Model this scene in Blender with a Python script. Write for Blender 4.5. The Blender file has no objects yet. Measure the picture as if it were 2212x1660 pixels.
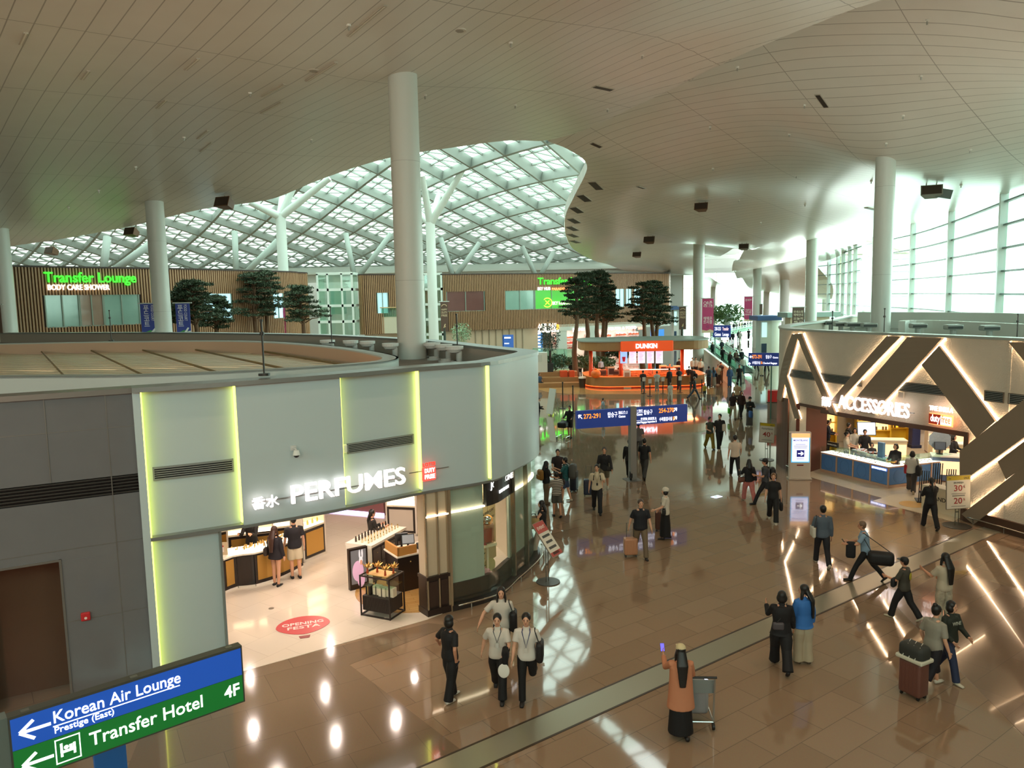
import bpy, math, random
from mathutils import Matrix, Vector
R = math.radians
SC = bpy.context.scene
COL = SC.collection
random.seed(7)

# ------------------------------------------------------------------ camera
CAM = Vector((0, 0, 7.6)); FPX = 1660.0; IW, IH = 2212, 1660
CAMROT = Matrix.Rotation(R(90 - 6.4), 3, 'X') @ Matrix.Rotation(R(-1.17), 3, 'Z')
cd = bpy.data.cameras.new('camera'); cam = bpy.data.objects.new('camera', cd); COL.objects.link(cam)
cd.sensor_fit = 'HORIZONTAL'; cd.sensor_width = 36; cd.lens = 36 * FPX / IW; cd.clip_end = 600
cam.matrix_world = Matrix.Translation(CAM) @ CAMROT.to_4x4()
SC.camera = cam
def ray(x, y): return CAMROT @ Vector(((x - IW / 2) / FPX, -(y - IH / 2) / FPX, -1))
def at(x, y, z=0.0):
    """photo pixel -> point of the horizontal plane z"""
    d = ray(x, y); return CAM + d * ((z - CAM.z) / d.z)
def atY(x, y, Y):
    """photo pixel -> point at depth Y"""
    d = ray(x, y); return CAM + d * (Y / d.y)

# ------------------------------------------------------------------ light, exposure
SC.view_settings.view_transform = 'Standard'; SC.view_settings.look = 'None'
SC.view_settings.exposure = 0.0; SC.view_settings.gamma = 1.0; SC.view_settings.use_curve_mapping = False
cy = SC.cycles
cy.use_denoising = True; cy.adaptive_threshold = 0.02; cy.max_bounces = 6; cy.diffuse_bounces = 3; cy.glossy_bounces = 3
cy.transmission_bounces = 4; cy.transparent_max_bounces = 12; cy.caustics_reflective = False; cy.caustics_refractive = False
cy.sample_clamp_indirect = 6; cy.sample_clamp_direct = 0
W = bpy.data.worlds.new('sky'); SC.world = W; W.use_nodes = True
bg = W.node_tree.nodes['Background']; bg.inputs[0].default_value = (0.88, 1.0, 0.95, 1); bg.inputs[1].default_value = 2.6
MINT = (0.84, 1.0, 0.92); WARM = (1.0, 0.66, 0.42)
def area_light(name, loc, target, sx, sy, power, color):
    l = bpy.data.lights.new(name, 'AREA'); l.shape = 'RECTANGLE'; l.size = sx; l.size_y = sy; l.energy = power; l.color = color
    o = bpy.data.objects.new(name, l); COL.objects.link(o); o.location = loc
    o.rotation_euler = (Vector(target) - Vector(loc)).to_track_quat('-Z', 'Y').to_euler(); return o
def spot(name, loc, target, power, color, size=60, blend=0.6, rad=0.15):
    l = bpy.data.lights.new(name, 'SPOT'); l.energy = power; l.color = color; l.spot_size = R(size); l.spot_blend = blend; l.shadow_soft_size = rad
    o = bpy.data.objects.new(name, l); COL.objects.link(o); o.location = loc
    o.rotation_euler = (Vector(target) - Vector(loc)).to_track_quat('-Z', 'Y').to_euler(); return o
# daylight: outside the big window wall, above the skylight, outside the far windows
area_light('window_daylight', (52, 62, 11), (10, 40, 5), 75, 10, 25000, MINT)
area_light('skylight_daylight', (-15, 82, 40), (-10, 70, 0), 70, 45, 30000, MINT)
area_light('far_window_daylight', (45, 192, 8), (25, 100, 5), 90, 10, 120000, MINT)
area_light('back_fill_light', (0, -11.5, 14), (0, 10, 12), 60, 5, 2900, (0.72, 1.0, 1.0))  # added frontal fill from behind the viewer, for the fronts and columns
for lx, pw in ((-18, 4200), (-4, 1900), (10, 1500)):
    spot('warm_fill_light', (lx, -5, 8.2), (lx * 1.3, 16, 15.5), pw, (1, 0.52, 0.36), 140, 0.8, 0.3)  # added warm fill for the near ceiling, unseen behind the viewer
for lx, ly, pw in ((14.6, 27.5, 900), (18, 24.5, 700)):
    spot('roof_fill_light', (lx, ly, 5.6), (lx, ly + 2, 16), pw, (1, 0.82, 0.66), 150, 0.8, 0.25)  # added fill hidden on the shop roof to brighten the ceiling
# warm lamps of the hall ceiling
for lx, ly in ((-9, 9), (0, 14), (9, 12), (4, 24), (14, 16), (-2, 8)):
    spot('ceiling_lamp', (lx, ly, 14.6), (lx, ly, 0), 620, WARM, 100, 0.8, 0.06)

# ------------------------------------------------------------------ materials
def lin(c):
    if isinstance(c, str):
        c = c.lstrip('#'); c = [int(c[i:i + 2], 16) / 255 for i in (0, 2, 4)]
    return tuple((v / 12.92 if v <= 0.04045 else ((v + 0.055) / 1.055) ** 2.4) for v in c[:3])
MATS = {}
def mat(c, rough=0.5, metal=0.0, emit=0.0, spec=0.5, noise=0.0, nscale=8.0, bump=0.0, bscale=30.0, coat=0.0):
    key = (c, rough, metal, emit, spec, noise, nscale, bump, bscale, coat)
    if key in MATS: return MATS[key]
    m = bpy.data.materials.new('m_' + str(c).strip('#')); m.use_nodes = True
    nt = m.node_tree; b = nt.nodes['Principled BSDF']; col = (*lin(c), 1)
    b.inputs['Base Color'].default_value = col; b.inputs['Roughness'].default_value = rough
    b.inputs['Metallic'].default_value = metal; b.inputs['Specular IOR Level'].default_value = spec
    b.inputs['Coat Weight'].default_value = coat
    if emit: b.inputs['Emission Color'].default_value = col; b.inputs['Emission Strength'].default_value = emit
    if noise or bump:
        tc = nt.nodes.new('ShaderNodeTexCoord'); n = nt.nodes.new('ShaderNodeTexNoise'); nt.links.new(tc.outputs['Object'], n.inputs['Vector'])
        n.inputs['Scale'].default_value = nscale; n.inputs['Detail'].default_value = 4
        if noise:
            mx = nt.nodes.new('ShaderNodeMix'); mx.data_type = 'RGBA'
            mx.inputs[6].default_value = tuple(v * (1 - noise) for v in col[:3]) + (1,); mx.inputs[7].default_value = tuple(min(1, v * (1 + noise)) for v in col[:3]) + (1,)
            nt.links.new(n.outputs['Fac'], mx.inputs[0]); nt.links.new(mx.outputs[2], b.inputs['Base Color'])
        if bump:
            n2 = nt.nodes.new('ShaderNodeTexNoise'); n2.inputs['Scale'].default_value = bscale; nt.links.new(tc.outputs['Object'], n2.inputs['Vector'])
            bp = nt.nodes.new('ShaderNodeBump'); bp.inputs['Strength'].default_value = bump; bp.inputs['Distance'].default_value = 0.03
            nt.links.new(n2.outputs['Fac'], bp.inputs['Height']); nt.links.new(bp.outputs[0], b.inputs['Normal'])
    MATS[key] = m; return m
def glow(c, s=4.0): return mat(c, 0.5, 0, s)
def glassmat(tint='#e8fff4', gl=0.1, clear=0.9):
    key = ('glass', tint, gl, clear)
    if key in MATS: return MATS[key]
    m = bpy.data.materials.new('m_glass'); m.use_nodes = True; nt = m.node_tree
    for n in list(nt.nodes): nt.nodes.remove(n)
    o = nt.nodes.new('ShaderNodeOutputMaterial'); t = nt.nodes.new('ShaderNodeBsdfTransparent'); g = nt.nodes.new('ShaderNodeBsdfGlossy'); d = nt.nodes.new('ShaderNodeBsdfTranslucent')
    t.inputs[0].default_value = (*lin(tint), 1); g.inputs[1].default_value = 0.03; d.inputs[0].default_value = (*lin(tint), 1)
    a = nt.nodes.new('ShaderNodeMixShader'); b = nt.nodes.new('ShaderNodeMixShader'); a.inputs[0].default_value = gl; b.inputs[0].default_value = clear
    nt.links.new(d.outputs[0], b.inputs[1]); nt.links.new(t.outputs[0], b.inputs[2]); nt.links.new(b.outputs[0], a.inputs[1]); nt.links.new(g.outputs[0], a.inputs[2]); nt.links.new(a.outputs[0], o.inputs[0])
    MATS[key] = m; return m

# ------------------------------------------------------------------ mesh builder
class MB:
    def __init__(s): s.v = []; s.f = []; s.mi = []
    def add(s, vs, fs, m=0, T=None):
        o = len(s.v)
        s.v += [tuple(T @ Vector(p)) for p in vs] if T is not None else [tuple(p) for p in vs]
        s.f += [tuple(i + o for i in f) for f in fs]; s.mi += [m] * len(fs); return s
    def box(s, x0, x1, y0, y1, z0, z1, m=0, T=None):
        return s.add([(x0, y0, z0), (x1, y0, z0), (x1, y1, z0), (x0, y1, z0), (x0, y0, z1), (x1, y0, z1), (x1, y1, z1), (x0, y1, z1)],
                     [(3, 2, 1, 0), (4, 5, 6, 7), (0, 1, 5, 4), (1, 2, 6, 5), (2, 3, 7, 6), (3, 0, 4, 7)], m, T)
    def cbox(s, c, d, m=0, T=None):
        return s.box(c[0] - d[0] / 2, c[0] + d[0] / 2, c[1] - d[1] / 2, c[1] + d[1] / 2, c[2] - d[2] / 2, c[2] + d[2] / 2, m, T)
    def loft(s, rings, m=0, caps=True, T=None):
        n = len(rings[0]); vs = [p for r in rings for p in r]; fs = []
        for i in range(len(rings) - 1):
            for j in range(n):
                k = (j + 1) % n; fs.append((i * n + j, i * n + k, (i + 1) * n + k, (i + 1) * n + j))
        if caps: fs.append(tuple(range(n - 1, -1, -1))); b = (len(rings) - 1) * n; fs.append(tuple(range(b, b + n)))
        return s.add(vs, fs, m, T)
    def tube(s, pts, rad, n=8, m=0, caps=True, flat=1.0, T=None, up=None):
        """rad: number, list, or list of (rx, ry); flat squeezes the second axis"""
        pts = [Vector(p) for p in pts]; rings = []; prev = None
        for i, p in enumerate(pts):
            a = pts[max(0, i - 1)]; b = pts[min(len(pts) - 1, i + 1)]; d = (b - a).normalized()
            if prev is None:
                h = Vector(up) if up is not None else (Vector((1, 0, 0)) if abs(d.x) < 0.9 else Vector((0, 1, 0)))
            else: h = prev
            e1 = (h - d * h.dot(d)).normalized(); prev = e1; e2 = d.cross(e1)
            r = rad[i] if isinstance(rad, (list, tuple)) else rad
            rx, ry = r if isinstance(r, (list, tuple)) else (r, r * flat)
            rings.append([p + e1 * (rx * math.cos(2 * math.pi * k / n)) + e2 * (ry * math.sin(2 * math.pi * k / n)) for k in range(n)])
        return s.loft(rings, m, caps, T)
    def cyl(s, x, y, z0, z1, r, n=16, m=0, r2=None, T=None):
        r2 = r if r2 is None else r2
        return s.loft([[(x + q * math.cos(2 * math.pi * k / n), y + q * math.sin(2 * math.pi * k / n), z) for k in range(n)] for z, q in ((z0, r), (z1, r2))], m, True, T)
    def ball(s, c, r, nu=12, nv=8, m=0, T=None):
        rx, ry, rz = r if isinstance(r, (tuple, list)) else (r, r, r); rings = []
        for i in range(nv + 1):
            t = -math.pi / 2 + math.pi * (0.02 + 0.96 * i / nv)
            rings.append([(c[0] + rx * math.cos(t) * math.cos(2 * math.pi * k / nu), c[1] + ry * math.cos(t) * math.sin(2 * math.pi * k / nu), c[2] + rz * math.sin(t)) for k in range(nu)])
        return s.loft(rings, m, True, T)
    def prism(s, poly, z0, z1, m=0, T=None):
        n = len(poly); ar = sum(poly[i][0] * poly[(i + 1) % n][1] - poly[(i + 1) % n][0] * poly[i][1] for i in range(n))
        if ar < 0: poly = poly[::-1]
        return s.loft([[(p[0], p[1], z) for p in poly] for z in (z0, z1)], m, True, T)
    def rbox(s, c, d, r, m=0, T=None, n=4, rz=None):
        """box with rounded edges, c = centre, d = full size"""
        x, y, z = d[0] / 2, d[1] / 2, d[2] / 2; r = min(r, x * .99, y * .99, z * .99); rz = r if rz is None else rz; rings = []
        for sgn in (-1, 1):
            for i in range(n + 1):
                t = (i / n) * math.pi / 2 if sgn > 0 else (1 - i / n) * math.pi / 2
                zz = sgn * (z - rz + rz * math.sin(t)); q = r * math.cos(t); ring = []
                for (cx, cy_, a0) in ((x - r, y - r, 0), (-x + r, y - r, 90), (-x + r, -y + r, 180), (x - r, -y + r, 270)):
                    for k in range(n + 1):
                        a = R(a0 + 90 * k / n); ring.append((c[0] + cx + q * math.cos(a), c[1] + cy_ + q * math.sin(a), c[2] + zz))
                rings.append(ring)
        return s.loft(rings, m, True, T)
    def build(s, name, mats, parent=None, smooth=False, loc=None):
        me = bpy.data.meshes.new(name); me.from_pydata(s.v, [], s.f)
        for m in (mats if isinstance(mats, (list, tuple)) else [mats]): me.materials.append(m)
        if any(s.mi): me.polygons.foreach_set('material_index', s.mi)
        if smooth: me.polygons.foreach_set('use_smooth', [True] * len(s.f))
        me.update(); o = bpy.data.objects.new(name, me); COL.objects.link(o)
        if parent is not None: o.parent = parent
        if loc is not None: o.location = loc
        return o
def smooth_angle(o, deg=40):
    m = o.data; m.polygons.foreach_set('use_smooth', [True] * len(m.polygons))
    try: m.set_sharp_from_angle(angle=R(deg))
    except Exception: pass
    return o
def tag(o, label=None, cat=None, group=None, kind=None):
    if label: o['label'] = label
    if cat: o['category'] = cat
    if group: o['group'] = group
    if kind: o['kind'] = kind
    return o
def thing(name, label, cat, loc=(0, 0, 0), rz=0, group=None):
    o = bpy.data.objects.new(name, None); COL.objects.link(o); o.location = loc; o.rotation_euler = (0, 0, rz); o.empty_display_size = 0.2
    return tag(o, label, cat, group)
def struct(o, label=None): return tag(o, label, None, None, 'structure')
def copy_tree(o, parent=None, loc=None, rz=None):
    c = o.copy(); COL.objects.link(c); c.parent = parent
    if loc is not None: c.location = loc
    if rz is not None: c.rotation_euler = (0, 0, rz)
    for ch in list(o.children): copy_tree(ch, c)
    return c
# ------------------------------------------------------------------ lettering
def text(body, size, m, parent=None, M=None, extrude=0.01, align='LEFT', bold=0.0, name='lettering', sx=1.0, width=None):
    """letters in the local XY plane of M, baseline at its origin; width squeezes to a given length"""
    c = bpy.data.curves.new(name, 'FONT'); c.body = body; c.size = size; c.extrude = extrude; c.align_x = align; c.offset = bold * size
    c.resolution_u = 3; c.materials.append(m)
    o = bpy.data.objects.new(name, c); COL.objects.link(o)
    dg = bpy.context.evaluated_depsgraph_get()
    me = bpy.data.meshes.new_from_object(o.evaluated_get(dg)); bpy.data.objects.remove(o); bpy.data.curves.remove(c)
    if width and len(me.vertices):
        xs = [v.co.x for v in me.vertices]; sx = width / max(1e-6, max(xs) - min(xs))
    if sx != 1.0: me.transform(Matrix.Diagonal((sx, 1, 1, 1)))
    me.name = name; ob = bpy.data.objects.new(name, me); COL.objects.link(ob)
    if parent is not None: ob.parent = parent
    if M is not None: ob.matrix_local = M
    return ob
def frame(o, xdir, up=(0, 0, 1)):
    """matrix whose X runs along xdir and whose Z (letter front) is xdir x up"""
    x = Vector(xdir).normalized(); u = Vector(up); y = (u - x * u.dot(x)).normalized(); z = x.cross(y)
    return Matrix(((x.x, y.x, z.x, o[0]), (x.y, y.y, z.y, o[1]), (x.z, y.z, z.z, o[2]), (0, 0, 0, 1)))
# ------------------------------------------------------------------ plan curves
class Curve:
    """smooth plan curve through points; s = arc length"""
    def __init__(c, pts, sub=8):
        P = [Vector((p[0], p[1])) for p in pts]; out = []
        for i in range(len(P) - 1):
            a, b, d, e = P[max(0, i - 1)], P[i], P[i + 1], P[min(len(P) - 1, i + 2)]
            for k in range(sub):
                t = k / sub; out.append(0.5 * ((2 * b) + (d - a) * t + (2 * a - 5 * b + 4 * d - e) * t * t + (3 * b - a - 3 * d + e) * t ** 3))
        out.append(P[-1]); c.p = out; c.s = [0]
        for i in range(1, len(out)): c.s.append(c.s[-1] + (out[i] - out[i - 1]).length)
        c.L = c.s[-1]
    def pos(c, s, off=0.0):
        """point at s moved off to the right-hand side of travel"""
        i = 0
        while i < len(c.s) - 2 and c.s[i + 1] < s: i += 1
        seg = c.s[i + 1] - c.s[i]; t = (s - c.s[i]) / seg; a, b = c.p[i], c.p[i + 1]
        def nrm(k):
            q0 = c.p[max(0, k - 1)]; q1 = c.p[min(len(c.p) - 1, k + 1)]; d = (q1 - q0).normalized(); return Vector((d.y, -d.x))
        n = (nrm(i) * (1 - min(1, max(0, t))) + nrm(i + 1) * min(1, max(0, t))).normalized()
        return a + (b - a) * t + n * off
    def tan(c, s):
        d = c.pos(min(c.L, s + 0.05)) - c.pos(max(0, s - 0.05)); return d.normalized()
    def near(c, x, y):
        best = min(range(len(c.p)), key=lambda k: (c.p[k].x - x) ** 2 + (c.p[k].y - y) ** 2); return c.s[best]
    def hit(c, px, py):
        """photo pixel -> (s, z) where its ray meets the vertical wall over the curve"""
        d = ray(px, py); best = None
        for i in range(len(c.p) - 1):
            a, b = c.p[i], c.p[i + 1]; e = b - a; den = d.x * e.y - d.y * e.x
            if abs(den) < 1e-9: continue
            t = (a.x * e.y - a.y * e.x) / den; u = (a.x * d.y - a.y * d.x) / den
            lo = -0.5 if i == 0 else -1e-6; hi = 1.5 if i == len(c.p) - 2 else 1 + 1e-6
            if t > 0 and lo <= u <= hi and (best is None or t < best[0]): best = (t, c.s[i] + u * (c.s[i + 1] - c.s[i]))
        return (best[1], CAM.z + best[0] * d.z) if best else None
def slab(mb, cv, s0, s1, z0, z1, o0, o1, m=0, step=0.3, zf=None):
    """wall piece between offsets o0 < o1 (o1 = outside); zf(s) may give (z0, z1)"""
    n = max(1, int(math.ceil((s1 - s0) / step))); rings = []
    for i in range(n + 1):
        s = s0 + (s1 - s0) * i / n; a, b = cv.pos(s, o0), cv.pos(s, o1); q0, q1 = zf(s) if zf else (z0, z1)
        rings.append([(a.x, a.y, q0), (a.x, a.y, q1), (b.x, b.y, q1), (b.x, b.y, q0)])
    return mb.loft(rings, m)
# ================================================================== the setting
import numpy as np
WHITE = mat('#dedcd2', 0.45); PAINT = mat('#cfd3cc', 0.4, bump=0.02, bscale=3)
def nodes_mat(name):
    m = bpy.data.materials.new(name); m.use_nodes = True; return m, m.node_tree, m.node_tree.nodes['Principled BSDF']
def tilemat(name, c1, c2, cm, bw, bh, ang, rough=0.06, mortar=0.006, speck=0.12, off=0.5):
    m, nt, b = nodes_mat(name); L = nt.links.new
    tc = nt.nodes.new('ShaderNodeTexCoord'); mp = nt.nodes.new('ShaderNodeMapping'); br = nt.nodes.new('ShaderNodeTexBrick')
    mp.inputs['Rotation'].default_value = (0, 0, R(-ang)); L(tc.outputs['Object'], mp.inputs[0]); L(mp.outputs[0], br.inputs['Vector'])
    br.offset = off; br.inputs['Color1'].default_value = (*lin(c1), 1); br.inputs['Color2'].default_value = (*lin(c2), 1); br.inputs['Mortar'].default_value = (*lin(cm), 1)
    br.inputs['Scale'].default_value = 1; br.inputs['Mortar Size'].default_value = mortar; br.inputs['Brick Width'].default_value = bw; br.inputs['Row Height'].default_value = bh
    br.inputs['Mortar Smooth'].default_value = 0.1
    n = nt.nodes.new('ShaderNodeTexNoise'); n.inputs['Scale'].default_value = 55; n.inputs['Detail'].default_value = 3; L(tc.outputs['Object'], n.inputs['Vector'])
    mx = nt.nodes.new('ShaderNodeMix'); mx.data_type = 'RGBA'; mx.blend_type = 'OVERLAY'; mx.inputs[0].default_value = speck
    L(br.outputs['Color'], mx.inputs[6]); L(n.outputs['Color'], mx.inputs[7]); L(mx.outputs[2], b.inputs['Base Color'])
    n2 = nt.nodes.new('ShaderNodeTexNoise'); n2.inputs['Scale'].default_value = 1.3; L(tc.outputs['Object'], n2.inputs['Vector'])
    bp = nt.nodes.new('ShaderNodeBump'); bp.inputs['Strength'].default_value = 0.014; bp.inputs['Distance'].default_value = 0.1; L(n2.outputs['Fac'], bp.inputs['Height']); L(bp.outputs[0], b.inputs['Normal'])
    b.inputs['Roughness'].default_value = rough; b.inputs['Specular IOR Level'].default_value = 0.6; b.inputs['Coat Weight'].default_value = 0.5; b.inputs['Coat Roughness'].default_value = 0.03
    return m
FLOORM = tilemat('granite', '#967d66', '#8e755e', '#6a5b4c', 1.3, 0.65, 35.8)
fb = MB(); fb.box(-95, 120, -12, 200, -0.2, 0); struct(fb.build('floor', FLOORM), 'polished beige granite floor of the hall')
def zone(name, pix, m, z=0.004, label=None):
    P = [at(*p) for p in pix]; mb = MB(); mb.prism([(p.x, p.y) for p in P], -0.05, z); return struct(mb.build(name, m), label)
zone('floor_threshold', [(495, 1458), (925, 1347), (975, 1352), (755, 1437), (1005, 1628), (990, 1720), (200, 1850), (315, 1560)], tilemat('dark_stone', '#7f6b57', '#7a6652', '#68594a', 1.2, 1.2, 30, 0.1), 0.004, 'darker stone floor before the perfume shop')
zone('floor_forecourt', [(1695, 1032), (1650, 1122), (1885, 1247), (2130, 1150), (2080, 1112)], tilemat('brown_stone', '#93795f', '#8e745c', '#7d6a58', 1.8, 0.9, 35.8, 0.1), 0.004, 'brown stone floor before the accessories shop')
zone('floor_side', [(1925, 1300), (2045, 1232), (2300, 1300), (2300, 1680)], tilemat('red_stone', '#7d6656', '#796250', '#6e5b4d', 1.8, 0.9, 35.8, 0.12), 0.004, 'reddish stone floor beside the metal joint')
# metal expansion joint with two dark edges
A0, A1 = Vector((-4.6, 9.2)), Vector((14.75, 23.45)); dv = (A1 - A0).normalized(); nv = Vector((-dv.y, dv.x))
def band(name, a, b, o0, o1, z, m, label):
    d = (b - a).normalized(); n = Vector((-d.y, d.x)); q = [a + n * o0, b + n * o0, b + n * o1, a + n * o1]
    mb = MB(); mb.prism([(p.x, p.y) for p in q], -0.05, z); return struct(mb.build(name, m), label)
band('trim_1', A0, A1, -0.30, 0.30, 0.006, mat('#a5a08c', 0.3, 0.6), 'brushed metal floor joint')
for k, o in ((2, -0.34), (3, 0.30)): band('trim_%d' % k, A0, A1, o, o + 0.045, 0.008, mat('#3b2c1d', 0.4), 'dark edge of the metal floor joint')
band('trim_4', A1, A1 + Vector((2.2, 0.9)), -0.30, 0.30, 0.006, mat('#a5a08c', 0.3, 0.6), 'bend of the metal floor joint')

# ------------------------------------------------------------------ undulating plank ceiling
def ceilmat():
    m, nt, b = nodes_mat('ceiling_planks'); L = nt.links.new
    tc = nt.nodes.new('ShaderNodeTexCoord')
    def line(direction, period, w):
        d = nt.nodes.new('ShaderNodeVectorMath'); d.operation = 'DOT_PRODUCT'; d.inputs[1].default_value = direction; L(tc.outputs['Object'], d.inputs[0])
        a = nt.nodes.new('ShaderNodeMath'); a.operation = 'DIVIDE'; a.inputs[1].default_value = period; L(d.outputs['Value'], a.inputs[0])
        f = nt.nodes.new('ShaderNodeMath'); f.operation = 'FRACT'; L(a.outputs[0], f.inputs[0])
        c = nt.nodes.new('ShaderNodeMath'); c.operation = 'LESS_THAN'; c.inputs[1].default_value = w; L(f.outputs[0], c.inputs[0]); return c
    l1 = line((0.763, 0.646, 0), 0.62, 0.055); l2 = line((-0.646, 0.763, 0), 6.2, 0.006)
    mx = nt.nodes.new('ShaderNodeMath'); mx.operation = 'MAXIMUM'; L(l1.outputs[0], mx.inputs[0]); L(l2.outputs[0], mx.inputs[1])
    n = nt.nodes.new('ShaderNodeTexNoise'); n.inputs['Scale'].default_value = 0.8; L(tc.outputs['Object'], n.inputs['Vector'])
    base = nt.nodes.new('ShaderNodeMix'); base.data_type = 'RGBA'; base.inputs[6].default_value = (*lin('#d2cdc2'), 1); base.inputs[7].default_value = (*lin('#dcd8ce'), 1); L(n.outputs['Fac'], base.inputs[0])
    c = nt.nodes.new('ShaderNodeMix'); c.data_type = 'RGBA'; c.inputs[7].default_value = (*lin('#a39d93'), 1); L(base.outputs[2], c.inputs[6]); L(mx.outputs[0], c.inputs[0])
    L(c.outputs[2], b.inputs['Base Color']); b.inputs['Roughness'].default_value = 0.33; return m
CEILM = ceilmat()
def rbf(P, w=0.0):
    P = np.array(P, float); X = P[:, :2] / 50; n = len(X)
    def phi(r2): return 0.5 * r2 * np.log(r2 + 1e-12)
    K = phi(((X[:, None] - X[None]) ** 2).sum(2)) + w * np.eye(n); Q = np.c_[np.ones(n), X]
    A = np.block([[K, Q], [Q.T, np.zeros((3, 3))]]); s = np.linalg.solve(A, np.r_[P[:, 2], np.zeros(3)])
    def f(x, y):
        q = np.array([x, y]) / 50; r2 = ((X - q) ** 2).sum(1); return float(phi(r2) @ s[:n] + s[n] + s[n + 1:] @ q)
    return f
def pts(L): return [tuple(atY(*p)) for p in L]
def resample(P, n):
    P = [Vector(p[:2]) for p in P]; s = [0]
    for i in range(1, len(P)): s.append(s[-1] + (P[i] - P[i - 1]).length)
    out = []
    for k in range(n):
        t = s[-1] * k / (n - 1); i = 0
        while i < len(P) - 2 and s[i + 1] < t: i += 1
        out.append(P[i].lerp(P[i + 1], (t - s[i]) / max(1e-9, s[i + 1] - s[i])))
    return out
def interp(P, n):
    """n points with equal index steps (keeps anchors paired)"""
    out = []
    for k in range(n):
        t = (len(P) - 1) * k / (n - 1); i = min(int(t), len(P) - 2); out.append(Vector(P[i][:2]).lerp(Vector(P[i + 1][:2]), t - i))
    return out
def smooth_pts(P, sub=4):
    c = Curve(P, sub); return [tuple(p) for p in c.p]
# near lobe
EA = pts([(-220, 560, 62), (0, 535, 58), (160, 512, 56), (300, 485, 54), (450, 450, 50), (575, 433, 48), (640, 410, 46), (700, 385, 45), (845, 340, 43.5), (1000, 316, 43), (1110, 303, 43.6), (1180, 304, 44)])
RG = pts([(1260, 282, 41.5), (1380, 226, 37), (1500, 170, 33), (1680, 84, 28.8), (1870, -2, 25), (2080, -90, 21.5)])
COLA = [(-3.66, 28.3), (-21.2, 47.0)]
def colz(px, py, p): return CAM.z + ray(px, py).z * p[1] / ray(px, py).y
CA = EA + RG + [(*COLA[0], colz(873, 168, COLA[0])), (*COLA[1], colz(340, 436, COLA[1])), (0, 0, 16.0), (-30, 20, 13.6), (-15, 10, 15.2), (15, 8, 17.2), (-44, 8, 12.4), (22, -6, 17.8), (-40, 45, 12.0), (0, 20, 16.3), (-10, -6, 15.4), (6, 30, 16.9), (-12, 30, 15.2)]
fA = rbf(CA, 1e-4)
far = resample(smooth_pts([p[:2] for p in EA + RG], 6), 90); near = resample([(-46, 6), (-40, -9), (0, -9), (26, -9), (26, 6)], 90)
mb = MB(); NR = 26; vs = []
for i in range(NR + 1):
    for k in range(90):
        q = far[k].lerp(near[k], i / NR); vs.append((q.x, q.y, fA(q.x, q.y)))
fs = [(i * 90 + k, i * 90 + k + 1, (i + 1) * 90 + k + 1, (i + 1) * 90 + k) for i in range(NR) for k in range(89)]
mb.add(vs, fs)
top = [(p.x, p.y, fA(p.x, p.y) + 0.9) for p in far[:66]]        # rolled lip of the near lobe's edge
mb.add([vs[k] for k in range(66)] + top, [(k, k + 1, 66 + k + 1, 66 + k) for k in range(65)])
struct(mb.build('ceiling', CEILM, smooth=True), 'low sweeping lobe of the white plank ceiling')
# window wall line in plan
WALLW = [(17.6, -9), (19.5, 17), (22.3, 26), (25.3, 35), (28.6, 45), (33.0, 58), (36.4, 70), (38.8, 84.6), (41.7, 95), (43.7, 102), (44.3, 106), (44.3, 112)]
WTOP = [16.4, 14.6, 13.9, 13.3, 12.95, 13.3, 13.5, 13.0, 12.8, 12.4, 11.9, 11.6]
# far lobe
LB = pts([(2080, -105, 24.5), (1870, -15, 28), (1680, 72, 32.5), (1500, 160, 37), (1370, 220, 41), (1240, 280, 45), (1182, 302, 46), (1225, 322, 47), (1262, 346, 49), (1266, 372, 52), (1240, 425, 57), (1221, 468, 62), (1221, 505, 68)])
RBp = [WALLW[1], (20.7, 20.5), (21.9, 24.5), WALLW[2], (23.8, 30.5), WALLW[3], (26.6, 39), WALLW[4], (30, 49), (31.4, 53), WALLW[5], (34.7, 64), WALLW[6]]
LB2 = pts([(1221, 505, 68), (1235, 535, 76), (1260, 552, 83), (1290, 566, 92), (1345, 584, 108), (1400, 593, 122), (1450, 600, 130)])
RB2 = [Vector(WALLW[6])] + [Vector(p[:2]) for p in pts([(1650, 527, 72), (1585, 536, 82), (1521, 556, 95), (1512, 572, 105), (1519, 593, 118), (1523, 598, 124)])]
TIP = Vector(LB2[0][:2]).lerp(Vector(WALLW[6]), .58); RB2[0] = TIP
LC = [(TIP.x, TIP.y, atY(1660, 524, TIP.y).z)] + pts([(1625, 540, 77), (1597, 560, 86), (1581, 585, 98), (1592, 602, 112), (1614, 618, 130), (1643, 632, 150)])
RC = [Vector(WALLW[6]), Vector(WALLW[7]), Vector(WALLW[8]), Vector(WALLW[9]), Vector(WALLW[11])] + [Vector(p[:2]) for p in pts([(1798, 640, 122), (1797, 646, 130)])]
LD = pts([(1519, 593, 118), (1558, 614, 135), (1590, 624, 147), (1623, 631, 160), (1643, 634, 170)])
RD = pts([(1430, 604, 135), (1490, 618, 150), (1540, 628, 165), (1600, 637, 185), (1640, 641, 190)])
CB = LB + LB2[1:] + [p for p in LC] + LD + RD + pts([(1521, 556, 95), (1585, 536, 82), (1739, 643, 140), (1797, 646, 130)]) + [(*WALLW[k], WTOP[k]) for k in range(1, 12)] + \
    [(18.2, 37.9, colz(1915, 348, (18.2, 37.9))), (19.95, 81.9, colz(1508, 520, (19.95, 81.9))), (29.2, 75, colz(1752, 517, (29.2, 75))), (34, 106.5, colz(1635, 578, (34, 106.5)))] + \
    pts([(2000, 200, 32), (2212, 250, 32), (1700, 300, 41), (1400, 400, 52), (2212, 40, 25), (1500, 420, 56)])
fB = rbf(CB, 1e-4)
mb = MB()
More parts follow.
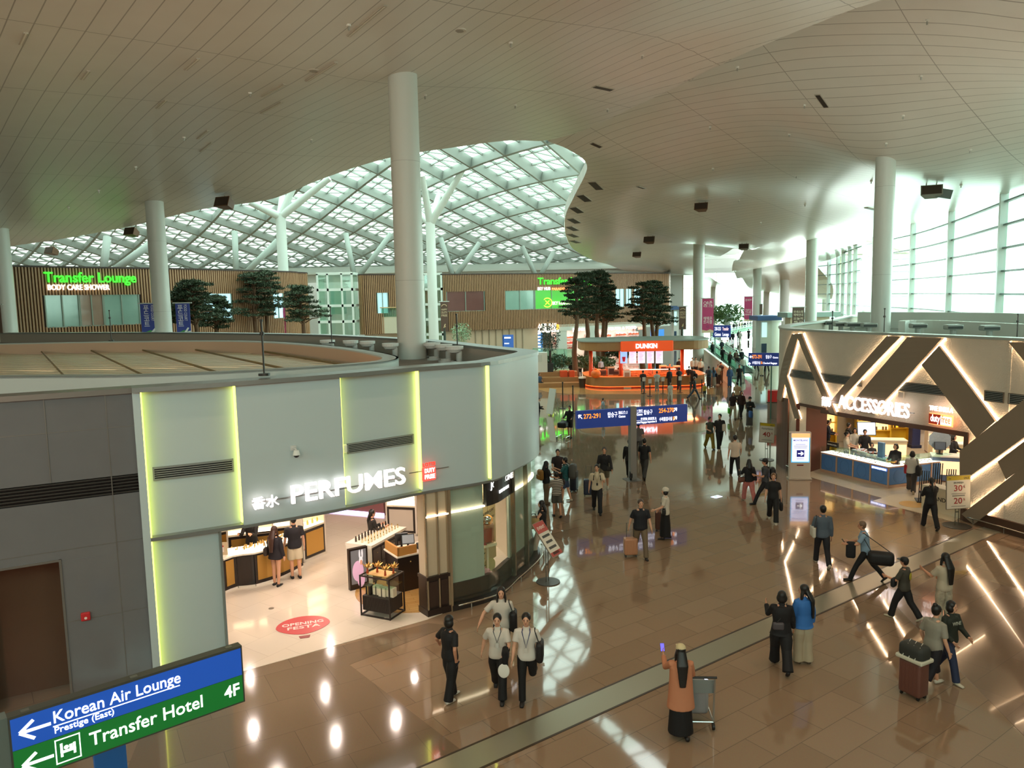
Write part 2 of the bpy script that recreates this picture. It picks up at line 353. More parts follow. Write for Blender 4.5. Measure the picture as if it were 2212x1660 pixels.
def sheet(Lp, Rp, nu, nr):
    a, b = interp(Lp, nr + 1), interp(Rp, nr + 1); vs = []
    for i in range(nr + 1):
        for k in range(nu + 1):
            q = a[i].lerp(b[i], k / nu); vs.append((q.x, q.y, fB(q.x, q.y)))
    mb.add(vs, [(i * (nu + 1) + k, i * (nu + 1) + k + 1, (i + 1) * (nu + 1) + k + 1, (i + 1) * (nu + 1) + k) for i in range(nr) for k in range(nu)])
    return vs, a, b
sheet(smooth_pts([p[:2] for p in LB], 5), smooth_pts(RBp, 5), 26, 60)
sheet(smooth_pts([p[:2] for p in LB2], 5), smooth_pts(RB2, 5), 16, 30)
sheet(smooth_pts([p[:2] for p in LC], 5), smooth_pts(RC, 5), 16, 30)
sheet(smooth_pts([p[:2] for p in LD], 5), smooth_pts([p[:2] for p in RD], 5), 8, 16)
ring = smooth_pts([p[:2] for p in LB[5:] + LB2[1:]], 6); n = len(ring)
mb.add([(p[0], p[1], fB(p[0], p[1])) for p in ring] + [(p[0], p[1], fB(p[0], p[1]) + 0.8) for p in ring], [(k, k + 1, n + k + 1, n + k) for k in range(n - 1)])
struct(mb.build('ceiling_far', CEILM, smooth=True), 'high white plank ceiling running to the window wall')
# slot with louvres above the opening
sl = [(1655, 520, 73), (1500, 548, 100), (1500, 600, 130), (1560, 622, 150), (1660, 640, 165), (1660, 600, 120), (1575, 570, 100)]
mb = MB(); P = [atY(*p) for p in sl]; mb.prism([(p.x + 0, p.y) for p in P], 15.4, 15.6); struct(mb.build('ceiling_slot', WHITE), 'flat grey panel inside the ceiling slot')
def atrow(P, Y):
    for u, v in zip(P, P[1:]):
        if (u[1] - Y) * (v[1] - Y) <= 0: return u[0] + (v[0] - u[0]) * (Y - u[1]) / (v[1] - u[1] + 1e-9)
    return P[-1][0]
for Y in (84, 90, 96, 103, 110, 118):
    x0, x1 = atrow(RB2, Y), atrow(LC, Y); mb = MB(); mb.box(x0 - .3, x1 + .3, Y - .2, Y + .2, fB((x0 + x1) / 2, Y) + .5, fB((x0 + x1) / 2, Y) + 1.8); struct(mb.build('ceiling_baffle', mat('#c3c7c2', 0.5)), 'baffle in the ceiling slot')

# ------------------------------------------------------------------ columns
def column(px, py, base, r, zb, label, band_=True):
    f = fA if base in COLA else fB
    zt = max(f(base[0] + dx, base[1] + dy) for dx in (-r, r) for dy in (-r, r)) + 0.15
    zt = min(max(zt, 10), 20); mb = MB(); mb.cyl(base[0], base[1], zb, zt, r, 40, 0)
    z = zb + 3.0
    while z < zt - 1: mb.cyl(base[0], base[1], z, z + 0.012, r + 0.004, 40, 1); z += 4.2
    o = smooth_angle(mb.build('column', [PAINT, mat('#a9aba6', 0.5)]), 50); struct(o, label)
column(873, 168, COLA[0], 0.52, 5.3, 'thick white round column standing on the perfume shop roof')
column(340, 436, COLA[1], 0.52, 0, 'white round column between two blue food court banners')
column(1915, 348, (18.2, 37.9), 0.45, 5.35, 'white round column standing on the accessories shop roof')
column(1508, 520, (19.95, 81.9), 0.58, 0, 'white column carrying a pink banner beside the food kiosk')
column(1752, 517, (29.2, 75), 0.55, 0, 'white column carrying a brown banner behind the accessories shop')
column(1635, 578, (34, 106.5), 0.56, 0, 'white column carrying a pink banner beside the concourse')
for px, Y, r in ((1460, 118, 0.5), (1694, 122, 0.72), (1655, 140, 0.55), (1540, 150, 0.5), (1782, 150, 0.6)):
    p = at(px, 700, 7); X = (ray(px, 660).x / ray(px, 660).y) * Y
    mb = MB(); mb.cyl(X, Y, 0, 12.5 if Y < 135 else 9.5, r, 24); struct(smooth_angle(mb.build('column', PAINT), 50), 'white column far along the concourse')
for X, Y, r in ((-32.6, 50, 0.55),):
    mb = MB(); mb.cyl(X, Y, 0, fA(X, Y) + 0.2, r, 32); struct(smooth_angle(mb.build('column', PAINT), 50), 'white column at the end of the slatted wall')

# ------------------------------------------------------------------ window wall
WC = Curve([p for p in WALLW[1:]], 4)
def wtop(s):
    p = WC.pos(s); return fB(p.x, p.y)
GL = glassmat('#f2fffa', 0.06, 1.0); FRM = mat('#d9e6e0', 0.4)
Y0 = 17; ms = []
yy = 30.0
for i in range(16): ms.append(0)
ms = [WC.near(*q) for q in ((20.6, 20), (23.9, 30.5), (28.6, 45), (32.9, 57.8), (36.4, 70), (38.2, 80), (40.2, 90), (42.0, 96), (43.2, 100), (44.0, 104), (44.3, 108))]
mb = MB()
for s in ms: slab(mb, WC, max(0, s - 0.16), min(WC.L, s + 0.16), 0, 1, -0.3, 0.1, 0, 0.3, lambda q: (3.4, wtop(q) + 0.3))
hz = [4.6 + 1.32 * k for k in range(8)]
for k, z in enumerate(hz):
    for a, b in zip([0] + ms, ms + [WC.L]):
        if b - a < 0.5: continue
        if z < min(wtop(a), wtop(b)): slab(mb, WC, a, b, z - 0.05, z + 0.05, -0.12, 0.12, 1, 1.5)
slab(mb, WC, 0, WC.L, 3.2, 3.5, -0.6, 0.3, 0, 2)
struct(mb.build('window_1', [FRM, mat('#7f9a98', 0.5)]), 'tall white framed window wall')
mb = MB(); slab(mb, WC, 0, WC.L, 0, 1, -0.03, 0.03, 0, 3, lambda q: (3.4, wtop(q) + 0.2)); struct(mb.build('window_1_glass', GL), 'glass of the tall window wall')
mb = MB(); slab(mb, WC, 0, WC.L, 0, 3.3, -0.3, 0.3, 0, 2); struct(mb.build('wall_right', PAINT), 'wall below the tall windows')
# far window wall of the concourse
mb = MB(); mg = MB()
for x in range(26, 100, 6): mb.box(x - 0.15, x + 0.15, 187.6, 188.2, 0, 16)
for z in (0, 3, 6, 9, 12, 15): mb.box(20, 98, 187.7, 188, z - 0.08, z + 0.08)
struct(mb.build('window_2', FRM), 'far window wall of the concourse'); mg.box(20, 98, 187.85, 187.9, 0, 16); struct(mg.build('window_2_glass', GL), 'glass of the far window wall')
# enclosing walls out of view
WB = mat('#b8a894', 0.6)
for nm, a, b, z1 in (('wall_back', (-47, -9.5), (26, -9.5), 10.5), ('wall_left', (-47, -9.5), (-47, 45), 20), ('wall_left_far', (-47, 45), (-90, 75), 28), ('wall_left_end', (-90, 75), (-90, 118), 28), ('wall_lounge', (-90, 117), (26, 117), 13.2), ('wall_concourse', (26, 117), (24, 188), 13), ('wall_right_near', (17.9, -9.5), (19.5, 17), 18)):
    a, b = Vector(a), Vector(b); d = (b - a).normalized(); nn = Vector((-d.y, d.x)) * 0.2
    mb = MB(); mb.prism([tuple(a - nn), tuple(b - nn), tuple(b + nn), tuple(a + nn)], 0, z1); struct(mb.build(nm, WB if nm != 'wall_lounge' else PAINT))
mb = MB(); mb.box(-47, 26, -9.52, -9.48, 10.5, 20); struct(mb.build('window_fill_back', GL), 'added window wall behind the viewer for frontal fill'); mb = MB(); [mb.box(x - .2, x + .2, -9.7, -9.3, 10.5, 20) for x in range(-47, 27, 8)]; struct(mb.build('trim_6b', FRM))  # invented glazing and bars, added to let in frontal fill
mb = MB(); mb.box(-48, 27, -10, 39, 20, 20.3); mb.prism([(24, 112), (50, 118), (97, 188.5), (24, 188.5)], 16.2, 16.5); struct(mb.build('ceiling_roof', WB))

# ------------------------------------------------------------------ skylight vault
def vault(a, b):
    """a = metres along the vault, b = 0 (spring line) .. 1"""
    t = b * math.pi / 2; fx = 1.0 if a < -22 else max(0.12, math.cos((a + 22) / 52 * math.pi / 2))
    Y = 113 - 62 * (1 - math.cos(t)) - 6 * b; z = 11.6 + 13.4 * math.sin(t) * fx
    return Vector((a, Y, z))
def vn(a, b):
    p = vault(a, b); u = vault(a + 0.1, b) - p; v = vault(a, b + 0.005) - p; n = u.cross(v).normalized(); return n if n.z > 0 else -n
def beam(mb, p, q, n, w, d, m=0):
    x = (q - p).normalized(); s = x.cross(n).normalized() * (w / 2); up = n.normalized()
    A = [p - s, p + s, p + s - up * d, p - s - up * d]; B = [q - s, q + s, q + s - up * d, q - s - up * d]
    mb.loft([A, B], m)
DX, DB = 6.9, 0.148
mm, ms_ = MB(), MB()
for i in range(-24, 7):
    for j in range(0, 14):
        if (i + j) % 2: continue
        a, b = i * DX / 2, j * DB / 2
        if a > 18 - 9 * b: continue
        for sg in (-1, 1):
            a1, b1 = a + sg * DX / 2, b + DB / 2
            pr = None
            for k in range(3):
                t0, t1 = k / 3, (k + 1) / 3
                p, q = vault(a + (a1 - a) * t0, b + (b1 - b) * t0), vault(a + (a1 - a) * t1, b + (b1 - b) * t1)
                beam(mm, p, q, vn(a + (a1 - a) * (t0 + t1) / 2, b + (b1 - b) * (t0 + t1) / 2), 0.3, 1.0)
        # sub grid of the diamond whose lower corner is (a, b)
        C = [(a, b), (a + DX / 2, b + DB / 2), (a, b + DB), (a - DX / 2, b + DB / 2)]
        def lerp(u, v, t): return (u[0] + (v[0] - u[0]) * t, u[1] + (v[1] - u[1]) * t)
        for f in (1 / 3, 2 / 3):
            for e0, e1 in (((0, 1), (3, 2)), ((0, 3), (1, 2))):
                u, v = lerp(C[e0[0]], C[e0[1]], f), lerp(C[e1[0]], C[e1[1]], f); h = lerp(u, v, 0.5)
                for x0, x1 in ((u, h), (h, v)): beam(ms_, vault(*x0), vault(*x1), vn(*h), 0.12, 0.22)
        for r_ in range(3):
            for c_ in range(3):
                lo = lerp(lerp(C[0], C[1], r_ / 3), lerp(C[3], C[2], r_ / 3), c_ / 3); hi = lerp(lerp(C[0], C[1], (r_ + 1) / 3), lerp(C[3], C[2], (r_ + 1) / 3), (c_ + 1) / 3)
                e = lerp(lerp(C[0], C[1], (r_ + 1) / 3), lerp(C[3], C[2], (r_ + 1) / 3), c_ / 3); g = lerp(lerp(C[0], C[1], r_ / 3), lerp(C[3], C[2], r_ / 3), (c_ + 1) / 3)
                beam(ms_, vault(*e), vault(*g), vn(*lerp(lo, hi, 0.5)), 0.14, 0.1)
struct(mm.build('ceiling_lattice', mat('#9ca39c', 0.55)), 'white diamond lattice of deep beams under the skylight')
struct(ms_.build('ceiling_sublattice', mat('#a9b1aa', 0.55)), 'thin bars of the skylight lattice')
mb = MB(); na, nb_ = 56, 16; vs = []
for i in range(na + 1):
    for j in range(nb_ + 1):
        a, b = -86 + 110 * i / na, j / nb_; vs.append(tuple(vault(a, b) + vn(a, b) * 0.15))
qf = lambda i, j: (i * (nb_ + 1) + j, (i + 1) * (nb_ + 1) + j, (i + 1) * (nb_ + 1) + j + 1, i * (nb_ + 1) + j + 1)
mb.add(vs, [qf(i, j) for i in range(na) for j in range(6, nb_)]); struct(mb.build('window_3', glassmat('#f0fff9', 0.04, 0.6), smooth=True), 'milky glazing of the skylight vault')
mb = MB(); mb.add(vs, [qf(i, j) for i in range(na) for j in range(6)]); struct(mb.build('ceiling_vault_panels', glassmat('#dfe8e0', 0.02, 0.12), smooth=True), 'pale translucent panels low on the skylight vault')
mb = MB(); mb.box(-88, 26, 109.5, 110.1, 10.3, 12.4); mb.box(-88, 26, 108.6, 110.4, 11.4, 11.7); struct(mb.build('trim_5', PAINT), 'white edge beam along the foot of the skylight')
# ================================================================== perfume shop drum
FLP = [(-7.17, 14.4), (-5.53, 15.27), (-3.72, 16.47), (-2.15, 17.74), (-0.62, 18.75), (-0.06, 19.88), (0.52, 21.3), (0.66, 22.4), (0.1, 23.6), (-0.75, 25.2), (-1.9, 27.6), (-3.4, 30.2), (-6.6, 34.2), (-10, 37.6), (-19, 43.6), (-32, 49)]
FL = Curve(FLP, 10)
ZT, ZB = 6.0, 3.1
def sx(px, py): return FL.hit(px, py)[0]
S_a, S_b, S_c, S_d, S_e, S_f = [sx(*q) for q in ((302, 845), (508, 830), (734, 813), (905, 798), (1050, 787), (1126, 772))]
S_open = sx(497, 1440); S_pil = sx(926, 1300); S_gl = sx(976, 1300); S_end = FL.near(0.62, 22.7)
PANEL = mat('#b6c6c8', 0.35, noise=0.02, nscale=1.5); TRIMM = mat('#8d9290', 0.35, 0.6); DARKM = mat('#2a2622', 0.5); CREAM = mat('#d8c8ae', 0.5)
LED = glow('#f0f26a', 3.2)
mb = MB(); slab(mb, FL, 0, S_a, 0, ZT, -0.2, 0.0); slab(mb, FL, S_b, S_c, ZB, ZT, -0.16, 0.0); slab(mb, FL, S_d, S_e - 0.02, ZB, ZT, -0.16, 0.0)
slab(mb, FL, S_e + 0.03, S_end, ZB, ZT, -0.16, 0.08); slab(mb, FL, S_a, S_b, ZB + 0.02, ZT, -0.24, -0.16); slab(mb, FL, S_c, S_d, ZB, ZT, -0.24, -0.16)
slab(mb, FL, S_a, S_open, 0, ZB - 0.04, -0.24, -0.16); slab(mb, FL, S_end, FL.L, 3, ZT, -0.16, 0.08, 0, 1.0)
struct(smooth_angle(mb.build('wall_perfume_shop', PANEL), 30), 'curved pale panel front of the perfume shop')
for k, (s, z0) in enumerate(((S_a + 0.012, 0.05), (S_b - 0.012, ZB + .05), (S_c + 0.012, ZB + .05), (S_d - 0.012, ZB + .05), (S_e + 0.012, ZB + .05))):
    mb = MB(); slab(mb, FL, s - 0.012, s + 0.012, z0, ZT - 0.03, -0.15, -0.035 if k < 4 else 0.06)
    tag(mb.build('led_strip', LED), ['yellow green light strip at the narrow edge beside the grey stone wall', 'yellow green light strip left of the wide panel above the perfume letters', 'yellow green light strip between the last perfume letters', 'yellow green light strip behind the small red shop sign', 'yellow green light strip above the black shop window sign'][k], 'light', 'light strips of the perfume shop front')
mb = MB(); slab(mb, FL, 0, S_end, ZT - 0.03, ZT + 0.06, -0.5, 0.10); slab(mb, FL, S_end, FL.L, ZT - 0.03, ZT + 0.06, -0.5, 0.10, 0, 1)
slab(mb, FL, S_a, S_b, ZB - 0.05, ZB + 0.02, -0.2, 0.02); slab(mb, FL, S_b, S_end, ZB - 0.06, ZB, -0.2, 0.03)
slab(mb, FL, S_open - 0.04, S_open, 0, ZB, -0.3, -0.02)
struct(mb.build('trim_6', TRIMM), 'metal coping and lower edge of the perfume shop front')
# parapet, roof
mb = MB(); slab(mb, FL, 0, FL.L, 5.3, ZT - 0.02, -0.5, -0.2, 0, 0.8); struct(mb.build('wall_parapet', mat('#a49d92', 0.6)), 'parapet of the perfume shop roof')
poly = [tuple(FL.pos(FL.L * k / 80, -0.4)) for k in range(81)] + [(-46, 46), (-46, 18), (-20, 8)]
mb = MB(); mb.prism(poly, 5.3, 5.45); struct(mb.build('ceiling_shop_roof', mat('#8f8a84', 0.8, noise=0.25, nscale=3)), 'dusty flat roof of the perfume shop')
# oval light well on the roof
WP = [(-30, 18.5), (-20, 17.6), (-11.2, 16.85), (-8.0, 16.5), (-5.3, 17.3), (-3.3, 18.7), (-2.95, 20.0), (-3.5, 21.7), (-5.0, 24.6), (-6.9, 27.3), (-9.3, 30.0), (-12.2, 31.9), (-16.8, 32.9), (-22, 33.2), (-34, 33.4)]
WL = Curve(WP, 10)
mb = MB(); slab(mb, WL, 0, WL.L, 5.45, 6.1, -0.06, 0.0); slab(mb, WL, 0, WL.L, 6.06, 6.1, -0.42, 0.0); struct(smooth_angle(mb.build('wall_light_well', mat('#b3bfbb', 0.5))), 'pale curb around the oval light well')
mb = MB(); slab(mb, WL, 0, WL.L, 5.46, 6.06, -0.42, -0.38); struct(smooth_angle(mb.build('wall_light_well_inside', mat('#c4ab92', 0.6))), 'beige inside of the oval light well')
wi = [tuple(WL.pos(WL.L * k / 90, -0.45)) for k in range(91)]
mb = MB(); mb.prism(wi, 5.46, 5.50); struct(mb.build('ceiling_well_shade', mat('#6a5638', 0.7)), 'dark sheet painted as the shade under the cream slats of the oval light well')  # shade of the gaps between slats put into this sheet's colour
g = thing('slat_grid', 'cream slats and olive bars covering the oval light well', 'grid', (0, 0, 0))
def inside(x, y):
    c = False; n = len(wi); j = n - 1
    for i in range(n):
        if (wi[i][1] > y) != (wi[j][1] > y) and x < (wi[j][0] - wi[i][0]) * (y - wi[i][1]) / (wi[j][1] - wi[i][1]) + wi[i][0]: c = not c
        j = i
    return c
mb = MB(); mb2 = MB(); dirA = Vector((-0.55, 0.835)); dirB = Vector((0.95, -0.31))
for k in range(-6, 24):
    p0 = Vector((-30 + k * 2.1, 16)); ins = [t * 0.25 for t in range(120) if inside(*(p0 + dirA * (t * 0.25)))]
    if len(ins) > 2:
        a, b = p0 + dirA * ins[0], p0 + dirA * ins[-1]; mb.tube([(a.x, a.y, 5.74), (b.x, b.y, 5.74)], 0.035, 4)
for k in range(0, 44):
    p0 = Vector((-38, 17.5 + k * 0.62)); ins = [t * 0.25 for t in range(180) if inside(*(p0 + dirB * (t * 0.25)))]
    if len(ins) > 2:
        a, b = p0 + dirB * ins[0], p0 + dirB * ins[-1]; beam(mb2, Vector((a.x, a.y, 5.64)), Vector((b.x, b.y, 5.64)), Vector((0, 0, 1)), .44, .02)
mb.build('main_bars', mat('#7d6a3c', 0.5), g); mb2.build('cross_slats', mat('#efe2c4', 0.5), g)
for p in ((-6.5, 21, 5.56), (-9.5, 24, 5.56), (-13, 22, 5.56)):
    pass
area_light('well_lamp', (-6.3, 20.2, 5.53), (-5.3, 20.5, 8), 2.2, 5, 120, (1, 0.5, 0.25))
area_light('well_lamp', (-12, 24, 5.53), (-12, 25, 8), 8, 9, 200, (1, 0.72, 0.45))
# jet nozzles on the roof
def nozzle():
    t = thing('air_nozzle', 'white roof air nozzle', 'air nozzle')
    mb = MB(); mb.cyl(0, 0, 0, 0.06, 0.26, 20); mb.cyl(0, 0, 0.06, 0.12, 0.18, 20); mb.build('base', mat('#c9cbc8', 0.5), t)
    mb = MB(); mb.tube([(0.1, 0, 0.1), (0.1, 0, 0.42), (0.06, 0, 0.5)], 0.1, 12); mb.build('pipe', mat('#d4d6d2', 0.5), t, True)
    mb = MB(); mb.cyl(-0.06, 0, 0.42, 0.52, 0.2, 20, 0, 0.27); mb.cyl(-0.06, 0, 0.52, 0.62, 0.3, 20); mb.build('head', [mat('#d8dad6', 0.5)], t)
    mb = MB(); mb.cyl(-0.06, 0, 0.40, 0.47, 0.15, 16); mb.build('grille', mat('#45484a', 0.6), t); return t
nz = nozzle(); NZL = ['first roof nozzle counted from the wide grey roof column leftward', 'second roof nozzle leftward of the wide grey roof column', 'third roof nozzle leftward of the wide grey roof column', 'roof nozzle farthest leftward of the wide column', 'roof nozzle touching the right side of the wide column foot', 'second of the four roof nozzles right of the wide column', 'third of the four roof nozzles right of the wide column', 'roof nozzle beside the thin black pole, last right of the column']
for k, (px, py) in enumerate(((848, 779), (798, 772), (762, 770), (712, 768), (912, 772), (938, 778), (963, 783), (986, 789))):
    p = at(px, py, 5.45); o = nz if k == 0 else copy_tree(nz); o.location = (p.x, p.y, 5.45); o.rotation_euler = (0, 0, 0.35)
    tag(o, 'white ' + NZL[k], None, 'air nozzles on the perfume shop roof')
def pole(px, py0, py1, z0, label, r=0.02):
    p = at(px, py0, z0); q = atY(px, py1, p.y); t = thing('sensor_pole', label, 'pole', (p.x, p.y, z0)); h = q.z - z0
    mb = MB(); mb.tube([(0, 0, 0), (0, 0, h)], r, 8); mb.build('pole', mat('#23241f', 0.4), t)
    mb = MB(); mb.cyl(0, 0, h * 0.72, h * 0.72 + 0.07, r * 2.4, 10); mb.cyl(0, 0, h - 0.05, h, r * 1.8, 10); mb.build('clamp', mat('#23241f', 0.4), t)
    mb = MB(); mb.cyl(0, 0, 0, 0.05, r * 6, 12); mb.build('foot', mat('#23241f', 0.4), t)
pole(571, 812, 690, 6.1, 'thin black pole standing on the curb of the oval light well'); pole(989, 782, 678, 5.45, 'thin black pole beside the white roof nozzles'); pole(717, 742, 662, 6.0, 'thin black pole on the far rim between the pine trees and the wide column'); pole(241, 737, 670, 6.0, 'thin black pole on the far rim below the green lit lettering')

# grey stone wall with the brown doorway
GW = Curve([(-17.2, 9.2), (-9.11, 13.57), (-7.2, 14.62)], 1)
STONE = mat('#6f7072', 0.12, spec=0.6, noise=0.06, nscale=2.5)
sd0, sd1 = GW.hit(-60, 1225)[0], GW.hit(127, 1214)[0]; zd = GW.hit(127, 1214)[1]; zv0, zv1 = GW.hit(150, 1082)[1], GW.hit(150, 1040)[1]
mb = MB(); slab(mb, GW, 0, GW.L, zv1, ZT - 0.05, -0.2, 0, 0, 9); slab(mb, GW, 0, GW.L, zd, zv0, -0.2, 0, 0, 9); slab(mb, GW, sd1, GW.L, 0, zd, -0.2, 0, 0, 9); slab(mb, GW, 0, sd0, 0, zd, -0.2, 0, 0, 9)
struct(mb.build('wall_grey_stone', STONE), 'polished grey stone wall beside the shop front')
mb = MB()
for px in (97, 230): s = GW.hit(px, 900)[0]; slab(mb, GW, s - 0.008, s + 0.008, 0 if px == 230 else zv1, ZT - .05, -0.01, 0.003, 0, 9)
for py in (928, 1180, 1335): z = GW.hit(200, py)[1]; slab(mb, GW, 0 if z > zd else sd1, GW.L, z - 0.006, z + 0.006, -0.01, 0.003, 0, 9)
slab(mb, GW, GW.L - 0.06, GW.L + 0.0, 0, ZT, -0.1, 0.05, 0, 9); slab(mb, GW, sd1, sd1 + 0.04, 0, zd + .04, -0.3, 0.02, 0, 9); slab(mb, GW, sd0, sd1 + .04, zd, zd + 0.04, -0.3, 0.02, 0, 9); slab(mb, GW, 0, GW.L, ZT - .06, ZT + .04, -0.5, 0.06, 0, 9)
struct(mb.build('trim_7', mat('#7d7a75', 0.35, 0.5)), 'joints and metal edges of the grey stone wall')
mb = MB(); slab(mb, GW, 0, GW.L, zv0, zv1, -0.22, -0.12, 0, 9); struct(mb.build('trim_8', mat('#191817', 0.6)))
t = thing('vent_grille', 'long dark vent grille across the grey stone wall', 'vent'); mb = MB()
for k in range(6): z = zv0 + (zv1 - zv0) * (k + 0.5) / 6; slab(mb, GW, 0, GW.L - .06, z - 0.012, z + 0.012, -0.1, -0.01, 0, 9)
mb.build('slats', mat('#3a3936', 0.4, 0.3), t)
mb = MB(); slab(mb, GW, sd0, sd1, 0, zd, -1.2, -1.1, 0, 9); a, b = GW.pos(sd1, -1.2), GW.pos(sd1, -0.2)
struct(mb.build('door_1', mat('#6b4a36', 0.35, noise=0.1, nscale=2)), 'brown doorway in the grey stone wall')
s, z = GW.hit(185, 1331); p = GW.pos(s, 0.0); tv = GW.tan(s); t = thing('fire_alarm', 'small red fire alarm box on the grey stone wall', 'fire alarm', (p.x, p.y, z), math.atan2(tv.y, tv.x))
mb = MB(); mb.rbox((0, -0.035, 0), (0.16, 0.07, 0.16), 0.02); mb.build('box', mat('#c02a2e', 0.4), t); mb = MB(); mb.tube([(0, -0.07, -0.02), (0, -0.08, -0.02)], 0.025, 10); mb.build('button', mat('#e8d8d0', 0.4), t)

# vent grilles, camera, access point on the shop front
def grille(s0, s1, z0, z1, off, label, cv=None, n=6, fm='#8f9694'):
    cv = cv or FL; t = thing('vent_grille', label, 'vent'); mb = MB()
    slab(mb, cv, s0, s1, z0, z0 + 0.02, off, off + 0.03); slab(mb, cv, s0, s1, z1 - 0.02, z1, off, off + 0.03); slab(mb, cv, s0, s0 + 0.03, z0, z1, off, off + 0.03); slab(mb, cv, s1 - 0.03, s1, z0, z1, off, off + 0.03); mb.build('frame', mat(fm, 0.4, 0.4), t)
    mb = MB(); slab(mb, cv, s0, s1, z0, z1, off, off + 0.006); mb.build('back', mat('#141413', 0.7), t)
    mb = MB()
    for k in range(n): z = z0 + (z1 - z0) * (k + 0.7) / (n + 0.4); slab(mb, cv, s0, s1, z - 0.007, z + 0.007, off + 0.006, off + 0.028)
    mb.build('slats', mat('#9da3a0', 0.4, 0.3), t)
z0, z1 = FL.hit(410, 1034)[1], FL.hit(410, 1005)[1]; grille(S_a + 0.12, S_b - 0.1, z0, z1, -0.16, 'black slotted vent grille on the glowing panel next to the grey stone wall')
h0, h1 = FL.hit(757, 983), FL.hit(900, 942); z0, z1 = FL.hit(830, 972)[1], FL.hit(830, 950)[1]; grille(h0[0], h1[0], z0, z1, -0.16, 'black slotted vent grille above the last perfume letters')
def onwall(cv, px, py, off=0.0):
    s, z = cv.hit(px, py); p = cv.pos(s, off); tv = cv.tan(s); return (p.x, p.y, z), math.atan2(tv.y, tv.x), s, z
l, rz, s, z = onwall(FL, 746, 972, -0.16); t = thing('access_point', 'small white rounded box at the left end of the upper vent grille', 'wireless box', l, rz)
mb = MB(); mb.rbox((0, -0.04, 0), (0.2, 0.08, 0.2), 0.04); mb.build('case', mat('#d8dcd6', 0.4), t, True); mb = MB(); mb.ball((0, -0.082, 0), 0.008, 6, 4); mb.build('lamp', mat('#58c26a', 0.4), t)
l, rz, s, z = onwall(FL, 633, 968, 0.0); t = thing('dome_camera', 'white dome security camera above the perfume letters', 'security camera', l, rz)
mb = MB(); mb.box(-0.06, 0.06, -0.03, 0, -0.05, 0.05); mb.tube([(0, -0.02, 0), (0, -0.16, 0), (0, -0.2, -0.03)], 0.02, 8); mb.build('bracket', mat('#c9cbc8', 0.4), t)
mb = MB(); mb.cyl(0, -0.2, -0.12, -0.02, 0.075, 16, 0, 0.05); mb.build('housing', mat('#d6d8d4', 0.4), t); mb = MB(); mb.ball((0, -0.2, -0.12), (0.06, 0.06, 0.06), 12, 8); mb.build('dome', mat('#1b1a1c', 0.1), t, True)
# PERFUMES letters
def sign_on(cv, p0, p1, off):
    """matrix with origin at the wall point under photo pixel p0, X towards p1"""
    a, b = cv.hit(*p0), cv.hit(*p1); A = cv.pos(a[0], off); B = cv.pos(b[0], off); z = (a[1] + b[1]) / 2
    return frame((A.x, A.y, z), (B.x - A.x, B.y - A.y, 0)), (B - A).length, z
M, wd, zz = sign_on(FL, (622, 1085), (866, 1043), 0.14)
hgt = FL.hit(640, 1043)[1] - FL.hit(640, 1083)[1]
t = thing('lit_lettering', 'large white lit letters reading PERFUMES over the shop entrance', 'sign')
text('PERFUMES', hgt / 0.73, glow('#ffeeea', 2.0), t, M, 0.03, bold=0.012, name='letters', width=wd)
M2, wd2, z2 = sign_on(FL, (541, 1098), (598, 1087), 0.14)
text('香水', wd2 / 2.0, glow('#ffeeea', 2.0), t, M2, 0.03, bold=0.008, name='characters', width=wd2)
mb = MB(); slab(mb, FL, sx(545, 1080), sx(868, 1030), zz + hgt * 0.28, zz + hgt * 0.34, 0.04, 0.08); mb.build('mounting_rail', TRIMM, t)
# red duty free sign
l, rz, s, z = onwall(FL, 921, 1020, 0.12); t = thing('shop_sign', 'small red lit sign at the right end of the perfume letters', 'sign', l, rz)
REDG = glow('#ff4a40', 1.6); hh = FL.hit(921, 1005)[1] - FL.hit(921, 1035)[1]
mb = MB(); mb.rbox((0, 0, -0.02), (hh * 1.08, 0.08, hh), 0.05); mb.build('panel', REDG, t)
mb = MB(); mb.tube([(-0.5, 0.02, 0.06), (0.55, 0.02, 0.06)], 0.012, 6); mb.build('rod', TRIMM, t)
F0 = frame((0, 0, 0), (1, 0, 0))
def tx(s_, size, x, y, z, m, par, nm='lettering', al='CENTER', **k): return text(s_, size, m, par, frame((x, y, z), (1, 0, 0)), 0.006, al, name=nm, **k)
tx('DUTY', hh * 0.42, 0, -0.045, 0.02, glow('#fff3e8', 4), t, bold=0.015, width=hh * 0.8); tx('FREE', hh * 0.42, 0, -0.045, -hh * 0.38, glow('#fff3e8', 4), t, bold=0.015, width=hh * 0.8)
tx('LOTTE', hh * 0.33, 0, -0.03, hh * 0.53, glow('#ff2a1c', 2.2), t, bold=0.02, width=hh * 1.0)

# ------------------------------------------------------------------ inside the perfume shop
INN = [(-6.0, 15.0), (-7.05, 14.9), (-9.6, 18.5), (-10.5, 27), (-6.5, 32), (-3.6, 28.8), (-1.2, 24.5), (-0.2, 22), (-0.3, 20.2), (-0.95, 18.8), (-2.15, 17.6)]
SHOPF = tilemat('shop_marble', '#e6d8c6', '#e2d3c0', '#c9b9a6', 0.9, 0.9, 55, 0.12, 0.004, 0.05)
mb = MB(); mb.prism(INN, -0.05, 0.008); struct(mb.build('floor_perfume_shop', SHOPF), 'cream marble floor of the perfume shop')
CP = [tuple(FL.pos(S_open + (S_gl - S_open) * k / 10, -.4)) for k in range(11)]; mb = MB(); mb.prism(CP + [(-1.2, 20), (-.5, 21.5), (-1.4, 24.5), (-3.6, 28.5), (-6.5, 32), (-10.5, 27), (-9.6, 18.5), (-6.9, 15.4)], 3.35, 3.4); struct(mb.build('ceiling_perfume_shop', mat('#e8e0d4', 0.5)))
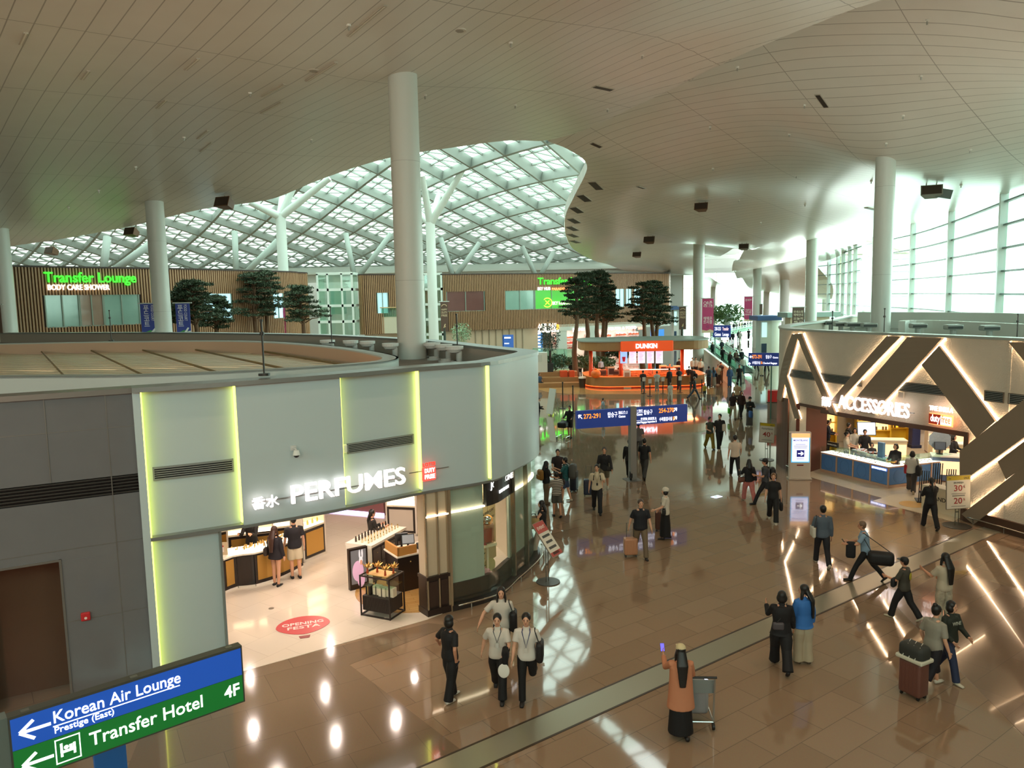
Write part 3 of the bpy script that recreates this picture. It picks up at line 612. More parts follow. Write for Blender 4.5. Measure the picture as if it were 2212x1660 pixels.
IW_ = Curve([(-7.05, 14.9), (-9.6, 18.5), (-10.5, 27), (-6.5, 32), (-3.6, 28.8), (-1.2, 24.5), (-0.25, 22)], 3)
mb = MB(); slab(mb, IW_, 0, IW_.L, 0, 3.4, -0.1, 0, 0, 1); struct(mb.build('wall_perfume_inside', mat('#d9c8b0', 0.5)))
for k, (x, y) in enumerate(((-5.6, 16.6), (-4.6, 18.2), (-6.8, 18.6), (-3.2, 18.9), (-5.4, 20.4), (-7.8, 21.3), (-3.0, 21.2), (-5.9, 23.2), (-8.2, 25), (-2.2, 23.6), (-4.4, 26))):
    spot('shop_lamp', (x, y, 3.28), (x, y, 0), 125, (1, 0.83, 0.70), 150, 0.5, 0.06)
c = at(850, 1290); mb = MB(); mb.cyl(c.x + 0.55, c.y + 0.55, 0, 0.014, 1.62, 48); struct(mb.build('floor_wood_disc', tilemat('herringbone', '#c49a5c', '#b98d50', '#9c763f', 0.5, 0.12, 20, 0.25, 0.004, 0.15)), 'round herringbone wood floor inlay')
mb = MB(); c = at(586, 1315, 0.01); mb.cyl(c.x, c.y, 0, 0.012, 0.07, 20); tag(mb.build('floor_socket', mat('#8d8274', 0.4, 0.5)), 'round grey floor socket in the cream shop floor', 'socket')
# balloon floor sticker
c = at(655, 1352, 0.012); t = thing('floor_sticker', 'red hot air balloon sticker on the shop floor reading OPENING FESTA', 'sticker', (c.x, c.y, 0.012), R(18))
RED = mat('#c8494c', 0.35); mb = MB(); bp = []
for k in range(40):
    a = 2 * math.pi * k / 40; x, y = math.cos(a), math.sin(a); bp.append((0.62 * x * (1 - 0.16 * max(0, -y)), 0.55 * y if y > 0 else 0.5 * y * (1 - .1 * abs(x))))
mb.prism(bp, 0, 0.004); mb.build('balloon', RED, t); mb = MB(); mb.prism([(-0.1, -0.72), (0.1, -0.72), (0.13, -0.58), (-0.13, -0.58)], 0, 0.004); mb.build('basket', mat('#8b3a3a', 0.5), t)
def flat(s_, size, x, y, z, m, par, **k): return text(s_, size, m, par, Matrix.Translation((x, y, z)), 0.001, 'CENTER', **k)
flat('OPENING', 0.22, 0, 0.05, 0.006, mat('#f3e4dc', 0.5), t, bold=0.015, width=0.95); flat('FESTA', 0.22, 0, -0.17, 0.006, mat('#f3e4dc', 0.5), t, bold=0.015, width=0.75)

BLACKW = mat('#241c1a', 0.3); GOLD = mat('#c2954a', 0.3, 0.5); WTOPM = mat('#f0e6d6', 0.25); LITP = glow('#ffe6c0', 2.2)
def facing(p, q): return math.atan2(q[1] - p[1], q[0] - p[0])
# curved cosmetics counter by the left jamb: three cabinet units and a continuous worktop
CC = Curve([tuple(at(487, 1283))[:2], tuple(at(515, 1272))[:2], tuple(at(553, 1268))[:2], tuple(at(610, 1250))[:2], tuple(at(657, 1226))[:2]], 6)
def unit(s0, s1, front, label, lit=False):
    t = thing('counter_unit', label, 'cabinet', (0, 0, 0)); mb = MB(); slab(mb, CC, s0 + .01, s1 - .01, 0.06, 0.9, -0.6, -0.02); mb.build('body', BLACKW, t)
    mb = MB(); slab(mb, CC, s0 + 0.08, s1 - 0.08, 0.16, 0.84, -0.03, -0.005); mb.build('front_panel', front, t); mb = MB(); slab(mb, CC, s0 + .01, s1 - .01, 0, 0.06, -0.6, 0.0); mb.build('plinth', WTOPM, t); return t
q = [0, CC.near(*tuple(at(515, 1272))[:2]), CC.near(*tuple(at(553, 1268))[:2]), CC.L]
unit(q[0], q[1], GOLD, 'short gold fronted counter unit touching the shop entrance jamb'); unit(q[1], q[2], BLACKW, 'plain black counter unit between two gold fronted ones'); u3 = unit(q[2], q[3], GOLD, 'wide gold fronted counter unit behind the two shoppers')
mb = MB(); slab(mb, CC, 0, CC.L, 0.9, 0.94, -0.7, 0.02); tag(mb.build('worktop', WTOPM), 'pale continuous worktop of the gold fronted cosmetics counter', 'worktop')
t = thing('tester_tray', 'glowing tester tray covered with small cosmetics on the gold fronted counter', 'display tray'); mb = MB(); slab(mb, CC, q[1] - 0.1, q[3] - 0.15, 0.945, 1.0, -0.55, -0.12); mb.build('light_box', glow('#fff0cf', 3.0), t)
mb = MB()
for k in range(70):
    s = q[1] + random.random() * (q[3] - q[1] - 0.3); o = -0.52 + 0.36 * random.random(); p = CC.pos(s, o); h = random.choice((0.03, 0.05, 0.09)); mb.cyl(p.x, p.y, 1.0, 1.0 + h, random.choice((0.015, 0.022)), 8)
tag(mb.build('testers', mat('#a8843f', 0.3, 0.4), t), kind='stuff')
p = CC.pos(q[1] * 0.5, -0.3); t = thing('card_stand', 'small white card stand with red text on the counter by the jamb', 'card stand', (p.x, p.y, 0.94), R(10)); mb = MB(); mb.box(-0.16, 0.16, -0.01, 0.02, 0, 0.34); mb.build('board', mat('#d8c3a0', 0.5), t); mb = MB(); mb.box(-0.07, 0.07, -0.016, -0.01, 0.08, 0.26); mb.build('card', mat('#f4e9e2', 0.5), t); mb = MB(); mb.box(-0.07, 0.07, -0.02, -0.012, 0.22, 0.26); mb.build('card_band', mat('#b8433c', 0.5), t)
p = CC.pos(q[1] * 0.5, -0.55); t = thing('till_screen', 'small black till screen behind the white card stand', 'monitor', (p.x, p.y, 0.94), R(10)); mb = MB(); mb.box(-0.15, 0.15, -0.02, 0.02, 0.16, 0.42); mb.build('screen', mat('#141414', 0.2), t); mb = MB(); mb.cyl(0, 0, 0, 0.02, 0.1); mb.cyl(0, 0, 0.02, 0.18, 0.02); mb.build('stand', mat('#1d1d1d', 0.4), t)
def shelf_unit(name, px, py, w, d, h, rz, label, low=GOLD, frame_m=None, n=3, lit=True):
    c = at(px, py); t = thing(name, label, 'display cabinet', (c.x, c.y, 0), rz); fm = frame_m or mat('#d8cdbd', 0.4)
    mb = MB(); mb.box(-w / 2, -w / 2 + 0.05, 0, d, 0, h); mb.box(w / 2 - 0.05, w / 2, 0, d, 0, h); mb.box(-w / 2, w / 2, d - 0.04, d, 0, h); mb.box(-w / 2, w / 2, 0, d, h - 0.05, h); mb.box(-w / 2, w / 2, 0, d, 0, 0.08); mb.build('carcass', fm, t)
    mb = MB(); mb.box(-w / 2 + 0.05, w / 2 - 0.05, 0, 0.03, 0.1, 0.95); mb.build('frame_panel', BLACKW, t); mb = MB(); mb.box(-w / 2 + 0.12, w / 2 - 0.12, -0.012, 0.0, 0.18, 0.87); mb.build('front_panel', low, t)
    for k in range(n): z = 1.0 + (h - 1.1) * k / n; mb = MB(); mb.box(-w / 2 + 0.05, w / 2 - 0.05, 0.02, d - 0.05, z, z + 0.03); mb.build('shelf', LITP if lit else fm, t)
    return c
rzc = facing(at(660, 1225), at(706, 1205))
c = shelf_unit('display_cabinet', 682, 1207, 0.95, 0.5, 2.2, rzc, 'white lit perfume cabinet with a gold panel, right of the two shoppers')
for k in range(4):
    mb = MB(); x = -0.3 + 0.2 * k; M_ = Matrix.Translation((c.x, c.y, 0)) @ Matrix.Rotation(rzc, 4, 'Z'); mb.rbox((0, 0, 0.055), (0.06, 0.05, 0.11), 0.012); mb.cyl(0, 0, 0.11, 0.15, 0.018, 8); o = mb.build('perfume_bottle', mat('#d9b46a', 0.1)); o.matrix_world = M_ @ Matrix.Translation((x, 0.16, 1.03)); tag(o, ['leftmost', 'second', 'third', 'rightmost'][k] + ' gold bottle on the lowest lit shelf of the white perfume cabinet', 'bottle', 'bottles in the white perfume cabinet')
for k, (px, py) in enumerate(((545, 1225), (600, 1210), (500, 1215))):
    a = at(px, py, 0.0); shelf_unit('back_cabinet', px, py, 1.3, 0.4, 2.3, R([20, 20, 35][k]), ['lit cosmetics cabinet behind the black dressed assistant', 'lit cosmetics cabinet between the shoppers and the white cabinet', 'lit cosmetics cabinet next to the entrance jamb'][k], GOLD)
# black display counter with bottles, cash desk, poster box, gift table, white rack
a0, a1 = at(805, 1262), at(880, 1215); rz = facing(a0, a1); L_ = 1.75
t = thing('display_counter', 'black drawer counter with a white top full of perfume bottles', 'counter', (a0.x, a0.y, 0), rz)
mb = MB(); mb.box(0, L_, 0, 0.75, 0, 1.0); mb.build('body', BLACKW, t); mb = MB(); mb.box(-0.04, L_ + 0.03, -0.04, 0.8, 1.0, 1.07); mb.box(-0.05, 0, -0.02, 0.78, 0, 1.0); mb.build('white_top', WTOPM, t)
for k in range(4):
    for zz_ in (0.3, 0.72):
        mb = MB(); mb.box(0.05 + k * 0.42, 0.43 + k * 0.42, -0.02, 0, zz_ - 0.2, zz_ + 0.2); dr = mb.build('drawer', mat('#2c2321', 0.3), t); mb = MB(); mb.ball((0.24 + k * 0.42, -0.035, zz_ + 0.08), 0.018, 8, 6); mb.build('knob', mat('#d8c9a8', 0.2, 0.8), dr)
Mc = Matrix.Translation((a0.x, a0.y, 0)) @ Matrix.Rotation(rz, 4, 'Z'); first = None; nb = 0
for row in range(3):
    for k in range(11):
        mb = MB(); hgt_ = 0.11 if row < 2 else 0.16
        if first is None or row == 2 and k == 0:
            dk = row == 2; mb.rbox((0, 0, hgt_ * 0.36), (0.05, 0.04, hgt_ * 0.7), 0.01); mb.cyl(0, 0, hgt_ * 0.7, hgt_, 0.017, 8, 1); first = mb.build('perfume_bottle', [mat('#e8d9b0', 0.1) if not dk else mat('#3a2c24', 0.1), mat('#c9a45a' if not dk else '#1b1614', 0.25, 0.5)]); o = first
        else: o = first.copy(); COL.objects.link(o)
        o.matrix_world = Mc @ Matrix.Translation((0.12 + k * 0.15, 0.16 + row * 0.2, 1.07)); tag(o, 'small gold capped perfume bottle in the front rows on the black drawer counter' if row < 2 else 'small dark perfume bottle in the back row on the black drawer counter', 'bottle', 'bottles on the black drawer counter' if row < 2 else 'dark bottles on the black drawer counter')
a0, a1 = at(862, 1283), at(925, 1262); rz = R(33); t = thing('cash_desk', 'black cash desk with a wooden shelf box beside the cream pillar', 'desk', (a0.x, a0.y, 0), rz)
mb = MB(); mb.box(0, 1.1, 0, 0.8, 0, 0.95); mb.build('body', BLACKW, t); mb = MB(); mb.box(-0.03, 1.13, -0.03, 0.83, 0.95, 0.99); mb.build('white_top', WTOPM, t); mb = MB(); mb.box(0, 0.06, 0, 0.8, 0.99, 1.22); mb.box(0, 0.55, 0.0, 0.04, 0.99, 1.22); mb.build('wooden_box', mat('#b98544', 0.5), t)
for k in range(2): mb = MB(); mb.ball((0.35 + 0.4 * k, -0.02, 0.8), 0.02, 8, 6); mb.build('knob', mat('#d8c9a8', 0.2, 0.8), t)
Md = Matrix.Translation((a0.x, a0.y, 0)) @ Matrix.Rotation(rz, 4, 'Z')
for k, (x, y, tl) in enumerate(((0.45, 0.3, -20), (0.4, 0.62, 160))):
    t = thing('till_screen', ['grey till screen facing outward on the black cash desk', 'black customer screen turned away on the cash desk'][k], 'monitor'); t.matrix_world = Md @ Matrix.Translation((x, y, 0.99)) @ Matrix.Rotation(R(tl), 4, 'Z')
    mb = MB(); T = Matrix.Translation((0, 0, 0.3)) @ Matrix.Rotation(R(-25), 4, 'X'); mb.box(-0.17, 0.17, 0, 0.03, -0.12, 0.14, 0, T); mb.build('screen', mat('#1c1c1e', 0.3), t); mb = MB(); mb.box(-0.15, 0.15, -0.004, 0, -0.1, 0.12, 0, T); mb.build('display', mat('#8a8f94', 0.2, 0, 0.25), t); mb = MB(); mb.cyl(0, 0.05, 0, 0.28, 0.03); mb.cyl(0, 0.05, 0, 0.02, 0.11); mb.build('stand', BLACKW, t)
t = thing('printer', 'black receipt printer at the front of the cash desk', 'printer'); t.matrix_world = Md @ Matrix.Translation((0.85, 0.2, 0.99)); mb = MB(); mb.rbox((0, 0, 0.08), (0.34, 0.28, 0.16), 0.03); mb.build('case', mat('#1b1817', 0.35), t); mb = MB(); mb.box(-0.1, 0.1, -0.146, -0.138, 0.06, 0.1); mb.build('slot', mat('#4a4744', 0.4), t)
a0, a1 = at(757, 1278), at(797, 1268); rz = facing(a0, a1); t = thing('poster_box', 'black framed light box poster of a person in a pink furry coat and bunny ears', 'poster', (a0.x, a0.y, 0), rz); wq = (a1 - a0).length
mb = MB(); mb.box(0, wq, 0, 0.12, 0, 1.12); mb.build('frame', BLACKW, t); mb = MB(); mb.box(0.05, wq - 0.05, -0.006, 0, 0.16, 1.07); mb.build('poster', mat('#6f6e72', 0.4, 0, 0.35), t)
mb = MB(); mb.ball((wq * 0.45, -0.006, 0.5), (wq * 0.3, 0.003, 0.28), 16, 10); mb.ball((wq * 0.6, -0.007, 0.25), (wq * 0.2, 0.003, 0.2), 14, 8); mb.build('pink_coat', mat('#d8a9c4', 0.5, 0, 0.5), t)
mb = MB(); mb.ball((wq * 0.62, -0.008, 0.78), (wq * 0.1, 0.003, 0.1), 12, 8); mb.ball((wq * 0.56, -0.008, 0.95), (wq * 0.045, 0.003, 0.12), 10, 8); mb.ball((wq * 0.7, -0.008, 0.95), (wq * 0.045, 0.003, 0.12), 10, 8); mb.build('hat', mat('#e8e4ea', 0.5, 0, 0.5), t); mb = MB(); mb.ball((wq * 0.63, -0.011, 0.72), (wq * 0.07, 0.003, 0.07), 10, 8); mb.build('face', mat('#d69a80', 0.5, 0, 0.4), t)
a0, a1 = at(781, 1330), at(843, 1342); rz = facing(a0, a1); w_ = (a1 - a0).length; d_ = 0.62
t = thing('gift_table', 'black framed glass gift table over a dark wicker drawer', 'table', (a0.x, a0.y, 0), rz); mb = MB()
for x in (0, w_):
    for y in (0, d_): mb.box(x - 0.015, x + 0.015, y - 0.015, y + 0.015, 0, 1.02)
for z in (0.03, 1.0):
    mb.box(0, w_, -0.015, 0.015, z - 0.015, z + 0.015); mb.box(0, w_, d_ - 0.015, d_ + 0.015, z - 0.015, z + 0.015); mb.box(-0.015, 0.015, 0, d_, z - 0.015, z + 0.015); mb.box(w_ - 0.015, w_ + 0.015, 0, d_, z - 0.015, z + 0.015)
mb.build('frame', BLACKW, t); mb = MB(); mb.box(0.02, w_ - 0.02, 0.02, d_ - 0.02, 0.995, 1.005); mb.box(0.02, w_ - 0.02, 0.02, d_ - 0.02, 0.74, 0.75); mb.build('glass_shelves', glassmat('#f3fff8', 0.12, 1.0), t)
mb = MB(); mb.box(0.03, w_ - 0.03, 0.03, d_ - 0.03, 0.14, 0.5); 
for k in range(24): x = 0.04 + (w_ - 0.08) * k / 24; mb.box(x, x + 0.012, 0.018, 0.03, 0.16, 0.48)
mb.build('wicker_drawer', mat('#2f2622', 0.6), t)
Mt = Matrix.Translation((a0.x, a0.y, 0)) @ Matrix.Rotation(rz, 4, 'Z')
mb = MB(); mb.box(0.12, w_ - 0.12, 0.12, d_ - 0.12, 0, 0.02); o = mb.build('display_tray', mat('#e8b878', 0.4)); o.matrix_world = Mt @ Matrix.Translation((0, 0, 1.005)); tag(o, 'orange display tray on the glass gift table', 'tray')
for k, (x, y) in enumerate(((0.12, 0.15), (0.3, 0.3), (w_ - 0.22, 0.18), (w_ - 0.12, 0.38))):
    t = thing('gold_leaf_ornament', ['gold leaf ornament at the front corner of the gift table', 'gold leaf ornament in the middle of the gift table', 'bushy gold leaf ornament at the near right of the gift table', 'gold leaf ornament at the rear right of the gift table'][k], 'ornament'); t.matrix_world = Mt @ Matrix.Translation((x, y, 1.026)); mb = MB(); mb.cyl(0, 0, 0, 0.12, 0.03, 10, 0, 0.018); mb.build('bottle', mat('#b4502f', 0.2), t); mb = MB()
    for q_ in range(9): an = q_ * 2.4; el = 0.3 + 0.09 * q_; d0 = Vector((math.cos(an) * math.cos(el), math.sin(an) * math.cos(el), math.sin(el))); mb.tube([Vector((0, 0, 0.13)), Vector((0, 0, 0.13)) + d0 * 0.08, Vector((0, 0, 0.13)) + d0 * 0.17], [0.008, 0.028, 0.004], 6, flat=0.25)
    mb.build('leaves', GOLD, t)
for k in range(4):
    mb = MB(); mb.rbox((0, 0, 0.11), (0.2 if k else 0.14, 0.16, 0.22), 0.01); t = thing('gift_box', ['black gift box at the left on the wicker drawer', 'cream gift box with a gold deer motif on the wicker drawer', 'cream ribboned gift box in the middle of the wicker drawer', 'cream gift box at the right end of the wicker drawer'][k], 'gift box', group='gift boxes on the gift table'); t.matrix_world = Mt @ Matrix.Translation((0.13 + 0.2 * k, 0.2 + 0.05 * (k % 2), 0.5)); mb.build('box', mat('#e6d9bf' if k else '#1d1917', 0.5), t); mb = MB(); mb.box(-0.012, 0.012, -0.085, -0.08, 0, 0.22); mb.build('ribbon', mat('#2a211c' if k else '#b89a58', 0.5), t)
rk = at(880, 1152); shelf_unit('white_rack', 868, 1158, 1.05, 0.6, 1.55, R(-12), 'white slatted display rack in the depth of the perfume shop', mat('#cfc5b8', 0.5), mat('#e6ddd2', 0.4), 2)
shelf_unit('dark_rack', 905, 1130, 1.1, 0.5, 1.8, R(10), 'dark stocked rack behind the white slatted one', BLACKW, mat('#3a2e2c', 0.5), 3)
t = thing('light_plinth', 'low plinth with a violet lit edge at the back of the perfume shop', 'plinth', tuple(at(745, 1108)), R(-20)); mb = MB(); mb.box(-1.2, 1.6, 0, 0.9, 0, 0.45); mb.build('body', mat('#8a5a5c', 0.3), t); mb = MB(); mb.box(-1.22, 1.62, -0.03, 0, 0.02, 0.1); mb.build('light_edge', glow('#cfc4ff', 3), t)

# cream pillar, storefront
mb = MB(); slab(mb, FL, S_pil, S_gl, 0.0, ZB - 0.05, -0.42, -0.06); struct(mb.build('wall_pillar', mat('#cbb89c', 0.45)), 'cream panelled pillar')
t = thing('pillar_base', 'dark panelled base of the cream pillar by the shop entrance', 'base panel'); mb = MB(); slab(mb, FL, S_pil - .02, S_gl - .03, 0, 0.95, -0.44, -0.02); slab(mb, FL, S_pil - .04, S_gl - .01, 0, 0.16, -0.44, 0.02); slab(mb, FL, S_pil - .04, S_gl - .01, 0.9, 0.98, -0.44, 0.02); mb.build('body', mat('#2b1f1b', 0.35), t)
mid = (S_pil + S_gl) / 2; mb = MB()
for a, b in ((S_pil + .03, mid - .04), (mid + .04, S_gl - .08)): slab(mb, FL, a, b, 0.22, 0.84, -0.02, 0.0)
mb.build('panels', mat('#3a2a24', 0.3), t)
mb = MB()
for s in (S_pil, mid, S_gl - 0.05): slab(mb, FL, s - 0.02, s + 0.02, 0.0, ZB - .06, -0.06, 0.0)
slab(mb, FL, S_gl - .03, S_gl + .03, 0, ZB - .06, -0.1, 0.04); struct(mb.build('trim_9', mat('#b9a88e', 0.25, 0.7)))
zL = FL.hit(1010, 1106)[1]; S_m = sx(1056, 1200)
mb = MB(); slab(mb, FL, S_pil, S_gl, zL + 0.02, zL + 0.06, -0.05, 0.0); slab(mb, FL, S_gl + 0.03, S_m, zL, zL + 0.04, -0.16, -0.1); slab(mb, FL, sx(1112, 1100), S_end - 0.3, zL, zL + 0.04, -0.16, -0.1); tag(mb.build('light_line', glow('#ffe4c4', 5)), 'warm white light line running round the pillar and shop window', 'light')
mb = MB(); slab(mb, FL, S_gl + .03, S_m, 0.62, ZB - .06, -0.24, -0.18); slab(mb, FL, sx(1112, 1100), S_end, 0.62, ZB - .06, -0.24, -0.18); struct(mb.build('wall_mint', mat('#b4bcb0', 0.4)), 'mint panel behind the curved shop window')
mb = MB(); slab(mb, FL, S_gl + .03, S_end, 0, 0.62, -0.26, -0.14); slab(mb, FL, S_gl, S_end, 0.0, 0.14, -0.26, 0.05); struct(mb.build('baseboard_shop', mat('#2d2826', 0.35)), 'dark base of the curved shop window')
mb = MB(); slab(mb, FL, S_gl + .03, S_end, 0.1, ZB - .06, -0.07, -0.05); struct(mb.build('window_4', glassmat('#fafffc', 0.07, 1.0)), 'curved glass of the shop window')
S_x = sx(1112, 1100); mb = MB(); slab(mb, FL, S_m, S_x, 0.62, ZB - .06, -0.62, -0.58); struct(mb.build('wall_display', mat('#e0c592', 0.5)), 'cream back of the shop window display')
p = FL.pos((S_m + S_x) / 2, -0.3); area_light('display_lamp', (p.x, p.y, 3.0), (p.x, p.y, 0), 0.4, 0.3, 22, (1, 0.82, 0.6))
M, wd, zz = sign_on(FL, (1062, 1052), (1111, 1035), -0.02); zs0, zs1 = FL.hit(1085, 1083)[1], FL.hit(1085, 1022)[1]
t = thing('window_sign', 'black sign with white lettering over the curved shop window', 'sign'); mb = MB(); slab(mb, FL, S_m, S_x, zs0, ZB - .04, -0.16, -0.04); mb.build('panel', mat('#1a1718', 0.4), t)
text('JO MALONE', 0.22, glow('#ffffff', 1.2), t, M, 0.01, bold=0.01, name='lettering', width=wd); M3, wd3, _ = sign_on(FL, (1080, 1064), (1100, 1057), -0.02); text('LONDON', 0.12, glow('#ffffff', 1.0), t, M3, 0.01, bold=0.01, name='lettering', width=wd3)
M, wd, zz = sign_on(FL, (1073, 1128), (1108, 1105), -0.56); t = thing('wall_lettering', 'brown slogan lettering on the cream back of the window display', 'lettering'); text('CRAFT YOUR SCENT', 0.09, mat('#5a4632', 0.5), t, M, 0.004, name='lettering', width=wd); M[2][3] -= 0.2; text('BE UNIQUELY YOU', 0.09, mat('#5a4632', 0.5), t, M, 0.004, name='lettering', width=wd)
def disp(px, py, off):
    s, z = FL.hit(px, py); p = FL.pos(s, off); return (p.x, p.y, z)
DZ = 0.62
q = disp(1080, 1128, -0.36); mb = MB(); mb.ball((0, 0, 0), 0.14, 16, 10); o = mb.build('paper_orange', mat('#e39a4a', 0.5), None, True, q); tag(o, 'orange ball hanging in the curved shop window', 'ornament'); mb = MB(); mb.tube([(0, 0, 0.14), (0, 0, ZB - q[2] - 0.1)], 0.004, 5); mb.build('thread', mat('#8a7a60'), o)
q = disp(1077, 1190, -0.34); t = thing('giant_perfume_bottle', 'oversized clear perfume bottle with a silver cap in the shop window', 'bottle', (q[0], q[1], 1.35), 0.7); mb = MB(); mb.rbox((0, 0, 0.25), (0.34, 0.2, 0.5), 0.03); mb.build('flask', glassmat('#f0dcd0', 0.2, 0.7), t); mb = MB(); mb.rbox((0, 0, 0.2), (0.24, 0.12, 0.34), 0.02); mb.build('label_panel', mat('#c04a3c', 0.4), t); mb = MB(); mb.cyl(0, 0, 0.5, 0.56, 0.07); mb.ball((0, 0, 0.63), (0.12, 0.12, 0.09), 16, 8); mb.build('cap', mat('#d8d8d4', 0.12, 1), t, True)
mb = MB(); mb.box(-0.2, 0.2, -0.14, 0.14, 1.28, 1.35); mb.cyl(0, 0, DZ, 1.28, 0.03, 10); o = mb.build('display_stand', mat('#e8d9b8', 0.4), None, False, (q[0], q[1], 0)); o.rotation_euler = (0, 0, 0.7); tag(o, 'cream stand carrying the oversized perfume bottle', 'stand')
q = disp(1066, 1180, -0.45); t = thing('window_plant', 'dark leafy garland climbing the edge of the shop window display', 'plant', (q[0], q[1], DZ)); mb = MB(); mb.tube([(0, 0, 0), (0.02, 0, 1.0), (0, 0, 1.9)], 0.012, 6); mb.build('stem', mat('#4a3a22'), t); mb = MB()
for k in range(46): z = 0.1 + 1.8 * k / 46; an = k * 2.4; d0 = Vector((math.cos(an), math.sin(an), 0.5)); mb.tube([Vector((0, 0, z)), Vector((0, 0, z)) + d0 * 0.07, Vector((0, 0, z)) + d0 * 0.13], [0.004, 0.03, 0.003], 5, flat=0.25)
mb.build('leaves', mat('#31412a', 0.5), t)
for k, (px, py, c_, r_) in enumerate(((1070, 1245, '#c99a9a', 0.16), (1064, 1185, '#9b3d3a', 0.1))):
    q = disp(px, py, -0.36); t = thing('paper_flower', ['large pale pink paper flower low in the shop window', 'dark red paper flower beside the oversized bottle'][k], 'flower', (q[0], q[1], q[2])); mb = MB()
    for j in range(22): an = j * 2.4; rr = r_ * (0.35 + 0.65 * j / 22); d0 = Vector((math.cos(an) * rr, -0.03, math.sin(an) * rr)); mb.ball(tuple(d0), (r_ * 0.3, 0.03, r_ * 0.3), 8, 6)
    mb.build('petals', mat(c_, 0.6), t, True); mb = MB(); mb.tube([(0, 0.04, 0), (0, 0.06, DZ - q[2])], 0.012, 6); mb.build('stem', mat('#5a4a34'), t)
q = disp(1088, 1226, -0.4); mb = MB(); mb.cyl(0, 0, -0.01, 0.01, 0.2, 24, T=Matrix.Rotation(R(90), 4, 'X')); mb.cyl(0, 0, DZ - q[2], -0.15, 0.015, 8); o = mb.build('lemon_disc', mat('#d8c487', 0.5), None, False, q); tag(o, 'round pale yellow slice standing low in the shop window', 'ornament'); o.rotation_euler = (0, 0, 0.8)
t = thing('bumper_rail', 'steel bumper rail along the foot of the curved shop window', 'rail'); mb = MB(); s0, s1 = sx(985, 1330), S_end - 0.1; PT = []
for k in range(30): p = FL.pos(s0 + (s1 - s0) * k / 29, 0.16); PT.append((p.x, p.y, 0.17))
mb.tube(PT, 0.022, 8); mb.build('rail', mat('#b8b2a8', 0.2, 0.9), t, True)
for k in range(7): p = PT[2 + 4 * k]; mb = MB(); mb.tube([(p[0], p[1], 0), (p[0], p[1], 0.17)], 0.012, 6); mb.build('bracket', mat('#9a9488', 0.3, 0.8), t)
mb = MB()
for px in (1112, 1140): s = sx(px, 1150); slab(mb, FL, s - 0.025, s + 0.025, 0.0, ZB, -0.1, 0.02)
struct(mb.build('trim_10', mat('#8f8a78', 0.25, 0.8)), 'steel posts of the curved shop window')
# hotel and lounge direction sign by the bridge
TL, TR = atY(20, 1547, 7.9), atY(520, 1410, 9.55); dz = (TL.z + TR.z) / 2
t = thing('direction_sign', 'blue and green lit sign pointing to the lounge and the transfer hotel', 'sign'); xd = Vector((TR.x - TL.x, TR.y - TL.y, 0)); Ls = xd.length; h = 0.72
M = frame((TL.x, TL.y, dz - h), xd); t.matrix_world = M
mb = MB(); mb.box(-0.02, Ls + 0.02, -0.02, h + 0.03, -0.14, -0.005); mb.build('case', mat('#55564f', 0.4, 0.4), t); mb = MB(); mb.box(0, Ls, h / 2, h, -0.005, 0); mb.build('blue_panel', mat('#1d4fae', 0.4, 0, 0.55), t); mb = MB(); mb.box(0, Ls, 0, h / 2 - 0.006, -0.005, 0); mb.build('green_panel', mat('#136a2a', 0.4, 0, 0.5), t)
WT = glow('#ffffff', 1.6)
def st(s_, size, x, y, w=None, **k): return text(s_, size, WT, t, Matrix.Translation((x * Ls, y * h, 0.002)), 0.004, 'LEFT', width=w and w * Ls, bold=k.get('bold', 0.006), name='lettering')
st('Korean Air Lounge', 0.2, 0.155, 0.735, 0.54); st('Prestige (East)', 0.105, 0.157, 0.565, 0.24); st('Transfer Hotel', 0.23, 0.29, 0.16, 0.505); st('4F', 0.22, 0.905, 0.16, 0.077, bold=0.015)
mb = MB(); mb.box(0.155 * Ls, 0.695 * Ls, 0.675 * h, 0.69 * h, 0, 0.004); mb.build('underline', WT, t)
def arrow(mb, x, y, L_, w, ang=0, T0=None):
    T = (T0 or Matrix()) @ Matrix.Translation((x, y, 0)) @ Matrix.Rotation(R(ang), 4, 'Z')
    mb.box(0, L_, -w / 2, w / 2, 0.001, 0.004, 0, T)
    for s in (-1, 1): mb.box(0, L_ * 0.58, -w / 2, w / 2, 0.001, 0.0045, 0, T @ Matrix.Rotation(R(38 * s), 4, 'Z'))
mb = MB(); arrow(mb, 0.03 * Ls, 0.75 * h, 0.3, 0.035); mb.build('arrow', WT, t); mb = MB(); arrow(mb, 0.03 * Ls, 0.22 * h, 0.3, 0.035); mb.build('arrow', WT, t)
mb = MB(); X0, X1, Y0_, Y1_ = 0.155 * Ls, 0.255 * Ls, 0.05 * h, 0.45 * h
for b_ in ((X0, X1, Y0_, Y0_ + .012), (X0, X1, Y1_ - .012, Y1_), (X0, X0 + .012, Y0_, Y1_), (X1 - .012, X1, Y0_, Y1_)): mb.box(*b_, 0.001, 0.004)
xa, xb, ya = X0 + .05, X1 - .05, Y0_ + .07; mb.box(xa, xa + .025, ya, ya + .16, .001, .004); mb.box(xb - .025, xb, ya, ya + .13, .001, .004); mb.box(xa, xb, ya + .04, ya + .07, .001, .004); mb.box(xa + .09, xb - .03, ya + .075, ya + .12, .001, .004); mb.ball((xa + .06, ya + .1, .002), (.025, .025, .002), 10, 6); mb.build('bed_pictogram', WT, t)
for x in (0.06, 0.5, 0.95):
    mb = MB(); T = Matrix.Translation((x * Ls, h + 0.03, -0.07)); mb.box(-0.04, 0.04, -0.004, 0.006, -0.03, 0.03, 0, T); mb.build('bolt_plate', mat('#7f8078', 0.3, 0.6), t)
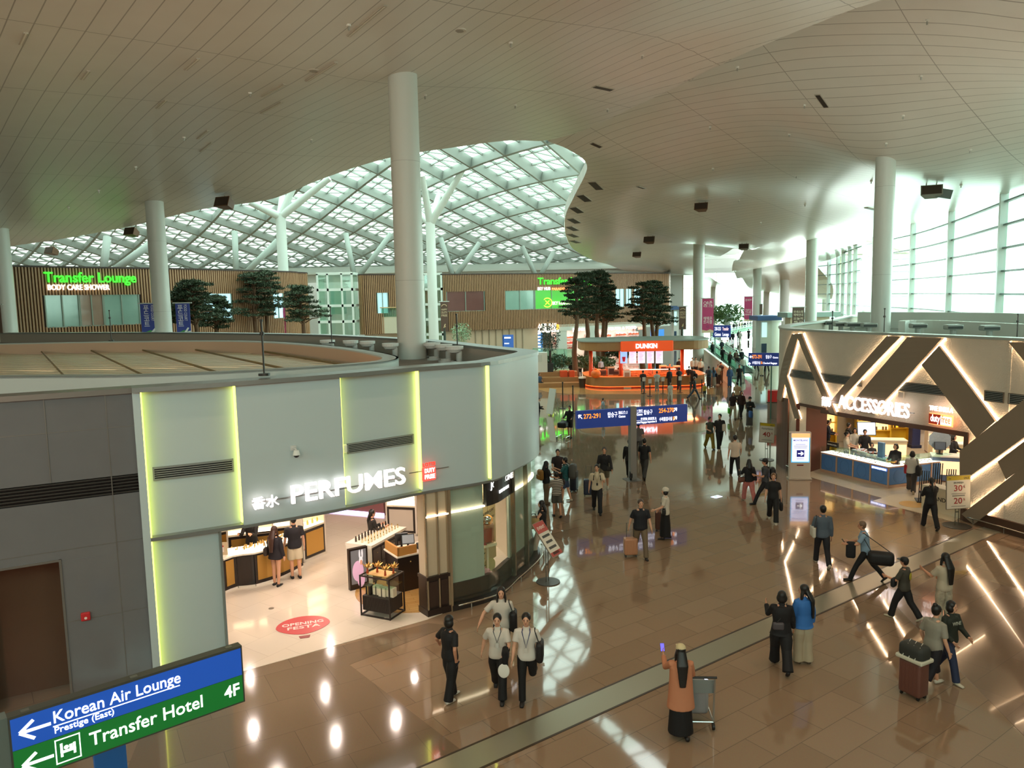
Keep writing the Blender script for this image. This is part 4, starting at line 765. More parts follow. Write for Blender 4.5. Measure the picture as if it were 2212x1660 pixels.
mb = MB(); mb.box(-0.2, -0.02, h + 0.06 - dz - 0.06, h + 0.03, -0.2, -0.02); mb.build('post', mat('#6f7a76', 0.4, 0.3), t)
b0, b1 = at(203, 1632, 1.1), at(271, 1600, 1.1); t = thing('blue_panel_stand', 'small blue panel stand under the direction sign', 'panel stand', (b0.x, b0.y, 0), facing(b0, b1)); mb = MB(); mb.box(0, (b1 - b0).length, 0, 0.04, 0.55, 1.1); mb.build('panel', mat('#2f74c8', 0.4), t); mb = MB(); mb.cyl(0.2, 0.02, 0, 0.56, 0.02); mb.cyl(0.2, 0.02, 0, 0.02, 0.16); mb.build('stand', TRIMM, t)
# ================================================================== accessories shop drum
RCV = Curve([(26, 54), (21, 48), (16.9, 41.4), (14.0, 37.9), (12.4, 35.4), (11.75, 33.2), (11.9, 31.7), (12.45, 29.9), (13.2, 28.0), (14.0, 26.4), (14.72, 24.8), (15.35, 23.2), (16.1, 21.0), (17.2, 18.0)], 10)
RZ = 6.0
def rs(px, py): return RCV.hit(px, py)[0]
ROUGH = mat('#cfc4b2', 0.75, bump=0.7, bscale=24, noise=0.05, nscale=3); BANDM = mat('#8d7a66', 0.45, noise=0.03, nscale=2); LEDW = glow('#ffdcb4', 32.0); BROWN = mat('#6a3a2e', 0.4)
s_l0 = rs(1727, 940); s_o0 = rs(1786, 900); s_o1 = rs(2084, 1000); lz = (RCV.hit(1800, 889)[1] + RCV.hit(2060, 931)[1]) / 2
mb = MB(); slab(mb, RCV, 0, s_l0, 0, RZ, -0.3, 0); slab(mb, RCV, s_l0, s_o1, lz, RZ, -0.3, 0); slab(mb, RCV, s_o1, RCV.L, 0, RZ, -0.3, 0)
struct(smooth_angle(mb.build('wall_accessories_shop', ROUGH), 30), 'rough beige stone drum of the accessories shop')
mb = MB(); slab(mb, RCV, 0, RCV.L, RZ, RZ + 0.08, -0.45, 0.05); struct(smooth_angle(mb.build('trim_11', mat('#aab0a8', 0.4, 0.3)), 30), 'metal coping of the accessories shop drum')
pa = RCV.pos(s_l0, 0.02); pb = Vector((13.55, 32.72)); pn = Vector((0.1, -0.1)); mb = MB(); mb.prism([tuple(pa), tuple(pb), tuple(pb - pn), tuple(pa - pn)], 0, lz + 0.05); struct(mb.build('trim_12', BROWN), 'red brown reveal panel beside the shop opening')
mb = MB(); slab(mb, RCV, s_o0 - .3, s_o1 + .1, lz - 0.14, lz + 0.02, -0.35, 0.05); slab(mb, RCV, s_l0, s_o0, lz - .02, lz + .1, -0.3, 0.05); slab(mb, RCV, s_o1 - 0.05, s_o1 + 0.12, 0, lz, -0.6, 0.04); struct(mb.build('trim_13', mat('#5d4438', 0.4)), 'brown frame round the accessories shop opening')
mb = MB(); sl = rs(1686, 900); slab(mb, RCV, sl - 0.8, sl + 1.1, 0, 3.1, -0.1, 0.06); struct(mb.build('trim_14', mat('#5b3b2c', 0.4)), 'brown corner panel of the accessories shop')
mb = MB(); slab(mb, RCV, s_o1 + 0.1, RCV.L, 0, 0.42, -0.2, 0.09); slab(mb, RCV, sl + 1.1, s_l0, 0, 0.3, -0.2, 0.09); struct(mb.build('baseboard_right', mat('#4d3527', 0.4)), 'dark brown plinth of the accessories shop')
def railtube(name, cv, s0, s1, off, z, label, r=0.02):
    t = thing(name, label, 'rail'); PT = []
    for k in range(24): p = cv.pos(s0 + (s1 - s0) * k / 23, off); PT.append((p.x, p.y, z))
    mb = MB(); mb.tube(PT, r, 8); mb.build('rail', mat('#b8b2a8', 0.2, 0.9), t, True)
    for k in range(1, 24, 5):
        mb = MB(); mb.tube([(PT[k][0], PT[k][1], 0), PT[k]], 0.014, 6); mb.build('bracket', mat('#9a9488', 0.3, 0.8), t)
railtube('bumper_rail', RCV, s_o1 + 0.3, RCV.L - 2, 0.17, 0.2, 'steel bumper rail below the crossing bands of the accessories shop'); railtube('bumper_rail', RCV, sl + 1.2, s_l0 - 0.1, 0.17, 0.25, 'short steel bumper rail left of the advertising totem')
# crossing bands with light lines along their edges
BANDS = [('thin band leaning left from the top corner', [(1716, 722), (1731, 722), (1693, 868), (1684, 862)], 0.12, 1), ('thin band falling right from the top corner', [(1726, 721), (1737, 721), (1812, 896), (1798, 892)], 0.15, 1), ('short thin band beside the red brown reveal panel', [(1696, 805), (1703, 805), (1733, 905), (1722, 905)], 0.12, 1),
         ('middle wide band parallel to the widest one', [(1921, 726), (1951, 727), (1815, 872), (1796, 872)], 0.14, 1), ('widest band rising over the lit letters', [(1968, 728), (2043, 731), (1893, 893), (1838, 884)], 0.2, 1), ('wide band falling right over the small orange sign', [(1997, 788), (2035, 747), (2157, 910), (2116, 946)], 0.16, 1),
         ('broad band rising right from the shop opening', [(2082, 973), (2082, 1043), (2300, 888), (2300, 800)], 0.2, 1), ('lowest broad band rising right from the plinth', [(2084, 1110), (2110, 1132), (2300, 985), (2300, 945)], 0.16, 1), ('short band stub between the two broad rising bands', [(2160, 997), (2178, 1036), (2300, 950), (2300, 890)], 0.1, 0), ('band at the top right beside the wall seam', [(2184, 739), (2240, 741), (2330, 850), (2300, 880)], 0.12, 1)]
for lab, q, off, lit in BANDS:
    C4 = [RCV.hit(*p) for p in q]; t = thing('facade_band', 'grey brown ' + lab + ' on the rough stone drum', 'facade band'); rings = []; n = 14; L0, L1 = [], []
    for i in range(n + 1):
        f = i / n; a = (C4[0][0] + (C4[3][0] - C4[0][0]) * f, C4[0][1] + (C4[3][1] - C4[0][1]) * f); b = (C4[1][0] + (C4[2][0] - C4[1][0]) * f, C4[1][1] + (C4[2][1] - C4[1][1]) * f)
        P = []
        for (s, z), o in ((a, 0.05), (b, 0.05), (b, off), (a, off)): w = RCV.pos(s, o); P.append((w.x, w.y, min(z, RZ)))
        rings.append(P)
        for (s, z), L_ in ((a, L0), (b, L1)): w = RCV.pos(s, 0.03); L_.append((w.x, w.y, min(z, RZ - 0.02)))
    mb = MB(); mb.loft(rings); mb.build('band', BANDM, t)
    if lit:
        for L_ in (L0, L1): mb = MB(); mb.tube(L_, 0.017, 4); mb.build('light_line', LEDW, t)
mb = MB(); s = rs(2176, 900); slab(mb, RCV, s - 0.05, s + 0.05, 0.4, RZ, 0, 0.02); struct(mb.build('trim_15', ROUGH), 'vertical seam of the rough stone drum')
vz0, vz1 = 4.34, 4.62
hA, hB = RCV.hit(1742, 820), RCV.hit(1742, 802)
vz0, vz1 = hA[1], hB[1]
for a, b, lab in ((1706, 1762, 'under the two thin crossing bands'), (1770, 1862, 'left of the widest band'), (1925, 2058, 'between the widest band and the falling band'), (2128, 2170, 'left of the vertical wall seam'), (2180, 2240, 'right of the vertical wall seam')):
    grille(rs(a, 830), rs(b, 850), vz0, vz1, 0.0, 'black slotted vent grille on the stone drum ' + lab, RCV, 6, '#7d6f60')
l, rz, s, z = onwall(RCV, 1949, 853, 0.0); t = thing('access_point', 'small beige rounded box beside the vent grille over the lit letters', 'wireless box', l, rz); mb = MB(); mb.rbox((0, -0.05, 0), (0.24, 0.08, 0.24), 0.05); mb.build('case', mat('#cdbfae', 0.4), t, True); mb = MB(); mb.box(-0.05, 0.05, -0.012, 0, -0.05, 0.05); mb.build('mount', mat('#8d8478', 0.5), t)
# lit letters
M, wd, zz = sign_on(RCV, (1823, 881), (1976, 902), 0.28); hh = RCV.hit(1900, 862)[1] - RCV.hit(1900, 893)[1]
t = thing('lit_lettering', 'large white lit letters reading ACCESSORIES over the shop opening', 'sign'); text('ACCESSORIES', hh / 0.73, glow('#ffeeea', 2.2), t, M, 0.03, bold=0.012, name='letters', width=wd)
M2, wd2, _ = sign_on(RCV, (1787, 874), (1806, 877), 0.28); text('首饰', 0.4, glow('#ffeeea', 2.2), t, M2, 0.03, bold=0.006, name='characters', width=wd2)
mb = MB(); slab(mb, RCV, rs(1785, 870), rs(1980, 890), zz + hh * .3, zz + hh * .36, 0.1, 0.16); mb.build('mounting_rail', TRIMM, t)
M, wd, zz = sign_on(RCV, (2015, 914), (2066, 921), 0.2); t = thing('shop_sign', 'small orange and white lit sign above the right end of the opening', 'sign'); t.matrix_world = M
mb = MB(); mb.box(0, wd, -0.02, 0.36, -0.04, 0); mb.build('panel', glow('#ff9a5a', 2.2), t); mb = MB(); mb.box(0, wd * 0.5, 0, 0.34, 0, 0.01); mb.build('red_field', mat('#a8341c', 0.4, 0, 0.5), t); mb = MB(); mb.box(wd * .5, wd * .96, 0.02, 0.3, 0, 0.01); mb.build('pale_field', glow('#ffe2c4', 3), t)
text('duty', 0.34, glow('#fff2e6', 3), t, Matrix.Translation((0.06, 0.09, 0.012)), 0.004, bold=0.01, width=wd * .4); text('free', 0.34, mat('#ff7a2a', 0.5, 0, 1.2), t, Matrix.Translation((wd * .54, 0.09, 0.012)), 0.004, bold=0.01, width=wd * .38); text('THE SHILLA', 0.22, glow('#ffe9e0', 4), t, Matrix.Translation((0, 0.46, 0)), 0.02, bold=0.012, width=wd)
# roof and things on it
poly = [tuple(RCV.pos(RCV.L * k / 70, -0.3)) for k in range(71)] + [(25, 18), (27, 40), (28, 50)]
mb = MB(); mb.prism(poly, 5.2, 5.35); struct(mb.build('ceiling_shop_roof_right', mat('#9aa09a', 0.7, noise=0.2, nscale=2)), 'flat roof of the accessories shop')
PW = Curve([(21.5, 47.5), (23.5, 44.5), (25.5, 40.5), (25.6, 34), (24.5, 28), (23.4, 20)], 6); mb = MB(); slab(mb, PW, 0, PW.L, 5.35, 6.3, -0.2, 0.2, 0, 1); struct(mb.build('wall_roof_parapet', mat('#dfe5de', 0.5)), 'white parapet along the windows')
PW = Curve([(18.9, 37.2), (19.6, 38.0), (20.4, 37.6), (20.9, 35), (21.3, 30), (21.6, 24), (21.8, 19)], 8); mb = MB(); slab(mb, PW, 0, PW.L, 5.35, 6.1, -0.15, 0.15, 0, .5); struct(mb.build('wall_roof_curb', mat('#d6dcd4', 0.5)), 'curved white curb on the accessories shop roof')
for k, (px, py) in enumerate(((1795, 713), (1816, 717), (1841, 718), (1876, 720), (1982, 722), (2058, 726), (2136, 729))):
    p = at(px, py + 4, 5.35); p = Vector((p.x * 0.93, p.y * 0.93, 0)); t = thing('roof_diffuser', 'grey box diffuser on the accessories shop roof, ' + ['first from the far end', 'second from the far end', 'third from the far end', 'at the foot of the white column', 'first after the white column', 'second after the white column', 'last before the vertical wall seam'][k], 'air diffuser', (p.x, p.y, 5.35), R(-8))
    mb = MB(); mb.rbox((0, 0, 0.62), (0.66, 0.5, 0.22), 0.06); mb.build('case', mat('#9fa8a2', 0.4), t); mb = MB(); mb.box(-0.3, 0.3, -0.258, -0.25, 0.55, 0.66); mb.build('slot', mat('#3d423f', 0.5), t); mb = MB(); mb.cyl(0, 0, 0, 0.52, 0.12, 12); mb.build('neck', mat('#a9b1ab', 0.4), t)
pole(1797, 735, 672, 5.6, 'thin black pole at the far end of the accessories shop roof'); pole(1909, 738, 666, 5.6, 'thin black pole in front of the roof column of the accessories shop'); pole(2196, 745, 678, 5.6, 'thin black pole near the right end of the accessories shop roof')
# ------------------------------------------------------------------ inside
INR = [(13.7, 32.9), tuple(RCV.pos(s_l0 + .1, -0.1)), tuple(RCV.pos((s_o0 + s_o1) / 2, -0.1)), tuple(RCV.pos(s_o1, -0.25)), (21.5, 27), (24.5, 33), (23, 40), (15.5, 38)]
mb = MB(); mb.prism(INR, -0.05, 0.008); struct(mb.build('floor_accessories_shop', tilemat('marble_r', '#e2d0b4', '#dccaae', '#c0ae94', 0.9, 0.9, 20, 0.15, 0.004, 0.05)), 'cream floor of the accessories shop')
mb = MB(); mb.prism(INR, 3.55, 3.6); struct(mb.build('ceiling_accessories_shop', mat('#efe7da', 0.5)))
IWR = Curve([(15.4, 24.6), (21.5, 27), (24.5, 33), (23, 40), (15.5, 38), (12.6, 34.6)], 4); mb = MB(); slab(mb, IWR, 0, IWR.L, 0, 3.6, -0.1, 0.0, 0, 1); struct(mb.build('wall_accessories_inside', mat('#e6d5b8', 0.5)))
for x, y in ((15.2, 30), (17.2, 28.2), (18.5, 32), (16, 34), (20.5, 30.5), (20, 36)): spot('shop_lamp', (x, y, 3.5), (x, y, 0), 210, (1, 0.86, 0.68), 155, 0.5, 0.07)
BLUE = mat('#4c7cb8', 0.3, noise=0.04, nscale=4); ROSE = mat('#c9a48c', 0.35, 0.2)
a, b, c = at(1772, 1019), at(1918, 1056), at(2056, 1039)
def bench(p, q, n, depth, label, h=0.95, sign=False):
    rz = facing(p, q); L_ = (q - p).length; t = thing('jewellery_counter', label, 'counter', (p.x, p.y, 0), rz); mb = MB(); mb.box(0, L_, 0.0, depth, 0.0, 0.12); mb.box(0, L_, 0.02, depth, 0.78, 0.84)
    for k in range(n + 1): x = L_ * k / n; mb.box(max(0, x - 0.03), min(L_, x + 0.03), -0.01, 0.05, 0.1, 0.84)
    mb.build('frame', ROSE, t); mb = MB(); mb.box(0.02, L_ - 0.02, 0.03, depth, 0.1, 0.8); mb.build('body', BLUE, t)
    for k in range(n):
        x0, x1 = L_ * k / n + 0.05, L_ * (k + 1) / n - 0.05; pn = MB(); pn.box(x0, x1, 0.005, 0.035, 0.14, 0.76); p_ = pn.build('front_panel', BLUE, t); pn = MB(); xm = (x0 + x1) / 2
        PT = [(xm + 0.3 * (x1 - x0) * math.cos(2 * math.pi * j / 28), 0.002, 0.45 + 0.26 * math.sin(2 * math.pi * j / 28)) for j in range(29)]; pn.tube(PT, 0.006, 4); pn.build('ring_motif', mat('#3d66a0', 0.3), p_)
    mb = MB(); mb.box(0, L_, 0.0, depth, 0.84, 0.85); mb.build('light_bed', glow('#fff0e4', 1.6), t); mb = MB(); mb.box(0, L_, 0, 0.012, 0.85, h + .12); mb.box(0, L_, depth - 0.012, depth, 0.85, h + .12); mb.box(0, L_, 0, depth, h + .12, h + .132); mb.build('glass_case', glassmat('#f4fffb', 0.07, 1.0), t)
    mb = MB()
    for k in range(int(L_ * 14)): mb.ball((0.1 + random.random() * (L_ - 0.2), 0.1 + random.random() * (depth - 0.2), 0.87), (0.02 + 0.02 * random.random(), 0.02, 0.012), 6, 4)
    tag(mb.build('jewellery', mat('#b98468', 0.2, 0.6), t), kind='stuff'); return t
t = bench(a, b, 4, 0.62, 'long blue jewellery counter facing the hall'); L_ = (b - a).length
mb = MB(); mb.box(L_ * .77, L_ * .98, -0.02, 0.004, 0.66, 0.76); mb.build('sign_plate', glow('#5f7fd8', 1.2), t); text('SWAROVSKI', 0.1, glow('#ffffff', 4), t, frame((L_ * .78, -0.026, 0.675), (1, 0, 0)), 0.003, bold=0.01, width=L_ * .19)
bench(b, c, 3, 0.6, 'short blue jewellery counter turning into the shop')
M_ = Matrix.Translation((a.x, a.y, 0)) @ Matrix.Rotation(facing(a, b), 4, 'Z')
t = thing('brand_block', 'black name block on the left end of the long jewellery counter', 'sign'); t.matrix_world = M_ @ Matrix.Translation((0.3, 0.35, 1.083)); mb = MB(); mb.box(-0.28, 0.28, -0.05, 0.05, 0, 0.2); mb.build('block', mat('#191412', 0.4), t); text('SWAROVSKI', 0.1, mat('#d8d0c8', 0.5), t, frame((-0.25, -0.056, 0.06), (1, 0, 0)), 0.003, width=0.5)
t = thing('blue_display_pillar', 'slim pale blue display pillar standing on the counter corner', 'display'); t.matrix_world = M_ @ Matrix.Translation((L_ * .82, 0.3, 1.083)); mb = MB(); mb.rbox((0, 0, 0.3), (0.26, 0.14, 0.6), 0.02); mb.build('pillar', mat('#6f9ac4', 0.3), t); mb = MB(); mb.box(-0.16, 0.16, -0.1, 0.1, 0, 0.03); mb.build('foot', mat('#88acd0', 0.3), t)
q = at(2032, 1030, 1.08); t = thing('octagon_mirror', 'large octagonal crystal disc standing at the right end of the jewellery counter', 'mirror', (c.x - 0.35, c.y + 0.35, 1.083), R(-10)); mb = MB(); mb.cyl(0, 0, -0.05, 0.05, 0.42, 8, T=Matrix.Translation((0, 0, 0.5)) @ Matrix.Rotation(R(90), 4, 'X') @ Matrix.Rotation(R(22.5), 4, 'Z')); mb.build('disc', mat('#9aa7b4', 0.15, 0.3, noise=0.2, nscale=12), t); mb = MB(); mb.cyl(0, 0, 0, 0.1, 0.14, 16); mb.build('foot', ROSE, t)
for k, (x, w) in enumerate(((0.26, 0.9), (0.5, 0.7))):
    t = thing('jewellery_tray', ['boat shaped blue jewellery tray beside the seated shoppers', 'smaller blue jewellery tray near the yellow cloth'][k], 'tray'); t.matrix_world = M_ @ Matrix.Translation((L_ * (x + .12), 1.25 - 0.15 * k, 0)) @ Matrix.Rotation(R(-12), 4, 'Z'); mb = MB(); mb.rbox((0, 0, 0.45), (w + .25, 0.5, 0.9), 0.12); mb.build('pedestal', mat('#3f689f', 0.35), t); mb = MB(); mb.rbox((0, 0, 0.93), (w + .35, 0.6, 0.08), 0.03); mb.build('tray', mat('#c9d3e2', 0.3), t)
    mb = MB()
    for j in range(16): mb.ball(((random.random() - .5) * w, (random.random() - .5) * .35, 0.985), (0.035, 0.03, 0.02), 6, 4)
    tag(mb.build('jewellery', mat('#c9856c', 0.3, 0.4), t), kind='stuff')
def low_counter(p, L_, d, h, rz, label, m, topm=WTOPM):
    t = thing('shop_counter', label, 'counter', (p.x, p.y, 0), rz); mb = MB(); mb.box(0, L_, 0, d, 0.06, h); mb.build('body', m, t); mb = MB(); mb.box(-0.02, L_ + .02, -0.03, d + .03, h, h + 0.05); mb.build('top', topm, t); mb = MB(); mb.box(0.03, L_ - 0.03, -0.006, 0, h * .3, h * .85); mb.build('lit_front', glow('#ffd9a8', 1.0), t); mb = MB(); mb.box(0.02, L_ - .02, 0.03, d, 0, 0.07); mb.build('plinth', BROWN, t); return t
PALE = mat('#dcc8a4', 0.4)
low_counter(Vector((14.9, 33.6, 0)), 2.4, 0.6, 1.0, R(-12), 'pale lit counter along the left of the accessories shop', PALE)
low_counter(Vector((16.6, 29.9, 0)), 2.9, 0.7, 1.0, R(-22), 'blue till counter behind the jewellery assistant', mat('#56688f', 0.4), WTOPM)
low_counter(Vector((17.9, 32.3, 0)), 3.0, 0.6, 1.0, R(-14), 'cream counter in the middle of the accessories shop', PALE)
low_counter(Vector((18.6, 30.2, 0)), 2.2, 0.6, 1.0, R(-30), 'lit cream counter at the right of the accessories shop', PALE)
low_counter(Vector((19.3, 35.2, 0)), 3.0, 0.6, 1.1, R(-14), 'white counter at the back of the accessories shop', mat('#e8ddd0', 0.4))
def wallshelf(p, w, h, rz, m, lab, glowc, n=4):
    t = thing('wall_shelf', lab, 'shelf', (p[0], p[1], 0), rz); mb = MB(); mb.box(0, w, 0.3, 0.34, 0, h); mb.box(0, 0.05, 0, 0.34, 0, h); mb.box(w - .05, w, 0, .34, 0, h); mb.box(0, w, 0, .34, h - .06, h); mb.build('carcass', m, t); mb = MB(); mb.box(0.05, w - 0.05, 0.28, 0.3, 0.9, h - .06); mb.build('lit_back', glow(glowc, 1.5), t)
    for k in range(n): z = 0.9 + (h - 1.1) * k / n; s_ = MB(); s_.box(.05, w - .05, .02, .3, z, z + .03); sh = s_.build('shelf', m, t); g_ = MB(); [g_.cbox((0.15 + (w - .3) * random.random(), 0.16, z + .03 + .08), (0.07, 0.08, 0.16)) for j in range(int(w * 6))]; tag(g_.build('goods', mat('#7d5b34', 0.5), sh), kind='stuff')
YEL = mat('#e0b62a', 0.4)
wallshelf((13.9, 36.2), 1.5, 3.0, R(-8), YEL, 'yellow lit wall shelf at the far left of the accessories shop', '#ffd98a'); wallshelf((16.5, 36.4), 1.6, 3.0, R(-6), YEL, 'yellow framed wall shelf behind the shop computer', '#ffdf9a'); wallshelf((18.3, 36.8), 1.0, 3.2, R(0), YEL, 'plain yellow wall bay in the depth of the accessories shop', '#ffc93a', 1); wallshelf((19.8, 37.6), 2.6, 3.2, R(-8), mat('#eee4d8', 0.4), 'white lit wall shelf in the depth of the accessories shop', '#fff0e0')
t = thing('dark_blue_pillar', 'dark blue speckled pillar in the depth of the accessories shop', 'pillar', (19.4, 36.6, 0)); mb = MB(); mb.rbox((0, 0, 1.75), (0.4, 0.4, 3.5), 0.04); mb.build('shaft', mat('#26305c', 0.4, noise=0.5, nscale=30), t); mb = MB(); mb.rbox((0, 0, 0.08), (0.5, 0.5, 0.16), 0.03); mb.build('foot', mat('#1d2444', 0.4), t)
def monitor(p, z, rz, lab, scr='#8a9096', w=0.42, em=0.3):
    t = thing('monitor', lab, 'monitor', (p[0], p[1], z), rz); mb = MB(); T = Matrix.Translation((0, 0, 0.34)) @ Matrix.Rotation(R(-14), 4, 'X'); mb.box(-w / 2, w / 2, 0, 0.04, -w * .38, w * .38, 0, T); mb.build('case', mat('#1c1c20', 0.4), t); mb = MB(); mb.box(-w / 2 + .03, w / 2 - .03, -.005, 0, -w * .34, w * .34, 0, T); mb.build('screen', mat(scr, 0.2, 0, em), t); mb = MB(); mb.cyl(0, 0.06, 0, .3, .03); mb.cyl(0, 0.06, 0, .02, .12); mb.build('stand', mat('#222226', 0.4), t)
monitor((16.0, 34.3), 1.05, R(-10), 'shop computer with a lit screen beside the black dressed assistant', '#c4d4f4', 0.8, 1.5); monitor((17.0, 30.1), 1.05, R(-20), 'tilted black till screen on the blue till counter', '#4a5058'); monitor((17.9, 29.6), 1.05, R(160), 'till screen turned away on the blue till counter', '#30343a'); monitor((19.0, 30.3), 1.05, R(-35), 'black till screen on the lit cream counter at the right', '#39555c'); monitor((19.9, 32.1), 1.05, R(-10), 'small blue screen on the cream counter in the middle', '#3a5aa8', 0.3)
t = thing('backpack', 'black backpack lying on the cream middle counter', 'backpack', (18.5, 32.3, 1.05)); mb = MB(); mb.rbox((0, 0, 0.22), (0.46, 0.3, 0.44), 0.12); mb.build('body', mat('#17161a', 0.6), t, True); mb = MB(); mb.tube([(-.1, 0, .42), (-.06, 0, .5), (.06, 0, .5), (.1, 0, .42)], 0.015, 6); mb.build('handle', mat('#101012', 0.6), t)
# totem, sign stands, white box, black rack before the shop
q = at(1726, 1030) * 0.985; t = thing('advertising_totem', 'white advertising totem with a lit screen and an arrow beside the red brown reveal panel', 'totem', (q.x, q.y - .1, 0), R(-6)); mb = MB(); w = 0.84; mb.rbox((0, 0.12, 1.0), (w, 0.22, 1.94), 0.04); mb.build('body', mat('#cdbfae', 0.4), t); mb = MB(); mb.rbox((0, 0.12, 0.04), (w + .08, 0.4, 0.08), 0.02); mb.build('foot', mat('#b9ab9a', 0.4), t)
mb = MB(); mb.box(-.36, .36, 0.0, 0.008, 0.72, 1.92); mb.build('screen_border', glow('#4aa6dc', 1.3), t); mb = MB(); mb.box(-.33, .33, -0.006, 0.0, 0.76, 1.9); mb.build('screen', glow('#d9dcff', 1.35), t); mb = MB(); mb.box(-.36, .36, -0.008, 0.0, 1.74, 1.92); mb.build('orange_band', glow('#eeb070', 1.1), t)
mb = MB(); mb.box(-.15, .15, -.012, -.006, 0.95, 1.23); mb.build('arrow_field', mat('#25277a', 0.4, 0, 0.6), t); mb = MB(); TT = frame((0.11, -0.0135, 1.09), (1, 0, 0)); arrow(mb, 0, 0, 0.21, 0.04, 180, TT); mb.build('arrow', glow('#ffffff', 1.5), t)
text('MONTBLANC', 0.1, mat('#3a3a8c', 0.5, 0, 0.3), t, frame((-.29, -.011, 1.6), (1, 0, 0)), .002, bold=0.012, width=0.58); mb = MB()
for k, (z, w_) in enumerate(((1.45, .4), (1.38, .54), (1.31, .5), (0.86, .3))): mb.box(-w_ / 2, w_ / 2, -.009, -.006, z, z + .022)
mb.build('small_print', mat('#9a9ac8', 0.5, 0, 0.5), t); mb = MB(); mb.box(-.13, .13, -.001, .02, 0.58, 0.63); mb.build('badge', mat('#7d2a22', 0.4), t)
def sign_stand(px, py, rz, label, w, h, zc, tilt, draw, slant=0.0, base_r=0.3):
    q = at(px, py); t = thing('sign_stand', label, 'sign stand', (q.x, q.y, 0), rz); mb = MB(); mb.cyl(0, 0, 0, 0.02, base_r, 32); mb.build('base', mat('#4f4a44', 0.35, 0.5), t); mb = MB()
    for x in (-0.06, 0.06): mb.tube([(x, 0.02, 0.02), (x, 0.03, zc)], 0.012, 6)
    mb.box(-.06, .06, 0.01, 0.03, zc * .4, zc * .4 + .03); mb.build('post', mat('#6a6458', 0.35, 0.6), t)
    T = Matrix.Translation((0, 0, zc)) @ Matrix.Rotation(R(slant), 4, 'Y') @ Matrix.Rotation(R(-tilt), 4, 'X'); mb = MB(); mb.box(-w / 2 - .015, w / 2 + .015, 0, 0.025, -h / 2 - .015, h / 2 + .015, 0, T); mb.build('frame', mat('#8a7f70', 0.35, 0.4), t); mb = MB(); mb.box(-w / 2, w / 2, -.006, 0, -h / 2, h / 2, 0, T); mb.build('sheet', mat('#ded5c4', 0.5), t); draw(t, T, w, h)
SALER = mat('#a8342c', 0.5); INK = mat('#3a352e', 0.5)
def onf(s_, size, x, z, m, t, T, w=None, b=0.01): return text(s_, size, m, t, T @ frame((x, -0.01, z), (1, 0, 0)), 0.001, 'CENTER', bold=b, width=w)
def bars(t, T, L_, name='small_print', m=None):
    mb = MB(); [mb.box(x - w_ / 2, x + w_ / 2, -.009, -.006, z, z + hh_, 0, T) for x, z, w_, hh_ in L_]; mb.build(name, m or INK, t)
def d30(t, T, w, h):
    mb = MB(); mb.box(-w / 2, w / 2, -.009, -.006, h / 2 - .14, h / 2, 0, T); mb.build('yellow_band', mat('#c4a81c', 0.5), t); onf('SALE', .09, w * .33, h / 2 - .11, INK, t, T); onf('sale', .06, -w * .38, h / 2 - .1, INK, t, T); onf('BRANDEN', .075, 0, h / 2 - .25, INK, t, T); onf('30', .27, -.02, h / 2 - .49, SALER, t, T, w * .36); onf('%', .1, w * .24, h / 2 - .4, SALER, t, T); onf('20', .27, -.02, -h / 2 + .16, SALER, t, T, w * .36); onf('%', .1, w * .24, -h / 2 + .25, SALER, t, T)
    bars(t, T, [(0, .02 - h * .07, .5, .012), (0, -.03 - h * .07, .44, .01), (0, -h / 2 + .4, .44, .014), (0, -h / 2 + .07, .5, .012)])
q0_ = at(2067, 1137); sign_stand(2067, 1137, R(8), 'sale sign stand with 30 and 20 percent before the stone drum', 0.82, 1.06, 1.12, 3, d30, 0, 0.42)
def d40(t, T, w, h):
    mb = MB(); mb.box(-w / 2, w / 2, -.009, -.006, h / 2 - .12, h / 2, 0, T); mb.build('yellow_band', mat('#c4a81c', 0.5), t); onf('SALE', .08, w * .3, h / 2 - .1, INK, t, T); onf('주얼리&액세서리', .085, 0, h / 2 - .28, INK, t, T, w * .8); onf('40', .3, -.03, -.17, SALER, t, T, w * .52); onf('%', .12, w * .33, -.05, SALER, t, T); bars(t, T, [(0, -h / 2 + .1, w * .7, .014)])
sign_stand(1656, 994, R(10), 'sale sign stand with 40 percent left of the advertising totem', 0.72, 0.86, 1.25, 10, d40, 8, 0.33)
def dred(t, T, w, h):
    mb = MB(); mb.box(-w / 2, w / 2, -.009, -.006, h / 2 - .3, h / 2, 0, T); mb.box(-w / 2, w / 2, -.009, -.006, -h / 2, -h / 2 + .12, 0, T); mb.build('red_fields', mat('#b54236', 0.5), t); onf('EVENT', .12, 0, h / 2 - .2, mat('#efe3d8', 0.5), t, T); bars(t, T, [(0, h / 2 - .45 - .17 * k, w * (.7 - .1 * (k % 2)), .07) for k in range(4)])
sign_stand(1184, 1258, R(56), 'tilted red and white notice stand by the curved shop window', 0.5, 1.0, 1.2, 38, dred, 0, 0.32)
q = at(2012, 1098); t = thing('white_box', 'white display box with dark lettering behind the 30 percent sign stand', 'box', tuple(at(1990, 1098)), facing(at(1990, 1098), at(2078, 1122))); mb = MB(); mb.box(0, 1.5, 0, 0.5, 0, 0.85); mb.build('body', mat('#d9cfb4', 0.5), t); text('BRANDEN', 0.2, INK, t, frame((0.25, -0.006, 0.4), (1, 0, 0)), 0.003, bold=0.01)
t = thing('umbrella_rack', 'black rack of slanted bars on the cream floor before the short jewellery counter', 'rack', tuple(at(2015, 1085)), R(-20)); mb = MB(); mb.box(-.55, .55, -.3, .3, 0.0, 0.05); mb.build('base', mat('#1a1716', 0.5), t)
